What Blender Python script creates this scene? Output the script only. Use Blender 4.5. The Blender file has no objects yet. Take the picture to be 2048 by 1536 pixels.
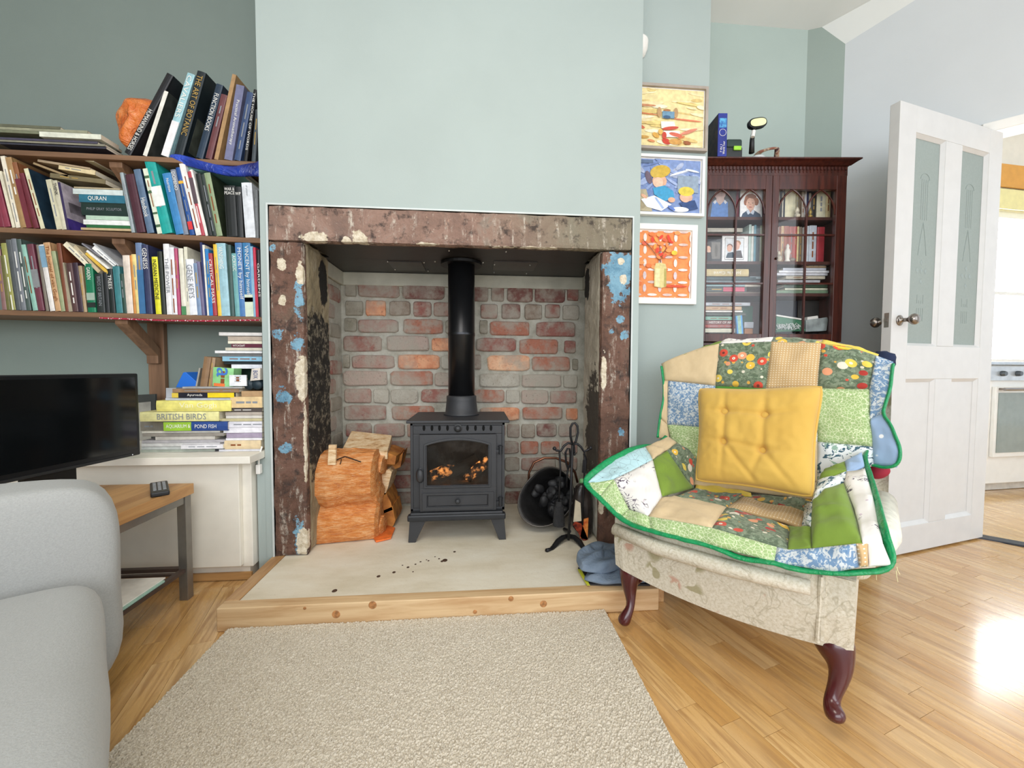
import bpy, bmesh, math, random
from mathutils import Vector as V3, Matrix, Euler, noise
rnd = random.Random(7)
SC = bpy.context.scene
COL = SC.collection
PI = math.pi
# ------------------------------------------------------------------ camera
H, FPX = 0.81, 800.0
YAW, PITCH, ROLL = math.radians(4.9), math.radians(2.3), math.radians(0.2)
FW = V3((math.sin(YAW)*math.cos(PITCH), math.cos(YAW)*math.cos(PITCH), -math.sin(PITCH)))
_r0 = V3((math.cos(YAW), -math.sin(YAW), 0)); _u0 = _r0.cross(FW)
RT = _r0*math.cos(ROLL)+_u0*math.sin(ROLL); UP = _u0*math.cos(ROLL)-_r0*math.sin(ROLL)
cam = bpy.data.cameras.new('camera'); cam.sensor_width = 36; cam.lens = FPX/2048*36; cam.clip_start = .02
camo = bpy.data.objects.new('camera', cam); COL.objects.link(camo)
camo.matrix_world = Matrix(((RT.x, UP.x, -FW.x, 0), (RT.y, UP.y, -FW.y, 0), (RT.z, UP.z, -FW.z, H), (0, 0, 0, 1)))
SC.camera = camo
# ------------------------------------------------------------------ world and lights
SC.view_settings.view_transform = 'Standard'; SC.view_settings.look = 'None'
SC.view_settings.gamma = 1; SC.view_settings.use_curve_mapping = False
SC.view_settings.exposure = 0.22
W = bpy.data.worlds.new('sky'); SC.world = W; W.use_nodes = True
W.node_tree.nodes['Background'].inputs[0].default_value = (.86, .93, 1.0, 1)
W.node_tree.nodes['Background'].inputs[1].default_value = 1.1
def area(name, loc, target, sx, sy, power, col=(1, 1, 1)):
    l = bpy.data.lights.new(name, 'AREA'); l.shape = 'RECTANGLE'; l.size = sx; l.size_y = sy; l.energy = power; l.color = col
    o = bpy.data.objects.new(name, l); COL.objects.link(o); o.location = loc
    o.rotation_euler = (V3(target)-V3(loc)).to_track_quat('-Z', 'Y').to_euler(); return o
area('window_daylight', (0.0, -2.3, 1.6), (0, 2, 1.0), 3.8, 1.7, 66, (.97, .98, 1))
area('side_window_daylight', (2.9, -.9, 1.5), (0.2, 1.2, .6), 1.6, 1.8, 14, (.93, .97, 1))
area('overhead_fill', (-.2, .1, 2.42), (-.2, .3, 0), .9, .9, 13, (1, .93, .82))  # added warm fill from overhead, no fixture hangs there
# ------------------------------------------------------------------ helpers
def ray(px, py): return FW + RT*((px-1024)/FPX) - UP*((py-768)/FPX)
O0 = V3((0, 0, H))
def on(px, py, p0, n):                       # the point of plane (p0, n) measured at photo pixel
    d = ray(px, py); return O0 + d*((V3(p0)-O0).dot(n)/d.dot(n))
def onY(px, py, y): return on(px, py, (0, y, 0), V3((0, 1, 0)))
def onZ(px, py, z): return on(px, py, (0, 0, z), V3((0, 0, 1)))
def onX(px, py, x): return on(px, py, (x, 0, 0), V3((1, 0, 0)))
def lin(h):
    h = h.lstrip('#'); c = [int(h[i:i+2], 16)/255 for i in (0, 2, 4)]
    return tuple(((v/12.92) if v <= .04045 else ((v+.055)/1.055)**2.4) for v in c)
_m = {}
def M(hx, rough=.6, metal=0, var=.12, scale=18, bump=0, bscale=60, coat=0, hx2=None, key=None):
    k = (hx, rough, metal, var, scale, bump, bscale, coat, hx2)
    if k in _m: return _m[k]
    m = bpy.data.materials.new('m_'+hx); m.use_nodes = True; nt = m.node_tree; b = nt.nodes['Principled BSDF']
    c = lin(hx); b.inputs['Roughness'].default_value = rough; b.inputs['Metallic'].default_value = metal
    b.inputs['Coat Weight'].default_value = coat; b.inputs['Coat Roughness'].default_value = .15
    tc = nt.nodes.new('ShaderNodeTexCoord'); n = nt.nodes.new('ShaderNodeTexNoise'); n.inputs['Scale'].default_value = scale; n.inputs['Detail'].default_value = 5
    nt.links.new(tc.outputs['Object'], n.inputs['Vector'])
    r = nt.nodes.new('ShaderNodeValToRGB'); nt.links.new(n.outputs['Fac'], r.inputs[0])
    r.color_ramp.elements[0].position = .35; r.color_ramp.elements[1].position = .65
    c2 = lin(hx2) if hx2 else tuple(v*(1-var) for v in c); c1 = c if hx2 else tuple(min(1, v*(1+var)) for v in c)
    r.color_ramp.elements[0].color = (*c2, 1); r.color_ramp.elements[1].color = (*c1, 1)
    nt.links.new(r.outputs[0], b.inputs['Base Color'])
    if bump:
        n2 = nt.nodes.new('ShaderNodeTexNoise'); n2.inputs['Scale'].default_value = bscale; n2.inputs['Detail'].default_value = 4
        nt.links.new(tc.outputs['Object'], n2.inputs['Vector'])
        bp = nt.nodes.new('ShaderNodeBump'); bp.inputs['Strength'].default_value = bump; bp.inputs['Distance'].default_value = .004
        nt.links.new(n2.outputs['Fac'], bp.inputs['Height']); nt.links.new(bp.outputs[0], b.inputs['Normal'])
    _m[k] = m; return m
class NT:                                    # tiny node-graph builder
    def __init__(s, name, rough=.6, metal=0):
        s.m = bpy.data.materials.new(name); s.m.use_nodes = True; s.t = s.m.node_tree; s.b = s.t.nodes['Principled BSDF']
        s.b.inputs['Roughness'].default_value = rough; s.b.inputs['Metallic'].default_value = metal
        s.tc = s.t.nodes.new('ShaderNodeTexCoord'); s.off = V3((0, 0, 0))
    def put(s, sock, v):
        if v is None: return
        if hasattr(v, 'is_output') or isinstance(v, bpy.types.NodeSocket): s.t.links.new(v, sock)
        elif isinstance(v, tuple) and len(v) == 3 and sock.type == 'RGBA': sock.default_value = (*v, 1)
        else: sock.default_value = v
    def mapping(s, vec, scale=(1, 1, 1), rot=(0, 0, 0), loc=(0, 0, 0)):
        n = s.t.nodes.new('ShaderNodeMapping'); s.put(n.inputs[0], vec); n.inputs['Scale'].default_value = scale; n.inputs['Rotation'].default_value = rot; n.inputs['Location'].default_value = loc; return n.outputs[0]
    def noise(s, vec, scale, detail=4, rough=.5, dist=0):
        n = s.t.nodes.new('ShaderNodeTexNoise'); s.put(n.inputs['Vector'], vec); n.inputs['Scale'].default_value = scale; n.inputs['Detail'].default_value = detail; n.inputs['Roughness'].default_value = rough; n.inputs['Distortion'].default_value = dist; return n.outputs['Fac']
    def vor(s, vec, scale, feat='F1', out='Distance', rand=1.0):
        n = s.t.nodes.new('ShaderNodeTexVoronoi'); n.feature = feat; s.put(n.inputs['Vector'], vec); n.inputs['Scale'].default_value = scale; n.inputs['Randomness'].default_value = rand; return n.outputs[out]
    def ramp(s, f, *stops, const=False):
        n = s.t.nodes.new('ShaderNodeValToRGB'); s.put(n.inputs[0], f); e = n.color_ramp
        if const: e.interpolation = 'CONSTANT'
        while len(e.elements) < len(stops): e.elements.new(.5)
        for el, (p, c) in zip(e.elements, stops):
            el.position = p; el.color = (*(lin(c) if isinstance(c, str) else (c, c, c)), 1)
        return n.outputs[0]
    def mix(s, f, a, b):
        n = s.t.nodes.new('ShaderNodeMix'); n.data_type = 'RGBA'; s.put(n.inputs[0], f)
        s.put(n.inputs[6], lin(a) if isinstance(a, str) else a); s.put(n.inputs[7], lin(b) if isinstance(b, str) else b); return n.outputs[2]
    def math(s, op, a, b=0.0, c=None):
        n = s.t.nodes.new('ShaderNodeMath'); n.operation = op; s.put(n.inputs[0], a); s.put(n.inputs[1], b)
        if c is not None: s.put(n.inputs[2], c)
        return n.outputs[0]
    def near(s, vec, c, rad, jag=.35, stretch=(1, 1, 1)):   # a blotch with ragged edge about a point: 1 inside
        c = tuple(V3(c)-s.off)
        mp = s.mapping(vec, scale=tuple(q/rad for q in stretch), loc=tuple(-ci*q/rad for ci, q in zip(c, stretch)))
        n = s.t.nodes.new('ShaderNodeVectorMath'); n.operation = 'LENGTH'; s.put(n.inputs[0], mp)
        nz = s.noise(vec, 22, 6, .65)
        d = s.math('ADD', n.outputs['Value'], s.math('MULTIPLY', s.math('SUBTRACT', nz, .5), jag*4))
        return s.ramp(d, (.92, 1.0), (1.0, 0.0))
    def bump(s, h, strength=.4, dist=.004):
        n = s.t.nodes.new('ShaderNodeBump'); n.inputs['Strength'].default_value = strength; n.inputs['Distance'].default_value = dist
        s.put(n.inputs['Height'], h); s.t.links.new(n.outputs[0], s.b.inputs['Normal'])
    def base(s, c): s.put(s.b.inputs['Base Color'], c); return s.m
class B:                                     # geometry collector, world coordinates unless told otherwise
    def __init__(s): s.v = []; s.f = []; s.mi = []; s.uv = None
    def add(s, vs, fs, mi=0):
        k = len(s.v); s.v += [tuple(v) for v in vs]; s.f += [tuple(i+k for i in f) for f in fs]; s.mi += [mi]*len(fs); return s
    def box(s, a, b, mi=0, R=None, o=None):
        x0, y0, z0 = a; x1, y1, z1 = b
        vs = [V3(p) for p in ((x0, y0, z0), (x1, y0, z0), (x1, y1, z0), (x0, y1, z0), (x0, y0, z1), (x1, y0, z1), (x1, y1, z1), (x0, y1, z1))]
        if R is not None: vs = [R @ (v-V3(o or (0, 0, 0)))+V3(o or (0, 0, 0)) for v in vs]
        return s.add(vs, [(0, 3, 2, 1), (4, 5, 6, 7), (0, 1, 5, 4), (1, 2, 6, 5), (2, 3, 7, 6), (3, 0, 4, 7)], mi)
    def fbox(s, o, e, n, u0, u1, t0, t1, z0, z1, mi=0):    # box in a frame: e along, n back, z up
        o, e, n = V3(o), V3(e), V3(n)
        vs = [o+e*u+n*t+V3((0, 0, z)) for z in (z0, z1) for u, t in ((u0, t0), (u1, t0), (u1, t1), (u0, t1))]
        return s.add(vs, [(0, 3, 2, 1), (4, 5, 6, 7), (0, 1, 5, 4), (1, 2, 6, 5), (2, 3, 7, 6), (3, 0, 4, 7)], mi)
    def prism(s, poly, d, mi=0):             # planar polygon swept by d
        n = len(poly); d = V3(d); vs = [V3(p) for p in poly]+[V3(p)+d for p in poly]
        return s.add(vs, [tuple(range(n))[::-1], tuple(range(n, 2*n))]+[(i, (i+1) % n, n+(i+1) % n, n+i) for i in range(n)], mi)
    def tube(s, pts, r, seg=8, caps=True, mi=0, sq=(1, 1)):
        pts = [V3(p) for p in pts]; rr = r if isinstance(r, (list, tuple)) else [r]*len(pts); k = len(s.v); N = len(pts); vs = []; prev = None
        for i, p in enumerate(pts):
            t = (pts[min(i+1, N-1)]-pts[max(i-1, 0)]).normalized()
            if prev is None: a = t.orthogonal().normalized()
            else:
                a = prev-t*prev.dot(t); a = a.normalized() if a.length > 1e-6 else t.orthogonal().normalized()
            prev = a; b = t.cross(a)
            for j in range(seg):
                q = 2*PI*j/seg; vs.append(p+(a*math.cos(q)*sq[0]+b*math.sin(q)*sq[1])*rr[i])
        fs = [(i*seg+j, i*seg+(j+1) % seg, (i+1)*seg+(j+1) % seg, (i+1)*seg+j) for i in range(N-1) for j in range(seg)]
        if caps: fs += [tuple(range(seg))[::-1], tuple(range((N-1)*seg, N*seg))]
        return s.add(vs, fs, mi)
    def lathe(s, prof, o=(0, 0, 0), axis=(0, 0, 1), seg=20, mi=0, caps=True):
        o = V3(o); ax = V3(axis).normalized(); a = ax.orthogonal().normalized(); b = ax.cross(a); vs = []
        for r, z in prof:
            for j in range(seg):
                q = 2*PI*j/seg; vs.append(o+ax*z+(a*math.cos(q)+b*math.sin(q))*r)
        N = len(prof); fs = [(i*seg+j, i*seg+(j+1) % seg, (i+1)*seg+(j+1) % seg, (i+1)*seg+j) for i in range(N-1) for j in range(seg)]
        if caps: fs += [tuple(range(seg))[::-1], tuple(range((N-1)*seg, N*seg))]
        return s.add(vs, fs, mi)
    def sph(s, c, r, seg=10, ring=7, sc=(1, 1, 1), mi=0, R=None, nz=0):
        c = V3(c); vs = []; fs = []
        for i in range(ring+1):
            th = PI*i/ring
            for j in range(seg):
                q = 2*PI*j/seg; p = V3((math.sin(th)*math.cos(q)*sc[0], math.sin(th)*math.sin(q)*sc[1], math.cos(th)*sc[2]))*r
                if nz: p *= 1+nz*noise.noise((p*(2.2/r)+c*9))
                if R is not None: p = R @ p
                vs.append(c+p)
        fs = [(i*seg+j, (i+1)*seg+j, (i+1)*seg+(j+1) % seg, i*seg+(j+1) % seg) for i in range(ring) for j in range(seg)]
        return s.add(vs, fs, mi)
    def grid(s, P, mi=0, closed=False):      # P[i][j]
        n, m = len(P), len(P[0]); vs = [p for row in P for p in row]
        fs = [(i*m+j, i*m+(j+1) % m, (i+1)*m+(j+1) % m, (i+1)*m+j) for i in range(n-1) for j in range(m if closed else m-1)]
        return s.add(vs, fs, mi)
    def mesh(s, name, mats, off=None, smooth=False, merge=False):
        me = bpy.data.meshes.new(name); vs = s.v if off is None else [tuple(V3(v)-off) for v in s.v]
        me.from_pydata(vs, [], s.f)
        for m in (mats if isinstance(mats, (list, tuple)) else [mats]): me.materials.append(m)
        me.polygons.foreach_set('material_index', s.mi)
        if merge:
            bm = bmesh.new(); bm.from_mesh(me); bmesh.ops.remove_doubles(bm, verts=bm.verts, dist=1e-5); bm.to_mesh(me); bm.free()
        if smooth: me.shade_smooth()
        me.update(); return me
def tag(o, label=None, cat=None, group=None, kind=None):
    if label: o['label'] = label
    if cat: o['category'] = cat
    if group: o['group'] = group
    if kind: o['kind'] = kind
    return o
def thing(name, loc, label, cat, group=None):
    o = bpy.data.objects.new(name, None); o.empty_display_size = .05; o.location = loc; COL.objects.link(o); return tag(o, label, cat, group)
def obj(name, b, mats, parent=None, smooth=False, bevel=0, seg=2, subsurf=0, solid=0, label=None, kind=None, local=False, merge=False):
    if parent is None: off = None
    else:
        off = None if local else V3(parent.location)
        if not local and parent.parent is not None: off = V3(parent.parent.location)
        if not local and parent.type == 'MESH' and parent.parent is None: off = None
    me = b.mesh(name, mats, off, smooth, merge)
    o = bpy.data.objects.new(name, me); COL.objects.link(o)
    if parent is not None: o.parent = parent
    if bevel:
        md = o.modifiers.new('bevel', 'BEVEL'); md.width = bevel; md.segments = seg; md.limit_method = 'ANGLE'; md.angle_limit = .6
        me.shade_smooth(); 
        md2 = o.modifiers.new('wn', 'WEIGHTED_NORMAL'); md2.keep_sharp = True
    if solid: md = o.modifiers.new('solid', 'SOLIDIFY'); md.thickness = solid; md.offset = -1
    if subsurf: md = o.modifiers.new('sub', 'SUBSURF'); md.levels = subsurf; md.render_levels = subsurf; me.shade_smooth()
    if label: o['label'] = label
    if kind: o['kind'] = kind
    return o
def struct(name, b, mats, **k):
    o = obj(name, b, mats, **k)
    if o.parent is None: o['kind'] = 'structure'
    return o
_tx = {}
def textmesh(body):
    if body in _tx: return _tx[body]
    cu = bpy.data.curves.new('t', 'FONT'); cu.body = body; cu.resolution_u = 2; o = bpy.data.objects.new('t', cu)
    me = bpy.data.meshes.new_from_object(o); vs = [tuple(v.co) for v in me.vertices]; fs = [tuple(p.vertices) for p in me.polygons]
    x0 = min(v[0] for v in vs); x1 = max(v[0] for v in vs); y0 = min(v[1] for v in vs); y1 = max(v[1] for v in vs)
    vs = [((v[0]-x0)/(x1-x0)-.5, (v[1]-y0)/(y1-y0)-.5) for v in vs]
    bpy.data.objects.remove(o); bpy.data.meshes.remove(me); _tx[body] = (vs, fs, (x1-x0)/(y1-y0)); return _tx[body]
def text(name, body, c, r, u, length, height, mat, parent, local=True):   # centred at c, reading along r, letters up along u
    vs, fs, ar = textmesh(body); c, r, u = V3(c), V3(r).normalized(), V3(u).normalized()
    if height is None: height = length/ar
    b = B(); b.add([c+r*(x*length)+u*(y*height) for x, y in vs], fs)
    return obj(name, b, mat, parent, local=local)
WOODC = {}
def wood(hx, hx2, rough=.45, axis=0, scale=7, coat=0, bump=.15):
    k = (hx, hx2, rough, axis, scale)
    if k in WOODC: return WOODC[k]
    n = NT('wood_'+hx, rough); n.b.inputs['Coat Weight'].default_value = coat
    sc = [9, 9, 9]; sc[axis] = .7
    oi = n.t.nodes.new('ShaderNodeObjectInfo'); ad = n.t.nodes.new('ShaderNodeVectorMath'); ad.operation = 'ADD'
    mu = n.t.nodes.new('ShaderNodeVectorMath'); mu.operation = 'SCALE'; n.t.links.new(oi.outputs['Random'], mu.inputs['Scale']); mu.inputs[0].default_value = (13, 17, 11)
    n.t.links.new(n.tc.outputs['Object'], ad.inputs[0]); n.t.links.new(mu.outputs[0], ad.inputs[1])
    v = n.mapping(ad.outputs[0], scale=tuple(sc)); f = n.noise(v, scale, 6, .6, .6)
    c = n.ramp(f, (.3, hx2), (.62, hx)); n.bump(f, bump, .001)
    WOODC[k] = n.base(c); return WOODC[k]
# ================================================================== structure
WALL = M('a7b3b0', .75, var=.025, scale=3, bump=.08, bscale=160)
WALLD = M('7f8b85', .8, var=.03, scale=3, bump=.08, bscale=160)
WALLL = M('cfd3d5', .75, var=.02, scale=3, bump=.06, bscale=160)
CEIL = M('dfe1dd', .85, var=.02, scale=3, bump=.06, bscale=120)
WHITE = M('f1efea', .4, var=.02); CREAM = M('f0ebdf', .45, var=.04)
# floor: base board and single laminate blocks
def floor_mat(name, dark=1):
    n = NT(name, .3); oi = n.t.nodes.new('ShaderNodeObjectInfo')
    ad = n.t.nodes.new('ShaderNodeVectorMath'); mu = n.t.nodes.new('ShaderNodeVectorMath'); mu.operation = 'SCALE'
    n.t.links.new(oi.outputs['Random'], mu.inputs['Scale']); mu.inputs[0].default_value = (31, 17, 5)
    n.t.links.new(n.tc.outputs['Object'], ad.inputs[0]); n.t.links.new(mu.outputs[0], ad.inputs[1])
    v = n.mapping(ad.outputs[0], scale=(1, .075, 1)); f = n.noise(v, 62, 6, .62, .5); g = n.noise(n.mapping(ad.outputs[0], scale=(1, .14, 1)), 13, 3)
    tone = n.ramp(oi.outputs['Random'], (0, 'cb9a5a'), (.5, 'd6a868'), (1, 'e2ba80'))
    c = n.mix(n.ramp(f, (.38, 1.0), (.56, 0.0)), tone, 'b58750'); c = n.mix(n.ramp(g, (.45, 0.0), (.8, .55)), c, 'e6c797')
    n.bump(f, .12, .001); n.put(n.b.inputs['Roughness'], n.ramp(f, (.3, .34), (.7, .24))); n.b.inputs['Specular IOR Level'].default_value = .6; n.b.inputs['Coat Weight'].default_value = .7; n.b.inputs['Coat Roughness'].default_value = .13
    return n.base(c)
FM = floor_mat('oak_laminate')
b = B(); b.box((-3.2, -2.4, -.05), (2.2, 3, -.003)); b.box((2.2, -2.4, -.05), (8.2, 5.6, -.003)); floor = struct('floor', b, FM)
PA = math.radians(17.0)                       # the boards run 17 degrees off the depth axis
pd = V3((-math.sin(PA), math.cos(PA), 0)); pw = V3((math.cos(PA), math.sin(PA), 0))
LEN = [.26, .33, .41]; PM = []
for L in LEN:
    b = B(); b.box((0, 0, -.003), (.0632, L-.0008, .0)); PM.append(b.mesh('plank', FM))
def seen(p):
    d = p-O0; w = d.dot(FW)
    if w < .15: return False
    X = 1024+FPX*d.dot(RT)/w; Y = 768-FPX*d.dot(UP)/w
    return -60 < X < 2110 and Y < 1620
cnt = 0; r2 = random.Random(3)
for i in range(-26, 46):
    s = -1.2+r2.random()*.3
    while s < 2.6:
        k = r2.randrange(3); L = LEN[k]; o = pw*(i*.064)+pd*s
        c = o+pw*.03+pd*(L/2); s += L
        if not any(seen(q) for q in (c, o+pw*.03, o+pd*L)): continue
        if -.62 < c.x < .28 and c.y < 1.1: continue
        if -.74 < c.x < .55 and c.y > 1.42: continue
        if c.y > 1.56 and c.x < 1.0: continue
        if c.x < -1.35 or c.x > 2.75 or c.x+c.y > 4.05 or c.y > 1.95: continue
        if -.7 > c.x and c.y < .75: continue
        q = bpy.data.objects.new('plank', PM[k]); COL.objects.link(q); q.parent = floor; q.location = o; q.rotation_euler.z = PA; cnt += 1
print('planks', cnt)
# chimney breast with the opening left free
X0, X1, YB = -.815, .657, 1.6
sx0, sx1, sz1 = -.785, .625, 1.419          # outline of the stone surround
b = B(); CT = 3.9
b.box((X0, YB, 0), (sx0, 2.4, CT)); b.box((sx1, YB, 0), (X1, 2.4, CT)); b.box((sx0, YB, sz1), (sx1, 2.4, CT))
b.box((-.846, YB+.002, 0), (X0+.002, YB+.05, .46))
struct('wall_chimney_breast', b, WALL)
b = B()                                       # plaster bead round the stones
for a_, c_ in (((sx0-.006, 0, .07), (sx0, 0, sz1+.006)), ((sx1, 0, .07), (sx1+.006, 0, sz1+.006)), ((sx0, 0, sz1), (sx1, 0, sz1+.006))):
    b.box((a_[0], YB-.004, a_[2]), (c_[0], YB+.01, c_[2]))
struct('trim_1', b, M('c9d0cf', .5, var=.05))
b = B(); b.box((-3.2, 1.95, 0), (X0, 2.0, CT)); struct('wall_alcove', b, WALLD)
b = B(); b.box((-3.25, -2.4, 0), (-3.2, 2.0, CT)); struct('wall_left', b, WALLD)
# right side: picture wall, recess, diagonal wall with the doorway
b = B(); b.box((X1, 1.8, 0), (1.055, 1.84, CT)); struct('wall_picture', b, WALL)
D45 = V3((.7071, -.7071, 0)); N45 = V3((.7071, .7071, 0)); HG = V3((2.40, 1.70, 0))
XA = onY(1612, 190, 2.15).x; CB = on(1686, 215, HG, N45); CB.z = 0
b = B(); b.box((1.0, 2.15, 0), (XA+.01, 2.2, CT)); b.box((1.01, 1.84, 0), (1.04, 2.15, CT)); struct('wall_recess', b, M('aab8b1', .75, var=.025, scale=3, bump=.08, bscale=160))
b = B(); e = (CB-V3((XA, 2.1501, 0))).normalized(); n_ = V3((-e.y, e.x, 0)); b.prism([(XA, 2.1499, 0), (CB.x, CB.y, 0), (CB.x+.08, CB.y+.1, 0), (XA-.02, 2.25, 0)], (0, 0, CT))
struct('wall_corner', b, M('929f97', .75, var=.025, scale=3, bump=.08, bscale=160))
s0 = (CB-HG).dot(D45)
b = B(); b.fbox(HG, D45, N45, s0-.02, -.03, 0, .1, 0, CT); b.fbox(HG, D45, N45, -.03, .85, 0, .1, 1.95, CT); b.fbox(HG, D45, N45, .85, 3.2, 0, .1, 0, CT)
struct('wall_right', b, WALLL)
b = B(); b.fbox(HG, D45, N45, -.05, -.018, -.012, .11, 0, 1.95); b.fbox(HG, D45, N45, -.05, .87, -.012, .11, 1.915, 1.96); b.fbox(HG, D45, N45, .835, .87, -.012, .11, 0, 1.95)
struct('trim_2', b, WHITE, bevel=.004)
b = B(); b.fbox(HG, D45, N45, -.03, .86, -.01, .05, -.002, .006); struct('trim_3', b, M('3a3f48', .35, metal=.6))
# ceiling: main part tilted to catch more light, sloping to the right recess corner
zA2 = onY(1617, 58, 2.15).z; zC = on(1691, 127, CB, N45).z; ZC_ = 2.69
kz_ = .25; zce = lambda y: ZC_+kz_*(2.15-y)
A2_ = V3((XA, 2.149, ZC_)); C1_ = V3((CB.x, CB.y, zC)); Wc = HG+D45*2.0; Wc.z = zce(Wc.y)
P3_ = lambda x, y: V3((x, y, zce(y)))
b = B(); b.prism([P3_(-3.3, -2.5), P3_(4.6, -2.5), P3_(4.6, -.6), Wc+V3((.05, .05, 0)), A2_+V3((0, .04, -.01)), P3_(-3.3, 2.19)], (0, 0, .05)); b.prism([A2_+V3((0, .04, -.01)), C1_+V3((.03, .03, 0)), Wc+V3((.05, .05, 0))], (.02, .02, .05))
struct('ceiling', b, CEIL)
# ---------------------------------------------------------------- fireplace recess
def stone_mat(name, seed, lightness=0, blue=(), cream=(), soot=(), greyright=False, blk=False):
    n = NT(name, .78); n.off = V3((0, 1.6, .07)); v = n.tc.outputs['Object']
    a = n.noise(n.mapping(v, loc=(seed, 0, 0)), 7, 8, .68, .6); c = n.ramp(a, (.32, '41302a'), (.46, '66493b'), (.56, '8a6b5c' if lightness else '755649'), (.64, '857a72' if lightness else '6a5648'), (.72, '5e534b'))
    if lightness: c = n.mix(lightness, c, 'a5897c')
    if greyright:
        sp = n.t.nodes.new('ShaderNodeSeparateXYZ'); n.t.links.new(v, sp.inputs[0])
        g = n.math('ADD', n.math('MULTIPLY', sp.outputs[0], 1.1), n.math('MULTIPLY', a, .9))
        c = n.mix(n.ramp(g, (.45, 0.0), (.95, .75)), c, '7d7a66')
    pits = n.noise(v, 55, 5, .7); wr = n.noise(n.mapping(v, scale=(1, 1, .16)), 30, 6, .75); c = n.mix(n.math('MULTIPLY', n.ramp(wr, (.54, 0.0), (.64, .8)), n.ramp(pits, (.42, 0.0), (.55, 1.0))), c, 'cfc6b8'); c = n.mix(n.ramp(pits, (.62, 0.0), (.7, .6)), c, 'c4b5a4')
    fl = n.noise(n.mapping(v, scale=(1, 1, .35)), 38, 5, .75); c = n.mix(n.ramp(fl, (.64, 0.0), (.7, .8)), c, 'c9a58e')
    dk = n.noise(v, 16, 5, .7); c = n.mix(n.ramp(dk, (.36, .85), (.47, 0.0)), c, '332a27')
    bp = n.noise(n.mapping(v, loc=(0, 0, seed)), 17, 5, .7)
    for (ce, ra, st) in blue:
        mk = n.math('MULTIPLY', n.near(v, ce, ra*1.25, 1.0, st), n.ramp(n.noise(v, 42, 7, .8), (.42, 0.0) if ra < .04 else (.3, 0.0), (.47, 1.0) if ra < .04 else (.36, 1.0))); c = n.mix(mk, c, n.mix(n.ramp(bp, (.45, 0.0), (.6, 1.0)), '7fa9bf', '5f8ba4'))
    for (ce, ra, st) in cream:
        mk = n.near(v, ce, ra, .55, st); c = n.mix(mk, c, n.mix(n.ramp(pits, (.4, 0.0), (.6, 1.0)), 'e6dcc8', 'c4b59b'))
    for (ce, ra, st) in soot:
        mk = n.near(v, ce, ra, .4, st); c = n.mix(mk, c, n.mix(n.ramp(pits, (.55, 0.0), (.7, 1.0)), '1c1a17', '6b6455'))
    h = n.math('ADD', n.math('MULTIPLY', pits, .5), a); n.bump(h, 1, .012); return n.base(c)
hr = thing('fireplace_surround', (0, 1.6, .07), 'worn stone fireplace surround with flaking brown and blue paint', 'fireplace')
def rough_box(a, c, nx, nz, amp, seed, ny=6):
    b = B(); x0, y0, z0 = a; x1, y1, z1 = c
    def P(x, y, z):
        q = V3((x, y, z)); k = noise.noise(q*14+V3((seed, 0, 0)))*amp+noise.noise(q*45+V3((0, seed, 0)))*amp*.5
        sx = -1 if abs(x-x0) < 1e-6 else (1 if abs(x-x1) < 1e-6 else 0); sy = -1 if abs(y-y0) < 1e-6 else 0; sz = -1 if abs(z-z0) < 1e-6 else (1 if abs(z-z1) < 1e-6 else 0)
        m = V3((sx, sy, sz)); e = (abs(sx)+abs(sy)+abs(sz) >= 2)*amp*.9
        return q+m*(k-e)
    xs = [x0+(x1-x0)*i/nx for i in range(nx+1)]; zs = [z0+(z1-z0)*i/nz for i in range(nz+1)]; ys = [y0+(y1-y0)*i/ny for i in range(ny+1)]
    b.grid([[P(x, y0, z) for x in xs] for z in zs]); b.grid([[P(x, y, z0) for x in xs] for y in ys[::-1]]); b.grid([[P(x, y, z1) for x in xs] for y in ys])
    b.grid([[P(x0, y, z) for y in ys[::-1]] for z in zs]); b.grid([[P(x1, y, z) for y in ys] for z in zs])
    return b
HZ = .073
o1, o2, oz = -.662, .502, 1.288
SM1 = stone_mat('stone_lintel', 3, .45, cream=(((-.62, 1.6, 1.30), .03, (.6, 1, 1.2)), ((-.5, 1.6, 1.29), .02, (1, 1, 1)), ((-.45, 1.6, 1.30), .03, (1, 1, .8)), ((-.2, 1.6, 1.287), .02, (.4, 1, 2)), ((.2, 1.6, 1.285), .02, (.12, 1, 2.5))), greyright=True)
SM2 = stone_mat('stone_left_jamb', 11, 0, blue=(((-.68, 1.6, 1.08), .013, (1, 1, .22)), ((-.69, 1.6, .9), .02, (1, 1, .8)), ((-.76, 1.6, .93), .014, (1, 1, .6)), ((-.74, 1.6, .7), .02, (1, 1, .8)), ((-.77, 1.6, 1.26), .012, (1, 1, 1)), ((-.74, 1.6, .5), .016, (1, 1, 1)), ((-.69, 1.6, .15), .02, (1, 1, .4))),
    cream=(((-.67, 1.6, .77), .035, (1.1, 1, .42)), ((-.74, 1.6, 1.2), .016, (1, 1, .6)), ((-.672, 1.6, 1.17), .02, (1, 1, .5)), ((-.74, 1.6, 1.06), .016, (1, 1, .8)), ((-.675, 1.6, .13), .03, (1, 1, .5)), ((-.66, 1.6, .5), .012, (1, 1, .06))),
    )
SM3 = stone_mat('stone_right_jamb', 23, 0, blue=(((.575, 1.6, 1.2), .045, (1, 1, .5)), ((.58, 1.6, 1.01), .014, (1, 1, 1)), ((.6, 1.6, .94), .014, (1, 1, 1)), ((.545, 1.6, .96), .01, (1, 1, 1)), ((.59, 1.6, .55), .014, (1, 1, 1))),
    cream=(((.58, 1.6, 1.245), .014, (1, 1, 1)), ((.59, 1.6, 1.17), .014, (1, 1, .6)), ((.515, 1.6, .8), .016, (1.3, 1, .2)), ((.51, 1.6, .3), .02, (1, 1, .2))))
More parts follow.
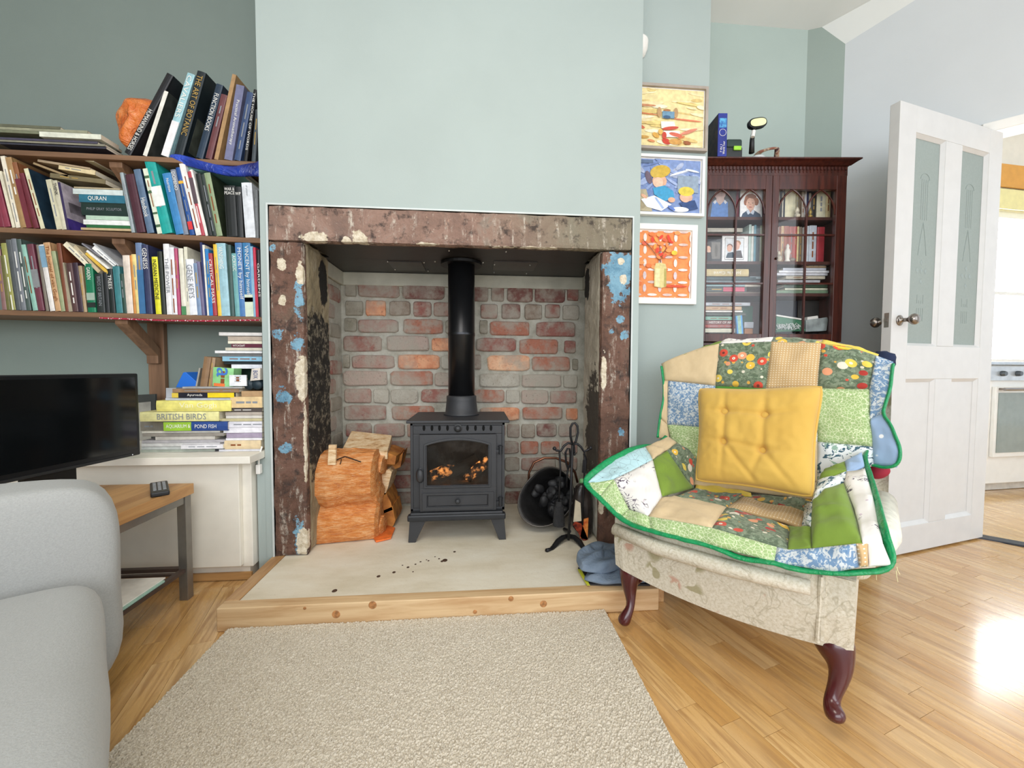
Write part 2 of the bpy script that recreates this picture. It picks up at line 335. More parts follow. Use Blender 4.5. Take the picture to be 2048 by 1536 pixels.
def reveal_mat(name, side):
    n = NT(name, .85); n.off = V3((0, 1.6, .07)); v = n.tc.outputs['Object']; a = n.noise(n.mapping(v, scale=(1, 1, .5)), 9, 6, .65)
    c = n.ramp(a, (.3, '6d6450'), (.5, '94866a'), (.65, 'b3a68e')); s2 = n.noise(v, 40, 5, .7)
    if side == 'l':
        c = n.mix(n.near(v, (-.66, 1.74, .70), .2, .2, (1, 1, .56)), c, n.mix(n.ramp(s2, (.5, 0.0), (.62, 1.0)), '1d1a16', '857c6b'))
        c = n.mix(n.near(v, (-.66, 1.8, 1.17), .05, .3, (1, 1, .5)), c, '1c1814')
    else:
        c = n.mix(.6, c, 'c4bdb0'); c = n.mix(n.near(v, (.5, 1.83, 1.2), .05, .4, (1, 1, .7)), c, '25211d')
        c = n.mix(n.near(v, (.5, 1.7, .5), .12, .5, (1, 1, .4)), c, '4a433b'); c = n.mix(n.near(v, (.5, 1.66, .2), .12, .4, (1, 1, .7)), c, 'a9a69b')
    n.bump(n.math('ADD', a, n.math('MULTIPLY', s2, .6)), .9, .012); return n.base(c)
obj('lintel', rough_box((sx0, 1.597, oz), (sx1, 1.63, sz1), 70, 10, .003, 1, 2), SM1, hr, smooth=False, label='long reddish brown stone lintel')
obj('jamb', rough_box((sx0, 1.6, HZ), (o1, 1.628, oz-.004), 8, 70, .003, 2, 2), SM2, hr, label='left jamb stone with blue and cream paint flakes')
obj('jamb', rough_box((o2, 1.6, HZ), (sx1, 1.628, oz-.004), 8, 70, .003, 5, 2), SM3, hr, label='right jamb stone with a large blue paint patch')
obj('reveal', rough_box((sx0+.01, 1.629, HZ), (o1, 1.86, 1.299), 4, 60, .005, 8, 12), reveal_mat('reveal_left', 'l'), hr, label='soot blackened left reveal')
obj('reveal', rough_box((o2, 1.629, HZ), (sx1-.01, 1.86, 1.299), 4, 60, .005, 9, 12), reveal_mat('reveal_right', 'r'), hr, label='pale grey right reveal')
b = B(); b.box((-.84, 2.15, 0), (.75, 2.2, 1.6)); b.box((-.84, 1.85, 0), (-.703, 2.2, 1.6)); b.box((.58, 1.85, 0), (.7, 2.2, 1.6)); b.box((-.84, 1.86, 1.315), (.7, 2.2, 1.36))
nm = NT('mortar', .92); mv = nm.tc.outputs['Object']; mn = nm.noise(mv, 14, 6, .65)
nm.bump(nm.noise(mv, 70, 5, .7), .8, .006); MORT = nm.base(nm.ramp(mn, (.3, '989486'), (.5, 'b6b3a6'), (.7, 'c8c6bb')))
wf = struct('wall_fireplace_back', b, MORT)
BC = {'R': '98645a', 'RD': '7c524b', 'P': 'a9857a', 'PP': 'b4a094', 'O': 'd08a66', 'OB': 'e2a884', 'RO': 'ae715c', 'G': '8d8878', 'GB': '857263', 'W': 'bab5a8'}
def brick_mat(k):
    n = NT('brick_'+k, .88); v = n.tc.outputs['Object']; a = n.noise(v, 18, 6, .65); s = n.noise(v, 90, 4, .7)
    base = lin(BC[k]); c = n.ramp(a, (.3, tuple(q*.72 for q in base)) if 0 else (.3, BC[k]), (.7, BC[k]))
    c = n.mix(n.ramp(a, (.40, .75), (.58, 0.0)), c, {'O': 'e9b08a', 'OB': 'f0c8a4'}.get(k, 'a9a092')); c = n.mix(n.ramp(s, (.58, 0.0), (.7, .6)), c, '4d3a33'); c = n.mix(n.ramp(n.noise(v, 6, 5, .6), (.46, 0.0), (.62, .7)), c, 'aaa598')
    n.bump(n.math('ADD', a, s), .7, .006); return n.base(c)
BM = {k: brick_mat(k) for k in BC}
def brick(x0, x1, z0, z1, k, y=2.14, axis='y', X=None, proud=.006):
    cx, cz, w, h = (x0+x1)/2, (z0+z1)/2, (x1-x0)/2, (z1-z0)/2; N = 16; ring = []
    for j in range(N):
        q = 2*PI*(j+.5)/N; c_, s_ = math.cos(q), math.sin(q); p = .28
        x = math.copysign(abs(c_)**p, c_)*w; z = math.copysign(abs(s_)**p, s_)*h; d = 1+rnd.uniform(-.03, .02)
        ring.append((cx+x*d, cz+z*(1+rnd.uniform(-.09, .03))))
    b = B(); pr = proud+rnd.uniform(-.002, .003)
    def P(a, z, t): return (a, y+.012-t, z) if axis == 'y' else ((X-.008+t) if axis == 'l' else (X+.008-t), a, z)
    vs = [P(a, z, 0) for a, z in ring]+[P(a, z, pr+.004) for a, z in ring]+[P(cx+(a-cx)*.94, cz+(z-cz)*.86, pr+.009) for a, z in ring]+[P(cx, cz, pr+.010)]
    fs = []
    for j in range(N):
        k2 = (j+1) % N; fs += [(j, k2, N+k2, N+j), (N+j, N+k2, 2*N+k2, 2*N+j), (2*N+j, 2*N+k2, 3*N)]
    b.add(vs, fs); obj('brick', b, BM[k], wf)
def zb(rows, ox, oy, sc):
    for r in rows:
        for (a, c, t, u, k) in r:
            p = onY(ox+a/sc, oy+u/sc, 2.14); q = onY(ox+c/sc, oy+t/sc, 2.14)
            brick(p.x, q.x, p.z, q.z, k)
zb([[(235, 335, 175, 295, 'G'), (352, 738, 165, 300, 'R'), (762, 1158, 170, 315, 'RD')],
    [(235, 400, 330, 475, 'G'), (422, 612, 325, 475, 'O'), (645, 838, 335, 470, 'GB'), (868, 1035, 340, 480, 'R'), (1058, 1250, 345, 480, 'R')],
    [(225, 340, 490, 620, 'G'), (355, 725, 508, 630, 'P'), (772, 1148, 505, 638, 'RO'), (1165, 1330, 510, 640, 'G')],
    [(212, 575, 660, 805, 'R'), (618, 1012, 658, 800, 'PP'), (1040, 1250, 680, 805, 'O')],
    [(215, 275, 830, 960, 'G'), (292, 690, 840, 965, 'P'), (728, 1115, 832, 970, 'O'), (1125, 1300, 840, 970, 'W')],
    [(212, 625, 985, 1125, 'PP'), (652, 1052, 985, 1125, 'RO'), (1065, 1300, 1000, 1130, 'PP')],
    [(225, 478, 1150, 1290, 'P'), (500, 642, 1150, 1290, 'W'), (655, 912, 1155, 1292, 'W'), (940, 1250, 1155, 1280, 'R')],
    [(220, 618, 1305, 1450, 'R'), (668, 1062, 1308, 1448, 'RO')],
    [(240, 480, 1472, 1605, 'R'), (500, 790, 1475, 1605, 'P'), (810, 1000, 1475, 1605, 'RO')],
    [(225, 600, 1632, 1765, 'P'), (625, 1010, 1632, 1765, 'R')],
    [(235, 420, 1795, 1925, 'R'), (440, 640, 1795, 1925, 'G'), (660, 860, 1795, 1925, 'R'), (880, 1050, 1795, 1925, 'GB')],
    [(225, 600, 1955, 2085, 'RD'), (625, 1010, 1955, 2085, 'R')],
    [(235, 610, 2110, 2225, 'R'), (635, 1020, 2110, 2225, 'RD')]], 640, 530, 4.654)
zb([[(30, 170, 195, 340, 'RD'), (198, 318, 195, 338, 'RD'), (345, 584, 205, 342, 'RD'), (603, 888, 210, 346, 'RD'), (905, 1010, 220, 332, 'R')],
    [(100, 258, 362, 497, 'R'), (293, 468, 362, 502, 'RD'), (508, 672, 365, 508, 'GB'), (698, 838, 365, 495, 'R'), (862, 1015, 372, 512, 'W')],
    [(90, 165, 510, 640, 'G'), (184, 557, 523, 657, 'RO'), (618, 985, 530, 667, 'R')],
    [(55, 432, 680, 802, 'R'), (458, 822, 688, 832, 'RO'), (878, 985, 700, 822, 'R')],
    [(30, 105, 835, 975, 'RD'), (162, 556, 840, 988, 'OB'), (578, 932, 850, 988, 'RO'), (955, 1005, 870, 980, 'G')],
    [(88, 466, 1005, 1140, 'W'), (480, 852, 1018, 1140, 'PP'), (870, 1000, 1020, 1145, 'W')],
    [(30, 322, 1160, 1282, 'RO'), (335, 462, 1160, 1290, 'W'), (478, 730, 1160, 1296, 'PP'), (745, 993, 1168, 1290, 'P')],
    [(90, 462, 1322, 1452, 'O'), (488, 864, 1320, 1442, 'RO'), (896, 1004, 1332, 1445, 'O')],
    [(100, 330, 1480, 1610, 'R'), (345, 462, 1480, 1612, 'RD'), (478, 608, 1480, 1612, 'GB'), (620, 808, 1472, 1600, 'RD'), (825, 990, 1478, 1600, 'P')],
    [(90, 455, 1635, 1765, 'RD'), (470, 635, 1640, 1765, 'RO'), (660, 835, 1640, 1765, 'RO'), (855, 1000, 1640, 1765, 'P')],
    [(325, 460, 1790, 1920, 'GB'), (475, 800, 1790, 1920, 'R'), (820, 1000, 1790, 1920, 'P')],
    [(325, 620, 1950, 2080, 'RD'), (640, 960, 1950, 2080, 'R')],
    [(325, 500, 2105, 2225, 'RD'), (520, 900, 2105, 2225, 'R')]], 940, 530, 4.654)
for i in range(13):
    z1 = 1.208-i*.0905; z0 = z1-.074
    if z0 < .08: z0 = .08
    for X, ax in ((-.703, 'l'), (.58, 'r')):
        k = rnd.choice(['R', 'RO', 'G', 'P', 'RD', 'PP'])
        brick(1.868, 2.04 if i % 2 else 1.96, z0, z1, k, axis=ax, X=X)
        if i % 2 == 0: brick(1.975, 2.125, z0, z1, rnd.choice(['R', 'PP', 'G']), axis=ax, X=X)
b = B(); b.fbox((-.703, 2.133, 0), (1, 0, 0), (0, 1, 0), 0, 1.283, 0, .03, 1.232, 1.30); b.box((-.705, 1.87, 1.232), (-.685, 2.14, 1.30)); b.box((.562, 1.87, 1.232), (.585, 2.14, 1.30))
obj('cement_band', b, M('bdbcae', .9, var=.12, scale=8, bump=.6, bscale=40), wf, bevel=.006)
pl = thing('register_plate', (0, 1.9, 1.3), 'dark metal closure plate across the top of the fireplace opening', 'plate')
DM = M('34312f', .4, metal=.3, var=.1, bump=.05)
b = B(); b.box((-.70, 1.87, 1.300), (.578, 2.148, 1.306)); b.box((-.66, 1.625, 1.300), (.50, 1.8695, 1.306)); obj('plate', b, DM, pl)
for (x0, x1) in ((775, 852), (988, 1066)):
    a_, c_ = onZ(x0, 522, 1.299), onZ(x1, 541, 1.299); b = B(); b.box((a_.x, a_.y, 1.296), (c_.x, c_.y, 1.2999)); obj('access_panel', b, M('45413e', .35, metal=.4), pl)
for (x, y) in ((775, 522), (848, 524), (870, 522), (790, 538), (856, 541), (918, 524), (966, 524), (989, 528), (1060, 529), (988, 544), (1053, 546), (898, 500), (1012, 502)):
    p = onZ(x, y, 1.298); b = B(); b.lathe([(.002, 0), (.0035, .003), (.0035, .005), (.001, .007)], p-V3((0, 0, .006)), seg=8); obj('screw', b, M('c9c9c6', .3, metal=.8), pl)
# ---------------------------------------------------------------- hearth
ht = thing('hearth', (-.1, 1.45, 0), 'pale stone hearth slab with a pine timber edge in front of the stove', 'hearth')
n = NT('hearth_slab', .8); n.off = V3((-.1, 1.45, 0)); v = n.tc.outputs['Object']; a = n.noise(n.mapping(v, scale=(1, 2.5, 1)), 4, 6, .6)
c = n.ramp(a, (.3, 'd3c7ae'), (.5, 'e1d7c2'), (.7, 'e9e2d1')); f = n.noise(v, 120, 3, .7); c = n.mix(n.ramp(f, (.62, 0.0), (.75, .3)), c, 'a8987a')
for (px, py, r_) in ((669, 1181, .009), (757, 1152, .007), (788, 1144, .006), (816, 1134, .005), (831, 1128, .004), (841, 1123, .004), (857, 1121, .004), (853, 1119, .003), (878, 1117, .004), (890, 1120, .010), (884, 1122, .006), (909, 1103, .006), (870, 1113, .003), (826, 1143, .003), (805, 1130, .003)):
    q = onZ(px, py, HZ); c = n.mix(n.near(v, (q.x, q.y, HZ), r_, .15, (1, .8, .5)), c, '4d3627')
n.bump(n.noise(v, 50, 5, .7), .3, .003); SLAB = n.base(c)
b = B(); b.box((-.752, 1.305, .0), (.60, 2.2, HZ-.001)); obj('slab', b, SLAB, ht, bevel=.003)
PINE = wood('dcbd92', 'c0976a', .5, 0, 5); PINE2 = wood('c9a274', 'a87c50', .5, 1, 5)
b = B(); b.box((-.795, 1.262, 0), (.605, 1.306, HZ+.001)); obj('edge_timber', b, PINE, ht, bevel=.004)
b = B(); b.box((-.797, 1.306, 0), (-.753, 1.62, HZ+.001)); obj('edge_timber', b, PINE2, ht, bevel=.004)
b = B(); b.box((.601, 1.306, 0), (.645, 1.62, HZ+.0)); obj('edge_timber', b, PINE2, ht, bevel=.004)
for (px, py, s_) in ((672, 1229, .013), (745, 1208, .013), (950, 1224, .007), (1087, 1208, .012), (1022, 1186, .009), (609, 1204, .005)):
    p = onY(px, py, 1.2613); z = min(p.z, HZ-.01); b = B(); b.lathe([(s_, 0), (s_*.9, .0012), (s_*.4, .0014)], (p.x, 1.2622, z), (0, -1, 0), seg=12); obj('knot', b, M('b07b4c', .5, var=.35, scale=90), ht)
# ---------------------------------------------------------------- rug
r3 = random.Random(5); b = B(); NX, NY = 440, 540
x0, x1, y0, y1 = -.762, .422, -.35, 1.262
P = []
for j in range(NY+1):
    row = []
    for i in range(NX+1):
        x = x0+(x1-x0)*i/NX; y = y0+(y1-y0)*j/NY; e = 1 if 1 < i < NX-1 and 1 < j < NY-1 else 0
        if i in (0, NX): x += noise.noise(V3((i, y*30, 0)))*.004
        z = (.013+r3.random()*.0045+noise.noise(V3((x*6, y*6, 0)))*.0015) if e else (.009 if (i not in (0, NX) and j not in (0, NY)) else .0005)
        row.append((x+r3.uniform(-.001, .001), y+r3.uniform(-.001, .001), z))
    P.append(row)
b.grid(P)
n = NT('rug_pile', .95); v = n.tc.outputs['Object']; f = n.noise(v, 330, 3, .7); g = n.noise(v, 18, 3)
c = n.ramp(f, (.34, 'a3957f'), (.47, 'c9bda8'), (.6, 'e0d7c8')); c = n.mix(n.ramp(g, (.4, 0.0), (.7, .25)), c, 'd9cfbd'); n.b.inputs['Sheen Weight'].default_value = .2
n.bump(f, .6, .004); rug = obj('rug', b, n.base(c)); tag(rug, 'beige speckled deep pile rug lying before the hearth', 'rug')
# ================================================================== stove
IRON = M('37383b', .5, metal=.15, var=.06, bump=.12, bscale=150); IRON2 = M('323438', .4, metal=.4, var=.05); BLK = M('0c0c0d', .45, var=.05); SLOT = M('030303', 1, var=.01)
yF = 1.70
def S(px, py, y=yF): return onY(px, py, y)
st = thing('wood_stove', (-.08, 1.86, HZ), 'dark grey cast iron wood burning stove with arched glass door on four legs', 'stove')
tl, br_ = S(820, 846), S(1009, 1022)
xl, xr, zt, zbm = tl.x, br_.x, .577, S(915, 1022).z
b = B(); t_ = .012                                          # hollow firebox: sides, back, floor, roof
b.box((xl, yF, zbm), (xl+t_, 2.0, zt)); b.box((xr-t_, yF, zbm), (xr, 2.0, zt)); b.box((xl, 1.99, zbm), (xr, 2.0, zt)); b.box((xl, yF, zbm), (xr, 2.0, zbm+.015)); b.box((xl, yF, zt-.012), (xr, 2.0, zt))
zd1 = S(900, 868).z; b.box((xl+t_, yF, zd1), (xr-t_, yF+.012, zt-.012))
xdl, xdr = S(835, 900).x, S(994, 900).x
b.box((xl+t_, yF, zbm+.015), (xdl+.01, yF+.012, zd1)); b.box((xdr-.01, yF, zbm+.015), (xr-t_, yF+.012, zd1)); b.box((xdl, yF+.001, zbm+.015), (xdr, yF+.012, zbm+.03))
obj('body', b, IRON, st, bevel=.002)
b = B(); xa, xb = S(812, 843, 1.685).x, S(1019, 843, 1.685).x; b.box((xa, 1.683, zt), (xb, 2.02, zt+.012)); obj('top_plate', b, IRON, st, bevel=.003)
b = B(); za, zc = S(915, 1038, 1.69).z, S(915, 1024, 1.69).z; xa2, xb2 = S(815, 1030, 1.68).x, S(1011, 1030, 1.68).x
b.box((xa2+.01, 1.672, za+.004), (xb2-.01, 2.0, zc+.006)); b.box((xa2, 1.668, za), (xb2, 1.70, zc-.004)); obj('base_shelf', b, IRON2, st, bevel=.006, seg=3)
def leg(x0, x1, x2, x3, y0, y1):               # splayed: top x0-x1, foot x2-x3
    b = B(); zt_ = za+.002; zb_ = HZ
    b.add([(x0, y0, zt_), (x1, y0, zt_), (x1, y1, zt_), (x0, y1, zt_), (x2, y0-.004, zb_), (x3, y0-.004, zb_), (x3, y1-.012, zb_), (x2, y1-.012, zb_)], [(0, 3, 2, 1), (4, 5, 6, 7), (0, 1, 5, 4), (1, 2, 6, 5), (2, 3, 7, 6), (3, 0, 4, 7)][0:1]+[(4, 7, 6, 5), (0, 4, 5, 1), (1, 5, 6, 2), (2, 6, 7, 3), (3, 7, 4, 0)])
    obj('leg', b, IRON, st, bevel=.002)
xL, xR = S(820, 1045).x, S(1008, 1045).x
for y0 in (1.69, 1.945):
    leg(xL, xL+.07, xL-.006, xL+.024, y0, y0+.03); leg(xR-.06, xR, xR-.022, xR+.008, y0, y0+.03)
for px in (848, 864, 879, 895, 935, 951, 967, 982):        # air slots
    p = S(px, 856); b = B(); b.lathe([(.0045, 0), (.0045, .0012)], (0, 0, 0), (0, -1, 0), seg=10); b.v = [(v[0]*1.3+p.x, v[1]+yF+.0002, v[2]*2.8+p.z) for v in b.v]; obj('air_slot', b, SLOT, st)
def knob(c, r, par=st, m=IRON, nm='knob'):
    b = B(); b.lathe([(r*.4, 0), (r*.4, r*.6), (r*.9, r*.8), (r, r*1.2), (r*.8, r*1.7), (r*.3, r*1.95)], c, (0, -1, 0), seg=16); return obj(nm, b, m, par, smooth=True)
p = S(916, 856); b = B(); b.lathe([(.018, 0), (.018, .003), (.012, .004)], (p.x, yF, p.z), (0, -1, 0), seg=20); obj('air_control', b, BLK, st); knob((p.x, yF-.003, p.z), .0125)
# door with arched window
dx0, dx1, dz0, dz1 = S(835, 0).x, S(994, 0).x, S(915, 1019).z, S(915, 868).z
gx0, gx1, gz0, gz1, gzm = S(850, 0).x, S(977, 0).x, S(915, 968).z, S(850, 890).z, S(915, 880).z
def arc(x0, x1, zs, zm, n=12): return [(x0+(x1-x0)*i/n, zs+(zm-zs)*(1-(2*i/n-1)**2)) for i in range(n+1)]
def frame(b, outer, inner, y0, y1):            # loops of the same length, CCW in (x, z) seen from the front
    k = len(outer); vs = [(x, y0, z) for x, z in outer]+[(x, y0, z) for x, z in inner]+[(x, y1, z) for x, z in outer]+[(x, y1, z) for x, z in inner]; fs = []
    for i in range(k):
        j = (i+1) % k; fs += [(i, j, k+j, k+i), (2*k+i, 3*k+i, 3*k+j, 2*k+j), (i, 2*k+i, 2*k+j, j), (k+i, k+j, 3*k+j, 3*k+i)]
    b.add(vs, fs)
def loop(x0, x1, z0, zs, zm): return [(x0, z0), (x1, z0)]+arc(x0, x1, zs, zm)[::-1]
b = B()
frame(b, loop(dx0, dx1, gz0-.012, dz1, dz1), loop(gx0, gx1, gz0, gz1, gzm), yF-.018, yF)
frame(b, loop(gx0-.012, gx1+.012, gz0-.01, gz1+.006, gzm+.012), loop(gx0-.004, gx1+.004, gz0-.003, gz1, gzm+.003), yF-.024, yF-.012)
dr0, dr1, dzr0, dzr1 = S(851, 0).x, S(976, 0).x, S(915, 1009).z, S(915, 988).z
frame(b, [(dx0, dz0), (dx1, dz0), (dx1, gz0-.012), (dx0, gz0-.012)], [(dr0, dzr0), (dr1, dzr0), (dr1, dzr1), (dr0, dzr1)], yF-.018, yF)
frame(b, [(dx0+.01, dz0+.006), (dx1-.01, dz0+.006), (dx1-.01, dzr1+.012), (dx0+.01, dzr1+.012)], [(dr0-.003, dzr0-.003), (dr1+.003, dzr0-.003), (dr1+.003, dzr1+.003), (dr0-.003, dzr1+.003)], yF-.023, yF-.014)
dor = obj('door', b, IRON, st, bevel=.0015)
n = NT('stove_glass', .06); gl = n.t.nodes.new('ShaderNodeBsdfTransparent'); gl.inputs[0].default_value = (.85, .8, .75, 1); ms = n.t.nodes.new('ShaderNodeMixShader')
n.b.inputs['Base Color'].default_value = (.03, .028, .025, 1); sm_ = n.ramp(n.noise(n.tc.outputs['Object'], 14, 5, .6), (.4, .12), (.62, .5)); n.t.links.new(sm_, ms.inputs[0])
n.t.links.new(gl.outputs[0], ms.inputs[1]); n.t.links.new(n.b.outputs[0], ms.inputs[2]); n.t.links.new(ms.outputs[0], n.t.nodes['Material Output'].inputs[0]); SG = n.m
b = B(); lp = loop(gx0-.003, gx1+.003, gz0-.003, gz1+.002, gzm+.002); b.prism([(x, yF-.010, z) for x, z in lp], (0, .004, 0)); obj('glass', b, SG, dor)
b = B(); b.box((dr0+.001, yF-.016, dzr0+.001), (dr1-.001, yF-.004, dzr1-.001)); dw = obj('ash_drawer', b, IRON, st, bevel=.0015); knob(((dr0+dr1)/2, yF-.016, (dzr0+dzr1)/2), .011, dw)
p = S(840, 952, 1.67); b = B(); b.sph(p, .02, 16, 10, (.75, .55, 1.35)); ho = obj('handle', b, IRON, dor, smooth=True)
b = B(); b.lathe([(.021, 0), (.024, .004), (.021, .007)], (0, 0, 0), (0, -1, 0), seg=20); b.v = [(v[0]*.75+p.x, v[1]+p.y+.012, v[2]*1.35+p.z) for v in b.v]; obj('handle', b, IRON2, dor)
for py in (900, 1003):
    p = S(1001, py, 1.69); b = B(); b.tube([p+V3((0, 0, -.017)), p+V3((0, 0, .014))], .008, 12); b.lathe([(.0105, 0), (.0105, .004), (.006, .007)], p+V3((0, 0, .014)), seg=12); b.box((p.x-.018, p.y-.002, p.z-.01), (p.x, p.y+.006, p.z+.002)); obj('hinge', b, IRON2, st, smooth=False)
pc = V3((onY(923, 700, 1.90).x, 1.90, 0))
b = B(); b.lathe([(.083, 0), (.083, .006), (.076, .012), (.070, .07), (.070, .088), (.062, .092)], (pc.x, pc.y, zt+.012), seg=28); obj('flue_collar', b, IRON, st, smooth=True)
FLUE = M('3a3b3e', .3, metal=.85, var=.05)
b = B(); b.lathe([(.062, 0), (.062, .28), (.0635, .282), (.0635, .296), (.062, .298), (.062, 1.299-zt-.10)], (pc.x, pc.y, zt+.10), seg=32); obj('flue_pipe', b, FLUE, st, smooth=True)
b = B(); b.lathe([(.063, 0), (.095, 0), (.095, .012), (.063, .012)], (pc.x, pc.y, 1.285), seg=28, caps=False); obj('flue_flange', b, BLK, st)
# logs inside the firebox
BARK = M('6b4a2d', .85, var=.3, scale=25, bump=.8, bscale=60); PALE = M('d9a86c', .7, var=.2, scale=15, hx2='a8713a', bump=.3)
EMB = NT('ember_wood', .8); EMB.put(EMB.b.inputs['Base Color'], EMB.ramp(EMB.noise(EMB.tc.outputs['Object'], 40, 5, .6), (.42, '3a2a20'), (.6, 'e08a44')))
EMB.b.inputs['Emission Color'].default_value = (1, .42, .12, 1); EMB.put(EMB.b.inputs['Emission Strength'], EMB.math('MULTIPLY', EMB.ramp(EMB.noise(EMB.tc.outputs['Object'], 40, 5, .6), (.5, 0.0), (.62, 1.0)), 2.2)); EMB = EMB.m
for i, (px, py, dx, dz, m_, lb) in enumerate(((885, 945, .05, .01, EMB, 'short glowing log at the left of the firebox'), (930, 930, .05, .03, M('3b332c', .9, var=.3, bump=.6), 'grey charred log in the middle of the firebox'), (955, 940, .05, .04, EMB, 'curved glowing log at the right of the firebox'))):
    p = S(px, py, 1.80); b = B(); b.tube([p+V3((-dx, -.01, -dz)), p+V3((0, 0, .004)), p+V3((dx, .02, dz))], [.022, .026, .02], 10); b.v = [tuple(V3(v)*(1)+V3((noise.noise(V3(v)*60)*.005,)*3)) for v in b.v]
    tag(obj('firewood_log', b, m_), lb, 'log', 'logs in the stove')
b = B(); b.box((xl+.015, 1.73, .27), (xr-.015, 1.985, .30)); obj('ash_bed', b, M('6f665b', .95, var=.3, bump=.8), st)
# ================================================================== logs on the left
NETM = NT('orange_net', .65); v = NETM.tc.outputs['Object']; f = NETM.noise(NETM.mapping(v, scale=(.25, 4, 6)), 40, 5, .7); g = NETM.noise(NETM.mapping(v, scale=(.5, 1, 1.6)), 34, 7, .75)
c = NETM.ramp(g, (.35, 'bf6a30'), (.5, 'd9873f'), (.65, 'eab07a')); c = NETM.mix(NETM.ramp(f, (.5, 0.0), (.68, .6)), c, 'f0c294'); w_ = NETM.t.nodes.new('ShaderNodeTexWave'); w_.inputs['Scale'].default_value = 70; w_.bands_direction = 'Z'; w_.inputs['Distortion'].default_value = 2
NETM.t.links.new(v, w_.inputs['Vector']); NETM.bump(NETM.math('ADD', w_.outputs['Fac'], NETM.math('MULTIPLY', f, .8)), .6, .004); NETM.base(c); NETM = NETM.m
xa, xb = onY(620, 1000, 1.68).x, onY(745, 1000, 1.70).x
bag = thing('log_bag', ((xa+xb)/2, 1.76, HZ), 'orange net bag packed with split firewood beside the stove', 'bag')
prof = [(.0, 0.001), (-.045, .004), (-.058, .03), (-.057, .08), (-.045, .11), (-.02, .135), (-.012, .15), (-.035, .175), (-.06, .215), (-.068, .26), (-.06, .31), (-.035, .345), (.0, .375), (.05, .385), (.10, .375), (.15, .33), (.17, .25), (.16, .12), (.15, .03), (.12, .001)]
def netloft(sections, m_, nm, seed):
    P = []
    for (x, y0, sc, sz, ox) in sections:
        row = []
        for k, (py_, pz_) in enumerate(prof):
            q = V3((x+(ox if pz_ > .15 else 0), y0+py_*sc, HZ+pz_*sz)); row.append(q+V3((0, 1, 1))*(noise.noise(q*14+V3((seed, 0, 0)))*.012+noise.noise(q*50)*.004)*(pz_ > .02))
        P.append(row)
    b = B(); b.grid(P, closed=True); k = len(prof)
    b.f += [tuple(range(k)), tuple(range(len(P)*k-1, (len(P)-1)*k-1, -1))]; b.mi += [0, 0]
    return obj(nm, b, m_, bag, smooth=False)
netloft([(xa-.012, 1.74, .55, .93, .0), (xa-.002, 1.735, .95, .99, -.012)]+[(xa+(xb-xa)*i/10, 1.735+.004*i, 1, 1-.004*i, -.014) for i in range(1, 10)]+[(xb, 1.775, 1, .96, -.012), (xb+.012, 1.79, .8, .9, -.012)], NETM, 'net_sack', 1)
for (px, py, r_, l_, y_) in ((748, 985, .055, .03, 1.80), (752, 1050, .045, .035, 1.80), (756, 930, .045, .03, 1.84)):
    p = onY(px, py, y_); b = B(); b.lathe([(r_*.9, -.1), (r_, 0), (r_*.93, l_), (r_*.5, l_+.004)], p, (1, -.15, 0), seg=9); b.v = [tuple(V3(q)+V3((1, 1, 1))*noise.noise(V3(q)*30)*.008) for q in b.v]; obj('log_end', b, NETM, bag)
b = B(); fl_ = [onZ(*q, HZ+.002) for q in ((765, 1050), (790, 1058), (782, 1078), (752, 1085), (745, 1075))]; b.prism(fl_, (0, 0, .007)); obj('net_hem', b, M('e0702f', .6, var=.3, bump=.6), bag)
p = [onY(*q, 1.72) for q in ((668, 922), (690, 913), (705, 918), (722, 924))]; b = B(); b.tube(p, .0025, 6); b.tube([onY(683, 918, 1.715), onY(680, 930, 1.715)], .0018, 6); obj('cable_tie', b, BLK, bag)
def splitlog(pts, depth, m_, label, grp='split logs by the stove'):
    b = B(); n = len(pts); S_ = 6; P = []
    for i in range(S_+1):
        P.append([V3(q)+V3(depth)*(i/S_)+V3((noise.noise(V3(q)*40+V3((i, 0, 0))), 0, noise.noise(V3(q)*40+V3((0, i, 0)))))*.004 for q in pts])
    b.grid(P, closed=True); b.f += [tuple(range(n)), tuple(range(len(P)*n-1, (len(P)-1)*n-1, -1))]; b.mi += [0, 0]
    return tag(obj('split_log', b, m_), label, 'log', grp)
PL = NT('split_wood', .75); f = PL.noise(PL.mapping(PL.tc.outputs['Object'], scale=(1, 1, 5)), 22, 6, .7); c = PL.ramp(f, (.33, 'a5764a'), (.42, 'd4ad7e'), (.6, 'ecd4ae')); PL.bump(f, .5, .003); PALEW = PL.base(c)
AMB = M('c9853b', .7, var=.25, scale=20, hx2='94561f', bump=.7, bscale=40)
q = [onY(*t, 1.93) for t in ((692, 906), (775, 904), (785, 868), (704, 864))]
a0 = [onY(683, 896, 1.86), onY(775, 903, 1.86), onY(786, 882, 1.95), onY(783, 870, 2.05), onY(704, 861, 2.05)]
b = B(); top = [onY(683, 900, 1.84), onY(775, 904, 1.84), onY(784, 870, 2.0), onY(703, 861, 2.0)]; n4 = 4
b.add([t for t in top]+[t-V3((0, 0, .035)) for t in top], [(0, 1, 2, 3), (7, 6, 5, 4), (0, 4, 5, 1), (1, 5, 6, 2), (2, 6, 7, 3), (3, 7, 4, 0)])
tag(obj('split_log', b, PALEW, bevel=.004), 'pale freshly split log lying topmost on the stack', 'log', 'split logs by the stove')
x_, z_ = lambda px, py, y=1.85: (onY(px, py, y).x, onY(px, py, y).z), None
def lg(pxs, y, d, m_, lb): splitlog([onY(a, c_, y) for a, c_ in pxs], (d[0], d[1], 0), m_, lb)
lg([(680, 925), (700, 900), (770, 903), (793, 912), (789, 930), (770, 928)], 1.86, (.01, .16), AMB, 'amber brown split log directly under the pale top log')
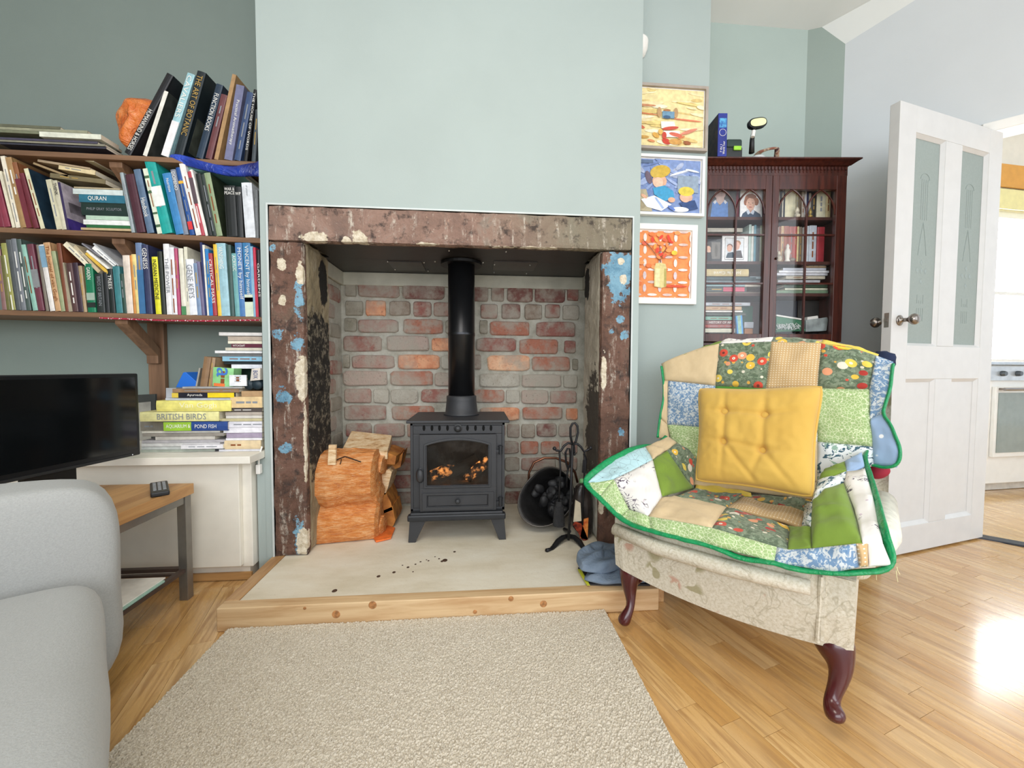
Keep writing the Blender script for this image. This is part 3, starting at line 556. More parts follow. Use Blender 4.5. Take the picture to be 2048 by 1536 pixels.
lg([(768, 930), (796, 915), (806, 905), (800, 935), (780, 942)], 1.93, (0, .12), AMB, 'pointed amber log end sticking out to the right under the pale log')
lg([(757, 945), (778, 938), (784, 944), (776, 975), (770, 990), (756, 985)], 1.86, (0, .16), PALEW, 'yellow split log with pale end halfway up the stack')
lg([(757, 990), (772, 985), (782, 1005), (785, 1020), (760, 1030)], 1.86, (0, .16), AMB, 'knotted amber log near the bottom of the stack')
lg([(757, 1025), (786, 1012), (791, 1040), (786, 1053), (757, 1055)], 1.86, (0, .16), AMB, 'lowest amber log of the stack, its end on the hearth')
b = B(); a0 = onY(655, 930, 1.70); a1 = onY(671, 930, 1.70); b.prism([a0, a1, onY(672, 890, 1.70), onY(657, 890, 1.70)], (0, .012, 0)); tag(obj('kindling_stick', b, PALEW, bevel=.001), 'short pale kindling stick upright on the orange log bag', 'kindling')
# ================================================================== coal scuttle, tools
sc_ = thing('coal_scuttle', tuple(onZ(1100, 1050, HZ)), 'black helmet shaped coal scuttle with a copper handle tipped open on the hearth', 'coal scuttle')
cS = onY(1106, 985, 1.86)
ax = V3((-.38, -.72, .35)).normalized(); up_ = (V3((0, 0, 1))-ax*ax.z).normalized(); sd = up_.cross(ax).normalized()
P = []; P2 = []; NS = 36
for i, (rr, dd) in enumerate(((.01, -.15), (.06, -.148), (.085, -.125), (.105, -.07), (.115, 0.0), (.12, .04), (.124, .065))):
    row = []
    for j in range(NS):
        q = 2*PI*j/NS; lip = 1+.34*max(0, math.cos(q-PI*1.27))**2*(dd > -.05)*(dd+.06)/.14; ex = .05*max(0, math.cos(q-PI*1.27))**2*(dd > 0)
        row.append(cS+sd*math.cos(q)*rr*lip*.92+up_*math.sin(q)*rr*lip+ax*(dd+ex))
    P.append(row)
zmin = min(p.z for r_ in P for p in r_); P = [[p+V3((0, 0, HZ+.002-zmin)) for p in r_] for r_ in P]; cS = cS+V3((0, 0, HZ+.002-zmin))
b = B(); b.grid(P, closed=True); b.f.append(tuple(range(NS))); b.mi.append(0)
obj('bucket', b, M('3b3a3a', .42, metal=.5, var=.35, scale=14, bump=.2), sc_, solid=.003, smooth=True)
b = B(); b.tube(P[-1]+[P[-1][0]], .0035, 6, caps=False); obj('rim', b, M('5b5753', .35, metal=.7), sc_, smooth=True)
hp = [onY(x, y, 1.90) for x, y in ((1057, 968), (1058, 945), (1068, 925), (1088, 916), (1112, 916), (1135, 925), (1150, 945), (1155, 965))]; b = B(); b.tube(hp, .006, 10); obj('handle', b, M('7d5340', .3, metal=.8), sc_, smooth=True)
r4 = random.Random(2); CO = M('2b2b2d', .6, var=.3, bump=.5); k_ = 0
for i in range(34):
    q = r4.uniform(0, 2*PI); rr = r4.uniform(.0, .09); d = .0+r4.uniform(-.03, .035)
    p = cS+sd*math.cos(q)*rr+up_*(math.sin(q)*rr)+ax*(d)
    b = B(); b.sph((0, 0, 0), .023, 9, 6, (1, .75, 1.35), nz=.2); o = tag(obj('coal_briquette', b, CO, smooth=True), 'oval black coal briquette inside the tipped scuttle', 'coal', 'coal briquettes in the scuttle'); o.location = p; o.rotation_euler = (r4.uniform(0, 3), r4.uniform(0, 3), 0)
ty = 1.57
T = lambda px, py, y=ty: onY(px, py, y)
foot = onZ(1139, 1080, HZ); ty = foot.y
ts = thing('tool_stand', tuple(onZ(1138, 1092, HZ)), 'black wrought iron stand for fireside tools in front of the scuttle', 'tool stand')
TI = M('232326', .45, metal=.4, var=.1)
b = B(); b.tube([T(1137, 1080), T(1141, 1000), T(1145, 890)], .0055, 10); obj('pole', b, TI, ts, smooth=True)
b = B(); lp = [(1145, 890), (1141, 872), (1141, 855), (1145, 847), (1150, 846), (1155, 852), (1156, 865), (1152, 882), (1146, 892)]; b.tube([T(x, y) for x, y in lp], .0048, 8); obj('loop_handle', b, TI, ts, smooth=True)
for pts in (((1146, 888), (1136, 886), (1128, 892), (1121, 902), (1113, 901), (1109, 897)), ((1146, 888), (1155, 888), (1162, 894), (1168, 903), (1176, 900), (1181, 896))):
    b = B(); b.tube([T(x, y) for x, y in pts], .0048, 8); b.sph(T(*pts[-1]), .008, 8, 6); obj('hook', b, TI, ts, smooth=True)
b = B(); b.tube([T(1148, 892), T(1149, 904, ty-.03), T(1149, 910, ty-.04)], .004, 8); obj('hook', b, TI, ts, smooth=True)
fz = HZ+.006
for pts in (((1137, 1072), (1126, 1075), (1116, 1083), (1108, 1094), (1102, 1100), (1093, 1101)), ((1137, 1072), (1149, 1075), (1159, 1084), (1166, 1096), (1172, 1102), (1182, 1104))):
    yt = onZ(*pts[-1], fz).y; n_p = len(pts)-1; P_ = [onY(x, y, foot.y+(yt-foot.y)*(i/n_p)) for i, (x, y) in enumerate(pts)]
    b = B(); b.tube(P_, [.010, .011, .012, .011, .010, .008], 8); b.v = [(v[0], v[1], max(v[2], HZ+.0005)) for v in b.v]; obj('leg', b, TI, ts, smooth=True)
P_ = [V3((foot.x, foot.y, fz+.03))]
b = B(); b.tube([P_[0]+V3((0, 0, .002)), (foot.x, ty+.10, fz)], [.008, .008], 8); b.v = [(v[0], v[1], max(v[2], HZ+.0005)) for v in b.v]; obj('leg', b, TI, ts)
def toolthing(nm, lb, cat, pts, y, r_=.0042, loopat=True):
    t = thing(nm, tuple(onY(*pts[-1], y)), lb, cat, 'fireside tools on the stand'); b = B(); b.tube([onY(x, q, y) for x, q in pts], r_, 8); obj('rod', b, TI, t, smooth=True); return t
t = toolthing('hearth_brush', 'black hearth brush hanging from the left hook of the tool stand', 'brush', ((1119, 904), (1121, 940), (1119, 975), (1118, 1003)), ty-.012)
b = B(); p = onY(1118, 1003, ty-.012); b.lathe([(.007, 0), (.013, -.004), (.015, -.022), (.019, -.024), (.023, -.06), (.026, -.102)], p, seg=14); obj('bristles', b, M('2b2b2d', .95, var=.3, bump=.9, bscale=200), t)
t = toolthing('fire_poker', 'thin black fire poker hanging at the right hook of the tool stand', 'poker', ((1169, 904), (1169, 945), (1166, 1000), (1165, 1050)), ty-.01)
b = B(); b.tube([onY(x, y, ty-.01) for x, y in ((1168, 920), (1166, 945), (1170, 946), (1172, 920), (1168, 907))], .005, 8); obj('handle', b, TI, t)
t = toolthing('fire_tongs', 'black fire tongs with a long open loop behind the stand pole', 'tongs', ((1136, 938), (1134, 950), (1134, 975)), ty+.03)
b = B(); b.tube([onY(x, y, ty+.03) for x, y in ((1136, 938), (1132, 925), (1131, 905), (1135, 897), (1139, 897), (1141, 912), (1140, 928), (1136, 938))], .0045, 8); obj('handle', b, TI, t)
# bag of kindling / firelighters behind the stand
fb = thing('fuel_bag', tuple(onZ(1165, 1088, HZ)), 'glossy dark printed bag of fuel with orange and cream print behind the tool stand', 'bag')
def bagmesh(pts, y0, d, m_, par, nm='bag_body', seed=0):
    b = B(); N = len(pts); S_ = 5; P = []
    cx = sum(p[0] for p in pts)/N; cyy = sum(p[1] for p in pts)/N
    for i in range(S_+1):
        k = math.sin(PI*i/S_)*.06+(1 if i not in (0, S_) else .93)
        row = []
        for (x, y) in pts:
            q = onY(cx+(x-cx)*k, cyy+(y-cyy)*k, y0); q = q+V3((0, d*i/S_, 0)); q += V3((1, 1, 1))*noise.noise(q*30+V3((seed, 0, 0)))*.006; q.z = max(q.z, HZ+.001); row.append(q)
        P.append(row)
    b.grid(P, closed=True); c0 = sum(P[0], V3())/N+V3((0, -.01, 0)); c1 = sum(P[-1], V3())/N
    k = len(b.v); b.v += [tuple(c0), tuple(c1)]; b.f += [(k, (j+1) % N, j) for j in range(N)]+[(k+1, S_*N+j, S_*N+(j+1) % N) for j in range(N)]; b.mi += [0]*2*N
    return obj(nm, b, m_, par, subsurf=1)
bagmesh([(1144, 1058), (1172, 1092), (1184, 1080), (1186, 1040), (1185, 1000), (1180, 972), (1160, 970), (1152, 985), (1148, 1020)], 1.66, .05, M('2a2422', .25, var=.4, scale=20, bump=.2), fb)
FR = M('b5482c', .35, var=.5, scale=55, hx2='4a1d18'); CRM = M('e6d9bf', .4); ORG = M('ee9a4e', .35, var=.3, scale=70, hx2='c9502a')
for pts, m_, nm in (([(1146, 1050), (1168, 1084), (1176, 1078), (1164, 1048), (1150, 1043)], FR, 'flame_print'), ([(1151, 1000), (1161, 1006), (1163, 1042), (1147, 1044)], CRM, 'cream_panel'), ([(1168, 1038), (1177, 1036), (1175, 1080), (1160, 1076)], ORG, 'orange_panel')):
    b = B(); b.prism([onY(x, y, 1.652) for x, y in pts], (0, .006, 0)); obj(nm, b, m_, fb)
gb = bagmesh([(1160, 955), (1172, 962), (1184, 975), (1183, 996), (1172, 998), (1163, 985)], 1.69, .03, M('7fbf7c', .35, var=.3, scale=30), None, 'plastic_bag', 4); tag(gb, 'crumpled pale green plastic bag behind the quilt corner and tools', 'bag'); 
# folded blue fleece and yellow edged book on the hearth's right end
def blob_sheet(pts2, z0, hgt, m_, nm, lb, cat, amp=.01, seed=0):
    P0 = [onZ(x, y, z0) for x, y in pts2]; P = []
    for p_, q_ in zip(P0, P0[1:]+P0[:1]): P += [p_, p_.lerp(q_, .33), p_.lerp(q_, .67)]
    N = len(P); c = sum(P, V3())/N; b = B(); rows = []
    for k, (s, h) in enumerate(((1, 0), (1.03, .3), (1.0, .7), (.88, 1), (.6, 1.05), (.3, 1.0))):
        rows.append([c+(p-c)*s+V3((noise.noise(p*12+V3((k, seed, 0)))*amp, noise.noise(p*12+V3((0, k, seed)))*amp, hgt*h*(1+.9*noise.noise(p*16+V3((seed, 0, k*.6)))) if h else 0)) for p in P])
    b.grid(rows, closed=True); q = len(b.v); b.v.append(tuple(c+V3((0, 0, hgt)))); b.f += [((len(rows)-1)*N+j, (len(rows)-1)*N+(j+1) % N, q) for j in range(N)]; b.mi += [0]*N; b.f.append(tuple(range(N))[::-1]); b.mi.append(0)
    return tag(obj(nm, b, m_, subsurf=2), lb, cat)
FLC = M('7d8c9e', .95, var=.18, scale=14, bump=.9, bscale=90, hx2='5f7084')
blob_sheet([(1172, 1164), (1210, 1172), (1260, 1172), (1300, 1168), (1310, 1140), (1270, 1115), (1220, 1112), (1180, 1135)], HZ+.006, .026, FLC, 'folded_fleece', 'lower fold of grey blue fleece lying on the yellow edged book at the hearth end', 'fleece', .022, 3)
blob_sheet([(1152, 1128), (1165, 1148), (1210, 1150), (1262, 1140), (1262, 1112), (1235, 1096), (1205, 1093), (1172, 1107)], HZ+.028, .038, FLC, 'folded_fleece', 'upper rolled fold of grey blue fleece at the right end of the hearth', 'fleece', .026, 6)
bk = thing('picture_book', tuple(onZ(1200, 1165, HZ)), 'flat dark book with a yellow edge under the blue fleece', 'book')
c4 = [onZ(x, y, HZ+.001) for x, y in ((1156, 1138), (1176, 1171), (1300, 1172), (1290, 1130))]; b = B(); b.prism(c4, (0, 0, .006)); obj('cover', b, M('26282e', .4), bk)
c4 = [onZ(x, y, HZ+.0075) for x, y in ((1155, 1139), (1174, 1171), (1180, 1171), (1162, 1139))]; b = B(); b.prism(c4, (0, 0, .0012)); obj('yellow_stripe', b, M('d9d93c', .4), bk)
# ================================================================== shelves on the left
SHW = wood('8d6b50', '6a4d38', .5, 0, 4); SHW2 = wood('8a684e', '694c37', .5, 2, 4)
YS = 1.74
SH = {1: (1.647, 1.643), 2: (1.350, 1.337), 3: (1.030, 1.016)}      # top surface height at x=-1.85 and x=-.89
def shz(k, x): a, c = SH[k]; return a+(c-a)*(x+1.85)/.96
RX = -.817
nmz = {1: 'top', 2: 'middle', 3: 'bottom'}
for k in (1, 2, 3):
    sh = thing('wall_shelf', (-1.8, 1.85, shz(k, -1.8)), f'brown wooden {nmz[k]} bookshelf board spanning the left alcove', 'shelf', None)
    b = B(); z0, z1 = shz(k, -3.1), shz(k, RX); t = .02
    b.add([(-3.1, YS, z0-t), (RX, YS, z1-t), (RX, 1.949, z1-t), (-3.1, 1.949, z0-t), (-3.1, YS, z0), (RX, YS, z1), (RX, 1.949, z1), (-3.1, 1.949, z0)], [(0, 3, 2, 1), (4, 5, 6, 7), (0, 1, 5, 4), (1, 2, 6, 5), (2, 3, 7, 6), (3, 0, 4, 7)])
    obj('board', b, SHW, sh, bevel=.002)
    for xc in (-1.437, -2.35):                  # bracket on the wall post under each shelf
        z = shz(k, xc)-t; b = B()
        b.add([(xc-.022, YS+.03, z), (xc+.022, YS+.03, z), (xc+.022, YS+.03, z-.02), (xc-.022, YS+.03, z-.02), (xc-.022, 1.93, z-.15), (xc+.022, 1.93, z-.15), (xc+.022, 1.93, z-.11), (xc-.022, 1.93, z-.11)], []); b.v = []; b.f = []; b.mi = []
        prof_ = [(YS+.015, z-.001), (YS+.055, z-.001), (1.925, z-.118), (1.925, z-.18), (1.905, z-.18), (1.905, z-.145), (YS+.015, z-.022)]
        b.prism([(xc-.024, y, q) for y, q in prof_], (.048, 0, 0)); obj('bracket', b, SHW2, sh, bevel=.002)
for xc, zb_, lb in ((-1.437, .50, 'upright brown timber post fixed to the alcove wall behind the leaning magazines'), (-2.35, .02, 'upright brown timber post at the far left behind the books')):
    b = B(); b.box((xc-.034, 1.926, zb_), (xc+.034, 1.949, 1.62)); o = obj('shelf_post', b, SHW2, bevel=.002); tag(o, lb, 'post')
    o.location = (0, 0, 0)
PAGES = NT('book_pages', .9); f = PAGES.noise(PAGES.mapping(PAGES.tc.outputs['Object'], scale=(700, 2, 2)), 1, 2); PAGES.base(PAGES.ramp(f, (.4, 'cfc4ab'), (.6, 'efe8d6'))); PAGES = PAGES.m
TXT = {'w': M('f4f2ec', .5, var=.02), 'k': M('24242a', .5, var=.02), 'g': M('c9a45a', .4, metal=.3, var=.02), 'b': M('3a4f86', .5, var=.02), 'y': M('f0dc4a', .5, var=.02), 'r': M('c23a2e', .5, var=.02), 'gy': M('8c9096', .5, var=.02), 'pb': M('b9dbe6', .5, var=.02), 'cr': M('fbf8d0', .5, var=.02), 'br': M('8a4a1c', .5, var=.02)}
rb = random.Random(11)
NB = [0]
def book(o, eu, w, h, d, hx, label, title=None, tc='w', tpos=.55, tlen=.6, hard=True, band=None, horiz=None, group=None, cover=None, cat='book', label2=None, rough=.4, name='book'):
    """local frame: x thickness 0..w, y depth 0 (spine) .. d, z height 0..h"""
    NB[0] += 1; m = M(hx, rough, var=.13, scale=40, bump=.04) if not isinstance(hx, bpy.types.Material) else hx
    t = min(.0022 if hard else .0009, w*.2); b = B(); R_ = .002 if hard else 0
    b.box((0, 0, 0), (t, d, h)); b.box((w-t, 0, 0), (w, d, h))
    if w > .006 and hard:                      # rounded spine
        sp = [(0, .001), (w*.2, -.0012), (w*.5, -.002), (w*.8, -.0012), (w, .001), (w, .004), (0, .004)]
        b.prism([(x, y, 0) for x, y in sp][::-1], (0, 0, h))
    else: b.box((0, -.0005, 0), (w, .0015, h))
    ob = obj(name, b, m); ob.location = o; ob.rotation_euler = eu; tag(ob, label, cat, group)
    b = B(); b.box((t, .002, R_+.0005), (w-t, d-R_-.0008, h-R_-.0005)); obj('pages', b, PAGES, ob, local=True)
    ys = -.0024 if (w > .006 and hard) else -.0009
    if band:
        for (z0, z1, bh) in band:
            b = B(); b.box((w*.02, ys-.0003, h*z0), (w*.98, ys+.002, h*z1)); obj('spine_band', b, M(bh, .45, var=.08, scale=50), ob, local=True)
            ys2 = ys-.0006
    if cover:
        for (y0, y1, z0, z1, bh) in cover:
            b = B(); b.box((w-.0002, d*y0, h*z0), (w+.0004, d*y1, h*z1)); obj('cover_picture', b, M(bh, .3, var=.35, scale=25), ob, local=True)
    if title:
        if horiz is not None:
            for i, ln in enumerate(title.split('\n')):
                text('title', ln, (w/2, ys-.0009, h*(horiz-i*.075)), (1, 0, 0), (0, 0, 1), w*.86, h*.06, TXT[tc], ob)
        else: text('title', title, (w/2, ys-.0009, h*tpos), (0, 0, -1), (1, 0, 0), h*tlen, min(w*.62, h*tlen/len(title)*1.7), TXT[tc], ob)
    elif w > .013 and rb.random() < .55:        # lines of small unreadable print, as thin bars
        b = B(); z = h*.82
        for q in range(rb.randint(2, 3)):
            l = h*rb.uniform(.1, .28); b.box((w*.40, ys-.0002, z-l), (w*.58, ys+.001, z)); z -= l+h*.05
        obj('spine_print', b, rb.choice([TXT['gy'], TXT['br']] if lin(hx if isinstance(hx, str) else 'ffffff')[1] > .35 else [TXT['gy'], TXT['g'], TXT['w']]), ob, local=True)
    return ob
ORD = ['first', 'second', 'third', 'fourth', 'fifth', 'sixth', 'seventh', 'eighth', 'ninth', 'tenth', 'eleventh', 'twelfth', 'thirteenth', 'fourteenth', 'fifteenth', 'sixteenth', 'seventeenth', 'eighteenth', 'nineteenth', 'twentieth', 'twenty first', 'twenty second', 'twenty third', 'twenty fourth', 'twenty fifth', 'twenty sixth']
ROWS = {}
def row(k, data, yf=0): ROWS.setdefault(k, []).extend(data)
def fill(k, data, yf=YS+.004):
    n = len(data)
    for i, (xb, xt, yt, w, hx, desc, *kw) in enumerate(data):
        kw = kw[0] if kw else {}
        pb_ = onY(xb, 0, yf); zs = None
        # bottom point: on the shelf surface at that column
        p0 = onY(xb, 500, yf); zsh = shz(k, p0.x); p = V3((p0.x, yf, zsh))
        t = onY(xt, yt, yf); dx, dz = t.x-p.x, t.z-p.z; h = math.hypot(dx, dz); a = math.atan2(dx, dz)
        W_ = w*1.76/FPX*1.0; 
        o = p-V3((math.cos(a), 0, -math.sin(a)))*(W_/2); o.z = zsh+.0003+(abs(math.sin(a))*W_ if a > 0 else 0)
        where = f', {ORD[i]} from the left on the {nmz[k]} shelf' if i < n/2 else f', {ORD[n-1-i]} from the right on the {nmz[k]} shelf'
        book(o, (0, a, 0), W_, h, min(kw.pop('d', rb.uniform(.13, .165)), .185), hx, desc+where, group=f'books on the {nmz[k]} shelf', **kw)
row(1, [
 (262, 341, 152, 12, '1f1e22', 'tall black book leaning far right', dict(title='HUMANKIND & HORSES', tpos=.3, tlen=.5, d=.17)),
 (296, 333, 184, 7, 'e9e6dc', 'thin white book with dark cover leaning', dict(cover=((0, 1, 0, 1, '3a3b38'),), hard=False)),
 (336, 383, 150, 13, '9fc9d2', 'pale blue and white book leaning', dict(title='CAVALIERS', tpos=.72, tlen=.5, band=((0, .42, 'f1eef0'),))),
 (362, 404, 146, 15, '1d262b', 'large black book on botanic art', dict(title='THE ART OF BOTANIC', tpos=.6, tlen=.7, tc='g', d=.18, cover=((.1, .6, .1, .5, '4b5048'),))),
 (404, 440, 171, 12, '27384b', 'navy book with white capital lettering', dict(title='FUNCTION BOOKS', tpos=.62, tlen=.5)),
 (422, 449, 191, 11, '6a3d40', 'maroon book', {}),
 (437, 469, 150, 7, 'b08c62', 'tall thin tan board backed book', dict(hard=False)),
 (461, 481, 172, 14, '77799a', 'lavender grey paperback', dict(title='Practical Aromatherapy', tpos=.5, tlen=.6, hard=False)),
 (479, 501, 186, 11, '3b5078', 'blue hardback', {}),
 (495, 511, 180, 6, '1d1d20', 'thin black book with white spine lettering', dict(title='THE HOUSE OF WORDS', tlen=.8)),
 (511, 515, 220, 7, '4a5257', 'dark grey book against the chimney breast', {})])
row(2, [
 (6, -14, 355, 10, '7d2e40', 'maroon hardback leaning left'),
 (17, -8, 366, 11, '8c3a4c', 'wine red hardback leaning left'),
 (30, 0, 343, 5, 'e8e0c8', 'thin cream pamphlet leaning left', dict(hard=False)),
 (39, 5, 313, 7, 'efe6d2', 'tall white folder leaning left', dict(hard=False)),
 (51, 16, 316, 11, 'a9875c', 'tan brown book leaning left'),
 (62, 28, 326, 9, '8d5a3a', 'orange brown book leaning left', dict(band=((0, .75, '74303c'),))),
 (75, 42, 348, 9, '6f2c38', 'maroon paperback leaning left'),
 (88, 52, 338, 7, 'ddd9b8', 'cream edged magazine with dark blue cover', dict(cover=((0, 1, 0, 1, '22384a'),), d=.18, hard=False)),
 (121, 97, 360, 9, 'd5d0b4', 'cream paperback leaning left', dict(hard=False)),
 (131, 109, 362, 8, 'cdc8b0', 'cream book with black title', dict(title='THINK', tc='k', tpos=.82, tlen=.25)),
 (138, 118, 365, 4, '3a2f55', 'thin purple book', dict(cover=((0, 1, .25, 1, 'b3aab6'), (.1, .8, .4, .62, '4d4750'), (0, 1, 0, .25, '443480')), d=.17, hard=False)),
 (268, 243, 346, 6, '9aa6ab', 'thin silver grey book'),
 (284, 259, 350, 15, '4e2a35', 'dark maroon book', {}),
 (303, 274, 340, 12, '5e7590', 'grey blue book with navy cover', dict(title='Handbook', tpos=.4, tlen=.3, cover=((0, 1, 0, 1, '16304f'),))),
 (321, 290, 338, 8, 'dfe6d2', 'white ring bound book with green dots', dict(band=((.1, .14, '4a6a4a'), (.3, .33, '4a6a4a'), (.62, .66, '4a6a4a'), (.85, .89, '4a6a4a')), hard=False)),
 (336, 298, 317, 18, '1fa39c', 'big teal lever arch file', dict(band=((.36, .62, 'f2f3ef'),), d=.18, name='lever_arch_file', cat='file')),
 (362, 333, 348, 15, '3f86c0', 'bright blue book', dict(title='Nutrition', tpos=.8, tlen=.22)),
 (373, 346, 340, 9, '7f8798', 'grey book with white title', dict(title='DOMINO', tpos=.82, tlen=.28)),
 (386, 356, 336, 8, '214f96', 'blue book with a red foot', dict(band=((.08, .2, 'd8363a'), (.76, .8, 'e8b23a')))),
 (399, 364, 328, 10, 'ece9e6', 'white tall folder', dict(hard=False)),
 (407, 379, 344, 7, 'b64452', 'red and brown pictorial book', dict(band=((.5, .9, '5a4a52'),))),
 (415, 382, 340, 5, 'eceae4', 'thin white booklet', dict(hard=False)),
 (421, 396, 348, 9, '1f2423', 'black book'),
 (430, 404, 350, 8, '26302d', 'dark green black book', {}),
 (440, 414, 347, 11, '8fa07c', 'green landscape spined book with black cover', dict(cover=((0, 1, 0, 1, '37402f'),), d=.17))])
row(2, [
 (466, 459, 372, 20, '191b1a', 'thick black WAR & PEACE book', dict(title='WAR &\nPEACE', horiz=.93, band=((.0, .02, '191b1a'),))),
 (482, 476, 374, 11, '26282a', 'black book left of the white one', dict(title='WP', horiz=.86)),
 (502, 493, 366, 18, 'e4e8ee', 'thick white book', dict(title='of power', tc='gy', tpos=.85, tlen=.2)),
 (515, 512, 380, 6, '777a7c', 'grey book squeezed against the chimney breast')], YS+.006)
row(3, [
 (4, -4, 498, 8, '8d6a68', 'dusty mauve book'), (12, 4, 512, 8, '6d6a3c', 'dark olive book'), (22, 7, 487, 9, '9a9a55', 'olive yellow sunflower patterned book'), (32, 17, 480, 9, '55595c', 'grey book'), (43, 27, 478, 8, '777b82', 'light grey book'), (53, 37, 479, 8, '4d5c58', 'dark grey green book'),
 (66, 46, 490, 8, '8fbcae', 'mint green book'), (78, 60, 489, 11, '6f3a48', 'maroon and grey book', dict(band=((.35, .62, '8b8d90'),))), (90, 75, 490, 5, '7d7468', 'thin grey brown book'), (101, 83, 490, 9, 'e9e4e0', 'white book with a pale blue top', dict(band=((.66, .98, '7fa3bb'),))),
 (112, 93, 486, 11, 'c99f74', 'tan book with brown title', dict(title='The Journal of van Gogh', tc='br', tpos=.55, tlen=.8)), (122, 106, 503, 8, '9aa37c', 'sage green book'), (130, 117, 487, 7, '7b4630', 'reddish brown book'), (137, 125, 526, 6, 'a79c86', 'thin grey tan book', dict(hard=False)),
 (147, 138, 527, 10, '5a3f3e', 'purple brown book'), (158, 150, 526, 9, '3d2a38', 'dark plum book'), (166, 160, 532, 6, 'b19a78', 'thin tan book'), (180, 177, 528, 14, '177a55', 'emerald green book with photographs', dict(band=((.25, .4, '9fb3a4'), (.1, .2, '252a28')), title='GARDEN', tpos=.8, tlen=.25)), (199, 198, 548, 14, '2b302f', 'charcoal book with silver spine lettering', dict(title='BIRDS OF BRITAIN', tc='gy', tlen=.75)),
 (211, 210, 545, 8, '232527', 'black book'), (222, 219, 538, 9, '1c2423', 'black book titled TREES', dict(title='TREES', tpos=.7, tlen=.32)), (236, 232, 533, 12, '3f7f86', 'teal book'), (246, 243, 548, 7, '2c4a3f', 'dark green book'),
 (257, 252, 511, 12, 'e3d5c8', 'cream and pink book'), (266, 262, 511, 5, 'd08a3c', 'thin orange book'), (273, 267, 509, 8, 'e6cf85', 'pale yellow book', {})])
row(3, [
 (282, 277, 486, 11, '6d82a6', 'tall lavender blue book', dict(band=((0, .62, '3c6f9e'),))), (295, 289, 490, 12, '34395c', 'tall navy book', dict(title='GENESIS', tpos=.8, tlen=.3)), (314, 309, 514, 10, 'e2dd2e', 'bright yellow book', dict(title='INDIAN MEDICINE', tc='k', tpos=.6, tlen=.7)), (324, 319, 503, 8, '23291f', 'dark book behind the yellow one'),
 (336, 332, 488, 10, 'eceaec', 'tall white book', dict(title='THE POWER', tc='gy', tlen=.5)), (346, 342, 495, 10, 'e4e3e8', 'white book'), (355, 351, 497, 6, 'b54a72', 'pink book'), (365, 361, 497, 8, 'e4e0cf', 'cream book with green foot', dict(band=((0, .13, '4f8a5a'),))), (373, 371, 494, 6, 'dedac6', 'thin cream book', dict(hard=False)),
 (384, 378, 519, 16, 'e9ebf2', 'thick white book', dict(title='GENE KEYS', tc='gy', tpos=.6, tlen=.6)), (396, 391, 527, 9, '7d93b3', 'grey blue book'), (404, 396, 524, 7, '6f6786', 'lilac grey book'), (409, 402, 485, 4, '2b3566', 'thin tall navy book', dict(hard=False)), (413, 407, 490, 4, 'e7e4da', 'thin tall white book', dict(hard=False)), (419, 413, 498, 7, '2f7fc0', 'blue magazine bound book', dict(hard=False)),
 (427, 420, 507, 8, 'a8353d', 'red book', dict(title='CRITICAL MASS', tlen=.7)), (437, 430, 489, 7, 'f0c43c', 'golden yellow thin book'), (448, 441, 487, 17, '9ec6d2', 'wide light blue book with a wading bird', dict(title='VANISHING', tpos=.8, tlen=.3, d=.17)), (462, 457, 490, 8, '3a5652', 'dark teal book'), (473, 468, 507, 9, '74aeb0', 'teal and white book', dict(title='ACRYLIC', tpos=.84, tlen=.25)),
 (483, 477, 486, 13, '4f7fb8', 'blue art book on a painter', dict(title='MONET by himself', tpos=.58, tlen=.7)), (497, 492, 486, 15, '3f80b4', 'blue art book with green foot', dict(title='VINCENT by himself', tpos=.62, tlen=.68, band=((0, .3, 'dbe6cf'), (.2, .26, '3f9a6e')))), (506, 503, 493, 5, '8fb9d6', 'thin pale blue book', dict(hard=False)), (512, 508, 495, 5, 'c9334e', 'thin crimson book', dict(hard=False)), (519, 516, 500, 6, '1c1a20', 'black book against the chimney breast', dict(title='GARDENS', tlen=.5))])
for k_ in (1, 2, 3): fill(k_, ROWS[k_])
def lying(xl, xr, yt, yb, y, hx, label, d=.15, title=None, tc='w', tpos=.5, tlen=.6, hard=False, band=None, group=None, tilt=0, zmin=None, cat='book', name='book', rot=0):
    """a book lying flat with its spine towards the room, ends measured at the given columns"""
    a = onY(xl, (yt+yb)/2, y); c_ = onY(xr, (yt+yb)/2, y); zb_ = onY((xl+xr)/2, yb, y).z; zt_ = onY((xl+xr)/2, yt, y).z
    h = c_.x-a.x; w = max(.0025, zt_-zb_)
    return book(V3((c_.x, y, zb_)), (0, -PI/2+tilt, rot), w, h, d, hx, label, title=title, tc=tc, tpos=1-tpos if title else .5, tlen=tlen, hard=hard, band=[(1-q, 1-p_, k_) for p_, q, k_ in band] if band else None, group=group, cat=cat, name=name)
G2 = 'books lying flat on the middle shelf'
for (xl, xr, yt, yb, hx, lb, kw) in (
 (162, 266, 456.5, 461, 'c9b088', 'tan book lowest of the flat stack on the middle shelf', {}), (173, 265, 450.5, 456, '2c6a3c', 'green book second lowest of the flat stack on the middle shelf', {}), (167, 263, 440.5, 450, 'eef1ee', 'white book in the flat stack on the middle shelf', {}), (172, 260, 432, 440, 'b9d3bf', 'pale green book in the flat stack on the middle shelf', {}),
 (163, 256, 406, 431.5, '1c302c', 'thick black green book in the flat stack on the middle shelf', dict(title='PHILIP GRAY  SCULPTOR', tc='gy', tlen=.75, hard=True)), (158, 250, 390, 405.5, '2f6f86', 'blue book in the flat stack on the middle shelf', dict(title='QURAN', tpos=.4, tlen=.4)), (146, 246, 379, 389.5, 'd3dedd', 'pale grey blue book topmost of the flat stack on the middle shelf', {})):
    lying(xl, xr, yt, yb, YS+.01, hx, lb, group=G2, **kw)
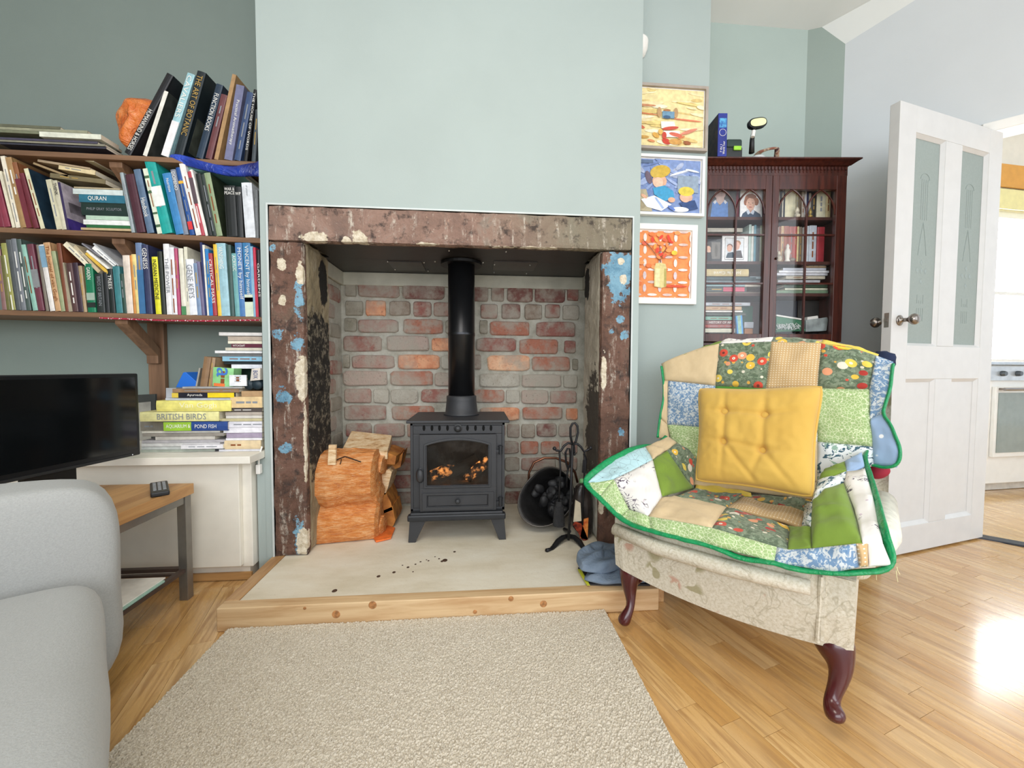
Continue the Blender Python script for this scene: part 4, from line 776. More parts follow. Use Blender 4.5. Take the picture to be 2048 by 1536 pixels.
for (x0, y0, x1, y1, t_, hx, lb, rz) in ((66, 326, 135, 352, 3.5, 'a48d6a', 'dog eared brown magazine sloping over the leaning books', .35), (75, 321, 180, 338, 4, 'b59f82', 'thin tan pamphlet in the loose papers under the top shelf', .3), (117, 336, 190, 348, 8, 'e3d0a4', 'cream old paperback lying on the loose papers', .45), (127, 313, 188, 322, 7, 'd8cfae', 'topmost yellowed paperback just under the top shelf', .5), (100, 353, 210, 366, 8, '7d7154', 'dull olive book sloping over the flat stack', .2), (148, 374, 240, 378, 2.5, 'b9a98a', 'thin fawn booklet on the flat stack', .1)):
    a = onY(x0, y0, YS+.02); c_ = onY(x1, y1, YS+.02); L = (c_-a).length; sl = math.atan2(c_.z-a.z, c_.x-a.x)
    book(V3((c_.x, YS+.02, c_.z-.004)), (0, -PI/2-sl, 0), t_*1.78/FPX, L, .15, hx, lb, hard=False, group='loose papers on the middle shelf')
for (x0, y0, x1, y1, t_, hx, lb, rz) in ((371, 330, 492, 348, 4, 'e6e3da', 'white book lying over the tops of the right hand books', 0), (375, 336, 490, 354, 5, '6fa3a0', 'pale teal book lying under the white one over the right hand books', 0)):
    a = onY(x0, y0, YS+.02); c_ = onY(x1, y1, YS+.02); L = (c_-a).length; sl = math.atan2(c_.z-a.z, c_.x-a.x)
    book(V3((c_.x, YS+.02, c_.z-.004)), (0, -PI/2-sl, 0), t_*1.78/FPX, L, .15, hx, lb, hard=False, group='books lying across the middle shelf')
for (x0, y0, x1, y1, t_, hx, lb) in ((126, 490, 172, 533, 9, 'ece3c8', 'cream booklet leaning steeply left above the purple books'), (146, 494, 196, 546, 6, 'c7b696', 'tan booklet leaning over the emerald book'), (170, 508, 214, 548, 5, 'e0b84c', 'thin yellow booklet leaning on the charcoal book'), (172, 503, 217, 540, 4, 'f0eee8', 'thin white booklet leaning beside the yellow one'), (184, 497, 228, 534, 7, 'f3f2f0', 'white brochure leaning in front of the teal book'), (163, 488, 200, 514, 2.5, '8a8890', 'thin grey leaflet in the leaning booklets'), (186, 488, 236, 532, 2.5, 'b9bcc0', 'thin silver leaflet at the right of the leaning booklets')):
    a = onY(x0, y0, YS+.004); c_ = onY(x1, y1, YS+.004); L = (c_-a).length; an = math.atan2(a.x-c_.x, a.z-c_.z)
    book(c_, (0, an, 0), t_*1.76/FPX, L, .13, hx, lb+' on the bottom shelf', hard=False, group='booklets leaning over the bottom shelf')
# top shelf, left end: magazines
for (x0, x1, yt, yb, hx, lb, d) in ((0, 212, 288, 293, '3d3c48', 'dark magazine lowest on the left of the top shelf', .17), (-60, 210, 282, 288, '8a8676', 'grey brown magazine second on the left of the top shelf', .16), (-80, 195, 277, 282, '4e4a5c', 'slate magazine in the pile on the left of the top shelf', .16), (79, 202, 266, 276, 'e4e6d6', 'white booklet in front of the magazine pile on the top shelf', .08), (-50, 190, 262, 268, '7a7d66', 'olive grey magazine near the top of the pile on the top shelf', .12), (-90, 175, 255, 261, '9c9c84', 'sage grey magazine second from the top on the top shelf', .12), (-100, 120, 248, 254, '6a6b58', 'topmost olive magazine at the far left of the top shelf', .12)):
    lying(x0, x1, yt, yb, YS+(.004 if d > .1 else -.0), hx, lb, d=d, group='magazines on the top shelf', cat='magazine', name='magazine')
# orange bag and blue bag
OB = NT('orange_plastic', .18); v = OB.tc.outputs['Object']; f = OB.noise(v, 12, 5, .65, .5); OB.bump(OB.noise(v, 22, 4, .6, 1.2), 1, .02); OB.base(OB.ramp(f, (.3, 'c4561f'), (.5, 'e07a36'), (.7, 'f0a266'))); OB = OB.m
def pouch(pts, y0, d, m_, nm, lb, cat, amp, seed, zfloor=None, sub=2, freq=18):
    b = B(); P = []; cx = sum(p[0] for p in pts)/len(pts); cc = sum(p[1] for p in pts)/len(pts); S_ = 10
    for i in range(S_+1):
        k = (math.sin(PI*i/S_))**.35 if 0 < i < S_ else .0
        r_ = []
        for x, y in pts:
            q = onY(cx+(x-cx)*max(k, .02), cc+(y-cc)*max(k, .02), y0)+V3((0, d*i/S_, 0))
            q += V3((noise.noise(q*freq+V3((seed, 0, 0))), noise.noise(q*freq+V3((0, seed, 0))), noise.noise(q*freq+V3((0, 0, seed)))))*amp
            if zfloor is not None: q.z = max(q.z, zfloor)
            r_.append(q)
        P.append(r_)
    b.grid(P, closed=True); N = len(pts); b.f += [tuple(range(N))[::-1], tuple(range(S_*N, S_*N+N))]; b.mi += [0, 0]
    return tag(obj(nm, b, m_, subsurf=sub), lb, cat)
pouch([(250, 296), (228, 285), (220, 262), (206, 222), (210, 208), (225, 195), (240, 175), (262, 168), (288, 178), (306, 192), (302, 230), (290, 260), (275, 298)], YS+.0, .17, OB, 'plastic_bag', 'crumpled orange plastic bag behind the leaning black book on the top shelf', 'bag', .03, 3, shz(1, -1.4)+.002, 2, 24)
BB = NT('blue_plastic', .15); v = BB.tc.outputs['Object']; BB.bump(BB.noise(v, 14, 3, .5, 1.5), .9, .02); BB.base(BB.ramp(BB.noise(v, 8, 4), (.35, '16206a'), (.65, '2f4fc0'))); BB = BB.m
b = B(); rows = []
for (x, yt, yb) in ((338, 306, 316), (350, 304, 322), (370, 308, 330), (395, 316, 336), (420, 322, 343), (445, 328, 349), (462, 330, 352), (485, 324, 352), (505, 320, 350), (520, 317, 352)):
    a = onY(x, yt, YS-.004); c_ = onY(x, yb, YS-.004); m_ = (a+c_)/2; h_ = (a-c_).length/2; nn = 10
    rows.append([m_+V3((0, -math.cos(2*PI*j/nn)*min(.018, h_)*.7+.012, math.sin(2*PI*j/nn)*h_))+V3((0, 1, 1))*noise.noise(V3((x*.02, j*.7, 0)))*.006 for j in range(nn)])
b.grid(rows, closed=True); b.f += [tuple(range(10)), tuple(range(len(rows)*10-1, len(rows)*10-11, -1))]; b.mi += [0, 0]
tag(obj('plastic_bag', b, BB, subsurf=2), 'shiny royal blue plastic bag hanging out below the top shelf', 'bag')
b = B(); pr = [(onY(x, y, YS-.003)) for x, y in ((200, 636), (330, 641), (420, 642), (520, 640))]; b.tube(pr, .0035, 6); CORD = NT('red_dotted', .7); CORD.base(CORD.ramp(CORD.vor(CORD.tc.outputs['Object'], 130), (.25, 'f0e4e4'), (.34, 'b02a44'))); tag(obj('trimming', b, CORD.m), 'red and white dotted trim along the front of the bottom shelf', 'trimming')
# ================================================================== white cupboard with the piles on top
cu_ = thing('cupboard', (-1.3, 1.7, 0), 'cream painted low cupboard built into the left alcove', 'cupboard')
b = B(); b.box((-2.2, 1.575, .05), (-.853, 1.949, .462)); b.box((-2.2, 1.585, 0), (-.87, 1.949, .05)); obj('carcass', b, CREAM, cu_, bevel=.003)
b = B(); b.box((-2.2, 1.50, .462), (-.816, 1.597, .489)); b.box((-2.2, 1.59, .462), (-.8165, 1.949, .489)); b.v = b.v; obj('top_board', b, CREAM, cu_, bevel=.002)
b = B(); b.box((-1.60, 1.552, .062), (-.885, 1.574, .455)); obj('door', b, M('f1ecdf', .45, var=.02), cu_, bevel=.003)
b = B(); b.box((-2.2, 1.575, 0), (-.86, 1.584, .028)); obj('plinth_strip', b, wood('c99c66', 'a77a48', .5, 0, 4), cu_)
b = B(); p = onY(518, 937, 1.585); b.box((p.x-.008, 1.575, p.z-.02), (p.x+.008, 1.595, p.z+.016)); b2 = b; cb = thing('cable_socket', tuple(p), 'small cream plug block on a white cable beside the cupboard top', 'socket'); obj('block', b, WHITE, cb, bevel=.003)
b = B(); b.tube([p+V3((0, 0, .016)), p+V3((.004, -.006, .05)), onY(524, 893, 1.59)], .003, 6); obj('cable', b, WHITE, cb)
Yp = 1.60
PG = 'books and papers piled on the left cupboard'
def pile(data, y, grp=PG):
    for (xl, xr, yt, yb, hx, lb, *kw) in data:
        kw = kw[0] if kw else {}; yy = y+kw.pop('dy', 0)+rb.uniform(0, .006)
        lying(xl, xr, yt, yb, yy, hx, lb, group=grp, **kw)
pile([(281, 430, 899, 904, 'a9b0a4', 'lowest grey green magazine at the left of the cupboard pile', {}), (283, 450, 893, 898.5, 'c8cbc8', 'silver magazine second from the bottom left of the cupboard pile', {}), (360, 449, 898, 903.5, '2a2c33', 'thin black folder under the white edged book on the cupboard', {}), (362, 446, 889, 897.5, 'e3e0e4', 'white edged black book low in the cupboard pile', dict(dy=-.02)), (283, 440, 886, 892.5, 'd6d4d2', 'pale magazine with grey edge on the cupboard', {}), (284, 452, 880, 885.5, 'b5b1b4', 'lilac grey magazine on the cupboard', {}), (311, 430, 873, 879.5, 'cdc7be', 'folded cream magazine below the fish book', {}), (285, 448, 866, 872.5, '9c958c', 'grey brown magazine below the fish book', {}), (284, 440, 862, 865.7, 'dcd8cc', 'thin cream magazine directly below the fish book', {})], Yp)
lying(328, 455, 843.5, 861.5, Yp-.01, '2b4a8c', 'green and blue hardback on aquarium and pond fish in the cupboard pile', title='POND FISH', tpos=.66, tlen=.34, hard=True, band=[(0, .43, '9cc83c')], group=PG)
pb = [o for o in COL.objects if o.name.startswith('book') and o.get('label', '').startswith('green and blue hardback')][0]
hb = max(v.co.z for v in pb.data.vertices); text('title', 'AQUARIUM &', (max(v.co.x for v in pb.data.vertices)/2, -.0034, hb*.77), (0, 0, -1), (1, 0, 0), hb*.38, .016, TXT['w'], pb)
pile([(281, 327, 843.5, 861.5, '8b8478', 'grey patterned book end left of the fish book', dict(dy=.03))], Yp)
lying(280, 438, 823.5, 842.5, Yp-.012, 'ece6a4', 'long pale yellow hardback titled British Birds on the cupboard', title='BRITISH BIRDS', tc='gy', tpos=.53, tlen=.62, hard=True, group=PG)
lying(313, 462, 801, 822.5, Yp-.008, 'f2e884', 'thick lemon yellow hardback lying above the British Birds book', title='Van Gogh', tc='cr', tpos=.56, tlen=.5, hard=True, group=PG)
lying(331, 472, 796, 800.3, Yp, 'c8cdd6', 'thin pale blue book under the black ayurveda book', group=PG)
lying(344, 471, 785.5, 795.3, Yp-.004, '1d1d2c', 'black and yellow paperback titled Ayurveda on the cupboard pile', title='Ayurveda', tpos=.36, tlen=.24, band=[(.56, .98, 'f3d51c'), (0, .1, 'e6c94a')], group=PG)
lying(345, 478, 777.5, 785, Yp, '9a7a5c', 'brown board book on top of the ayurveda book', group=PG)
lying(365, 485, 773.5, 777, Yp-.004, 'a7a7a6', 'thin grey board on top of the left cupboard pile', group=PG)
# upright small books on the pile
def upright(xl, xr, yt, yb, y, w, hx, lb, lean=0, d=.1, **kw):
    a = onY(xl, yb, y); c_ = onY(xr, yt, y); return book(V3((a.x, y, a.z)), (0, lean, 0), (c_.x-a.x) if w is None else w, c_.z-a.z, d, hx, lb, group='small books standing on the cupboard pile', **kw)
b = B(); q = [onY(x, y, 1.66) for x, y in ((351, 775), (366, 745), (371, 744), (396, 766), (392, 775))]; b.prism(q, (0, .07, 0)); tag(obj('box_file', b, M('1f6fd6', .4, var=.05), bevel=.002), 'bright blue plastic box leaning on the cupboard pile', 'box')
upright(391, 395, 735, 773, 1.64, .006, 'a59f94', 'thin grey booklet beside the old brown books', lean=.2, hard=False)
OLD = M('8f6f50', .8, var=.25, scale=30, bump=.4)
upright(400, 414, 712, 773, 1.63, .026, '8f6f50', 'worn brown leather hardback leaning, left of two', lean=.16, d=.12)
upright(415, 424, 714, 773, 1.635, .017, 'a5886a', 'worn tan hardback leaning, right of two', lean=.14, d=.12)
gb_ = upright(425, 458, 734, 772, 1.61, .074, '92d08c', 'mint green childrens book with a big blue letter on the cupboard pile', lean=.07, d=.05)
text('title', 'a', (.034, -.0035, .055), (0, 0, -1), (1, 0, 0), .034, .04, M('3f74c9', .5), gb_); 
b = B(); b.box((.006, -.0032, .001), (.045, -.002, .012)); obj('orange_corner', b, M('f07a3a', .5), gb_, local=True)
cd = upright(459, 487, 750, 772, 1.60, .062, 'edeff4', 'small white card standing right of the mint green book', d=.004, hard=False)
for i, l_ in enumerate(('Sweet', 'William', 'Flowers')): text('print', l_, (.031, -.0016, .036-i*.009), (1, 0, 0), (0, 0, 1), .022, .005, TXT['gy'], cd)
bn = thing('binoculars', tuple(onY(504, 780, 1.62)), 'dark blue green binoculars lying on the cupboard pile', 'binoculars')
for x in (497, 513):
    p = onY(x, 770, 1.61); b = B(); b.lathe([(.017, 0), (.019, .004), (.019, .03), (.014, .05), (.012, .09)], p, (0, 1, .1), seg=16); obj('barrel', b, M('22333c', .5, var=.2), bn, smooth=True)
b = B(); p = onY(505, 766, 1.63); b.box((p.x-.02, 1.63, p.z-.004), (p.x+.02, 1.66, p.z+.006)); obj('bridge', b, BLK, bn)
# right hand stack, bottom to top
pile([(438, 521, 898.3, 902.5, 'e9e8ee', 'thin white magazine lowest in the right cupboard stack', {}), (449, 522, 881, 898, 'dcc6a0', 'thick book with tan page edges low in the right cupboard stack', dict(hard=True, dy=-.01)), (452, 524, 876, 880.5, 'f0eef2', 'white booklet on the tan paged book', {}), (453, 524, 866, 875.5, 'a89bb0', 'purple grey book in the right cupboard stack', {}), (447, 524, 855, 865.5, 'eceaf0', 'white book in the right cupboard stack', {}), (455, 524, 843, 854.5, 'e3e1e8', 'pale grey book in the right cupboard stack', {}), (439, 524, 837, 842.5, 'c9bf96', 'thin cream book in the right cupboard stack', {}), (452, 524, 831, 836.5, 'd9d4cb', 'bundle of papers in the right cupboard stack', {}), (451, 524, 824, 830.5, 'b9aea2', 'grey bundle of papers in the right cupboard stack', {}), (457, 524, 816, 823.5, '584f4a', 'dark brown book under the manila envelope', {}), (461, 524, 793.5, 815.5, 'e4c795', 'manila envelope bundle in the right cupboard stack', dict(dy=-.008)), (483, 524, 782, 793, 'b5936b', 'brown box under the binoculars', dict(dy=.0))], Yp)  # dark slab below the envelope stands for shade in the gap
pile([(470, 524, 738, 781, '1f3a30', 'dark green box behind the binoculars', dict(dy=.05, d=.1)), (463, 524, 729, 737, 'e4e6ee', 'white book above the dark green box', {}), (448, 524, 723, 728.5, '1f2b2d', 'black book under the light blue book', dict(dy=.02)), (445, 524, 713, 722.5, '8fbfd8', 'light blue book in the upper right stack', {}), (438, 524, 707.5, 712.5, '7d7a78', 'grey thin book in the upper right stack', dict(dy=.01)), (430, 524, 701.5, 706.5, 'f3f2f4', 'long white book in the upper right stack', {}), (451, 524, 695.5, 701, 'd3cdbb', 'thin cream book in the upper right stack', {}), (463, 524, 688, 695, '5e1630', 'maroon book with white title in the upper right stack', dict(title='WITCHCRAFT', tpos=.25, tlen=.4)), (456, 524, 682, 687.5, 'e9e2cc', 'cream book in the upper right stack', {}), (456, 524, 673, 681.5, 'b8a898', 'brown grey book in the upper right stack', {}), (438, 524, 665, 671.5, 'ddd9d6', 'topmost white magazine of the upper right stack', {})], 1.655, 'books in the upper right stack by the chimney breast')
b = B(); b.prism([onY(x, y, 1.60) for x, y in ((500, 762), (520, 760), (520, 736), (503, 738))], (0, .03, 0)); o = tag(obj('small_box', b, M('d8cfc4', .5), bevel=.001), 'small cream box with blue letters above the binoculars', 'box'); text('print', 'BOX', onY(511, 749, 1.5985), (0, 0, -1), (1, 0, 0), .03, .016, TXT['b'], o, local=False)
b = B(); q = [onY(x, y, 1.86) for x, y in ((272, 905), (310, 905), (310, 788), (272, 790))]; b.prism(q, (0, .012, 0)); o = tag(obj('framed_print', b, M('3b3d3b', .5), bevel=.002), 'dark grey frame leaning on the wall behind the television', 'frame')
b = B(); q = [onY(x, y, 1.859) for x, y in ((272, 902), (303, 902), (302, 803), (272, 806))]; b.prism(q, (0, -.001, 0)); obj('print', b, M('9a978f', .6, var=.2), o)
b = B(); q = [onY(x, y, 1.90) for x, y in ((332, 900), (352, 900), (352, 776), (332, 776))]; b.prism(q, (0, .01, 0)); tag(obj('notice_board', b, M('c9ccd2', .5)), 'pale grey board leaning on the wall behind the yellow books', 'board')
# ================================================================== TV table, TV, remote
tb = thing('tv_table', (-1.2, 1.25, 0), 'oak topped low table with brushed steel frame under the television', 'table')
OAK = wood('c99a63', 'a87645', .4, 1, 4); STEEL = M('8e8a84', .35, metal=.7, var=.08)
tx1, ty1, tz1 = -.994, 1.481, .402
b = B(); b.box((-1.52, 1.10, tz1-.036), (tx1, ty1, tz1)); obj('table_top', b, OAK, tb, bevel=.002)
for x in (-1.50, tx1-.035):
    for y in (1.11, ty1-.034): b = B(); b.box((x, y, 0), (x+.028, y+.028, tz1-.037)); obj('leg', b, STEEL, tb, bevel=.001)
for (a_, c_) in (((-1.47, ty1-.03, tz1-.062), (tx1-.035, ty1-.01, tz1-.0365)), ((-1.47, 1.115, tz1-.062), (tx1-.035, 1.135, tz1-.0365)), ((tx1-.031, 1.138, tz1-.062), (tx1-.010, ty1-.034, tz1-.0365)), ((-1.497, 1.138, tz1-.062), (-1.476, ty1-.034, tz1-.0365))):
    b = B(); b.box(a_, c_); obj('rail', b, STEEL, tb)
sz = .112; 
for (a_, c_) in (((-1.47, ty1-.03, sz-.012), (tx1-.035, ty1-.012, sz)), ((tx1-.029, 1.138, sz-.012), (tx1-.012, ty1-.034, sz)), ((-1.495, 1.138, sz-.012), (-1.478, ty1-.034, sz)), ((-1.47, 1.117, sz-.012), (tx1-.035, 1.135, sz))):
    b = B(); b.box(a_, c_); obj('shelf_rail', b, M('4a3c36', .45), tb)
for i in range(7):
    y = 1.15+i*.044; b = B(); b.box((-1.478, y, sz-.009), (tx1-.029, y+.012, sz-.002)); obj('shelf_slat', b, M('4a3c36', .45), tb)
b = B(); b.fbox((-1.30, 1.27, sz+.001), (1, 0, 0), (0, 1, 0), 0, .29, -.10, .09, 0, .006); tag(obj('folder', b, M('a9cfc0', .4)), 'pale green folder on the lower shelf of the television table', 'folder')
b = B(); b.fbox((-1.28, 1.25, sz+.008), (1, 0, 0), (0, 1, 0), 0, .265, -.08, .12, 0, .004); tag(obj('paper_sheet', b, M('efece4', .6)), 'white paper pad on the green folder under the television', 'paper')
b = B(); b.fbox((-1.14, 1.15, sz+.013), (.94, .34, 0), (-.34, .94, 0), 0, .06, -.02, .10, 0, .003); tag(obj('cardboard_strip', b, M('a58c6e', .7)), 'narrow brown card strip on the white papers under the television', 'card')
tv = thing('television', (-1.18, 1.2, tz1), 'black flat screen television angled on the oak table', 'television')
eT = V3((-.155, -.988, 0)); nT = V3((-.988, .155, 0)); pT = V3((-1.14, 1.45, 0))
b = B(); b.fbox(pT, eT, nT, 0, .44, 0, .03, .512, .787); obj('casing', b, M('121417', .3, var=.05), tv, bevel=.004)
b = B(); b.fbox(pT, eT, nT, .012, .428, -.0015, 0, .535, .775); GL = M('0a0d0f', .12, var=.02); obj('screen', b, GL, tv)
b = B(); b.fbox(pT, eT, nT, .03, .41, -.003, 0, .514, .522); obj('speaker_strip', b, M('1e2022', .5), tv)
b = B(); q = pT+eT*.03+nT*-.003; b.sph((q.x, q.y, .518), .0018, 6, 5); obj('standby_light', b, M('e9eef2', .3), tv)
b = B(); m_ = pT+eT*.24; b.fbox(m_, eT, nT, -.06, .06, .012, .03, tz1+.006, .56); obj('stand_neck', b, BLK, tv)
b = B(); b.lathe([(.0, 0), (.10, 0), (.10, .005), (.02, .009), (.0, .009)], (0, 0, 0), seg=36, caps=False); b.v = [(m_.x+eT.x*v[0]+nT.x*v[1]*.6+nT.x*.02, m_.y+eT.y*v[0]+nT.y*v[1]*.6, v[2]+tz1+.0005) for v in b.v]; obj('stand_base', b, M('15171a', .2), tv, smooth=False)
rp = onZ(320, 977, tz1+.012); rc = thing('remote_control', (rp.x, rp.y, tz1), 'black remote control at the right edge of the oak table', 'remote')
nr = (onZ(317, 961, .415)-onZ(321, 990, .415)).normalized(); er = V3((nr.y, -nr.x, 0)); rp = (onZ(317, 961, .415)+onZ(321, 990, .415))/2
b = B(); b.fbox(rp, er, nr, -.023, .023, -.078, .078, tz1-rp.z+.001, tz1-rp.z+.016); obj('shell', b, M('202124', .4), rc, bevel=.004, seg=3)
b = B()
for i in range(6):
    for j in range(3): b.fbox(rp, er, nr, -.016+j*.012, -.008+j*.012, -.05+i*.02, -.039+i*.02, tz1-rp.z+.016, tz1-rp.z+.0172)
obj('keys', b, M('9a9da2', .5), rc)
# ================================================================== sofa
sf = thing('sofa', (-1.1, .7, 0), 'light grey fabric sofa at the left edge, angled towards the hearth', 'sofa')
FAB = NT('grey_weave', .95); v = FAB.tc.outputs['Object']; FAB.b.inputs['Sheen Weight'].default_value = .2
FAB.bump(FAB.noise(v, 380, 2, .6), .35, .002); FAB.base(FAB.mix(FAB.ramp(FAB.noise(v, 300, 3, .7), (.35, 0.0), (.65, .5)), 'a9aaa8', '959694')); FAB = FAB.m
az = math.radians(40); eS = V3((-math.sin(az), math.cos(az), 0)); aS = V3((-math.cos(az), -math.sin(az), 0))   # eS away along the front edge, aS towards the sofa's back
def cushion(o, e, n, L, D, z0, z1, m_, nm, par, r_=.04, bulge=.02, seed=0, pw=5.0):
    b = B(); NXc, NYc, NZc = 14, 14, 8; o, e, n = V3(o), V3(e), V3(n)
    def F(u, t, w):
        p = o+e*(L*u)+n*(D*t)+V3((0, 0, z0+(z1-z0)*w)); c = o+e*(L/2)+n*(D/2)+V3((0, 0, (z0+z1)/2)); d = p-c
        lx, ly, lz = d.dot(e)/(L/2), d.dot(n)/(D/2), d.z/((z1-z0)/2)
        k = pw; s = (abs(lx)**k+abs(ly)**k+abs(lz)**k)**(1/k); s = 1/s if s > 1 else 1
        q = c+d*(1-(1-s)*1.0); q += (e*lx*(1-ly*ly)*(1-lz*lz)+n*ly*(1-lx*lx)*(1-lz*lz)+V3((0, 0, 1))*lz*(1-lx*lx)*(1-ly*ly))*bulge
        return q+V3((1, 1, 1))*noise.noise(q*9+V3((seed, 0, 0)))*.006
    U = [i/NXc for i in range(NXc+1)]; Tt = [i/NYc for i in range(NYc+1)]; Wt = [i/NZc for i in range(NZc+1)]
    b.grid([[F(u, 0, w) for u in U] for w in Wt]); b.grid([[F(u, 1, w) for u in U[::-1]] for w in Wt]); b.grid([[F(u, t, 1) for u in U] for t in Tt]); b.grid([[F(u, t, 0) for u in U[::-1]] for t in Tt])
    b.grid([[F(0, t, w) for t in Tt[::-1]] for w in Wt]); b.grid([[F(1, t, w) for t in Tt] for w in Wt])
    return obj(nm, b, m_, par, subsurf=1, merge=True)
pS = onZ(214, 1536, .02); pS = V3((pS.x, pS.y, 0))
armo = onZ(239, 1240, .0)
d1 = ray(236, 1100); d1 = V3((d1.x, d1.y, 0)); pa = d1*(1.30/d1.length)
cushion(pa+V3((-.0, 0, 0)), eS, aS, .17, .8, .05, .545, FAB, 'arm', sf, bulge=.002, seed=2, pw=9)
d2 = ray(206, 1200); d2 = V3((d2.x, d2.y, 0)); pc2 = d2*(1.13/d2.length)
cushion(pc2-eS*.62, eS, aS, .775, .6, .17, .362, FAB, 'seat_cushion', sf, bulge=.008, seed=5, pw=8)
b = B(); b.fbox(pc2+aS*.015, eS, aS, -.75, .15, 0.02, .75, .03, .18); obj('base', b, FAB, sf, bevel=.02, seg=3)
b = B(); b.fbox(pc2+aS*.6, eS, aS, -.75, .15, 0, .18, .05, .62); obj('backrest', b, FAB, sf, bevel=.04, seg=4)
b = B(); b.lathe([(.02, 0), (.025, .05)], pc2+eS*.06+aS*.08, seg=12); obj('foot', b, BLK, sf)
# ================================================================== pictures
def flat(nm, parent, TLp, wv, hv, nv, shapes, th=.0004):
    """flat print: shapes in 0..1 picture units; ('p', hex, pts) polygon or ('e', hex, cx, cy, rx, ry, rot) ellipse, painter's order"""
    b = B(); mats = []; idx = {}
    TLp, wv, hv, nv = V3(TLp), V3(wv), V3(hv), V3(nv)
    for i, s in enumerate(shapes):
        hx = s[1]
        if hx not in idx: idx[hx] = len(mats); mats.append(M(hx, .6, var=.12, scale=60, bump=.25, bscale=120))
        if s[0] == 'p': pts = s[2]
        else:
            _, _, cx, cy, rx, ry, *ro = s; ro = math.radians(ro[0]) if ro else 0; ar = wv.length/hv.length
            pts = []
            for k in range(14):
                q = 2*PI*k/14; x, y = rx*math.cos(q), ry*math.sin(q)/ar*1.0; pts.append((cx+x*math.cos(ro)-y*math.sin(ro)*1.0, cy+(x*math.sin(ro)+y*math.cos(ro))*ar))
        b.add([TLp+wv*min(1, max(0, x))+hv*min(1, max(0, y))+nv*(th*(i+1)*.25) for x, y in pts], [tuple(range(len(pts)))], idx[hx])
    return obj(nm, b, mats, parent)
R_ = lambda x0, y0, x1, y1: [(x0, y0), (x1, y0), (x1, y1), (x0, y1)]
def painting(lb, pTL, pTR, pBR, pBL, y, fw, fd, fm, shapes, mount=None, hid=0.0):
    a, c_, d, e_ = [onY(*q, y) for q in (pTL, pTR, pBR, pBL)]
    x0 = .662-hid if hid is not None else a.x; x1 = (c_.x+d.x)/2; z1 = (a.z+c_.z)/2; z0 = (e_.z+d.z)/2
    t = thing('painting', ((x0+x1)/2, 1.8, (z0+z1)/2), lb, 'painting', 'paintings beside the chimney breast'); yb = 1.799
    b = B(); k = [(x0, z0), (x1, z0), (x1, z1), (x0, z1)]; frame(b, k, [(x0+fw, z0+fw), (x1-fw, z0+fw), (x1-fw, z1-fw), (x0+fw, z1-fw)], yb-fd, yb); obj('frame', b, fm, t, bevel=.0015)
    ix0, ix1, iz0, iz1 = x0+fw, x1-fw, z0+fw, z1-fw; yc = yb-fd*.45
    b = B(); b.box((ix0, yc, iz0), (ix1, yb-.001, iz1)); obj('backing', b, mount or M('f3f1ec', .6), t)
    m = .004 if mount is None else .004; w, h = ix1-ix0-2*m, iz1-iz0-2*m
    return flat('canvas', t, (ix0+m, yc-.0008, iz1-m), (w, 0, 0), (0, 0, -h), (0, -1, 0), shapes), t
rp_ = random.Random(8)
S1 = [('p', 'ead9a0', R_(0, 0, 1, 1))]
for i in range(46):
    y = rp_.random(); S1.append(('e', rp_.choice(['efe3b8', 'e6cf86', 'f1e8c8', 'dcbf7c', 'ead8a8', 'd9c27a']), rp_.random(), y, rp_.uniform(.06, .2), rp_.uniform(.012, .04), rp_.uniform(-10, 10)))
S1 += [('e', 'd07a4e', .2, .45, .2, .011, 4), ('e', 'd9795a', .78, .53, .2, .013, 3), ('e', 'c98a62', .2, .31, .16, .02, 0), ('e', 'cf6a48', .12, .66, .1, .03, 20), ('e', 'd98a70', .8, .73, .12, .03, -20), ('e', 'd5a24a', .36, .82, .05, .04, 30), ('e', 'dcae5a', .42, .76, .03, .05), ('e', 'c4402c', .5, .92, .06, .05, 20), ('e', '9a5a34', .78, .93, .05, .035, 10), ('e', 'c6984a', .2, .86, .07, .025), ('e', 'd98a5a', .3, .92, .05, .02, 10), ('e', 'cf7a4a', .7, .84, .05, .018, -20), ('e', '7a8a4a', .1, .84, .03, .02), ('e', 'cf9a50', .62, .92, .09, .05)]
S1 += [('e', 'b99468', .40, .42, .03, .09), ('e', 'b99468', .62, .42, .03, .09), ('p', '6d93ad', R_(.44, .4, .6, .52)), ('e', '3f5e80', .5, .50, .05, .03), ('e', 'a8744a', .5, .38, .05, .02), ('p', 'f4eee0', [(.42, .58), (.6, .57), (.62, .68), (.43, .7)]), ('e', 'c9503c', .55, .69, .11, .03, -8), ('p', 'f5ece6', [(.46, .74), (.68, .73), (.67, .84), (.47, .85)]), ('e', 'd06a54', .62, .8, .09, .035, 10), ('e', 'c74634', .47, .82, .03, .06)]
painting('warm yellow oil painting in a taupe frame, topmost beside the chimney breast', (1285, 164), (1420, 174), (1412, 302), (1283, 297), 1.78, .013, .022, M('a79c92', .5), S1, hid=.006)
S2 = [('p', '7f95c4', R_(0, 0, 1, 1))]
for i in range(40): S2.append(('e', rp_.choice(['8fa3cf', '6d84b8', '9fb0d6', '7b90c0', 'a9b4cf']), rp_.random(), rp_.random()*.7, rp_.uniform(.05, .16), rp_.uniform(.02, .05), rp_.uniform(-50, 50)))
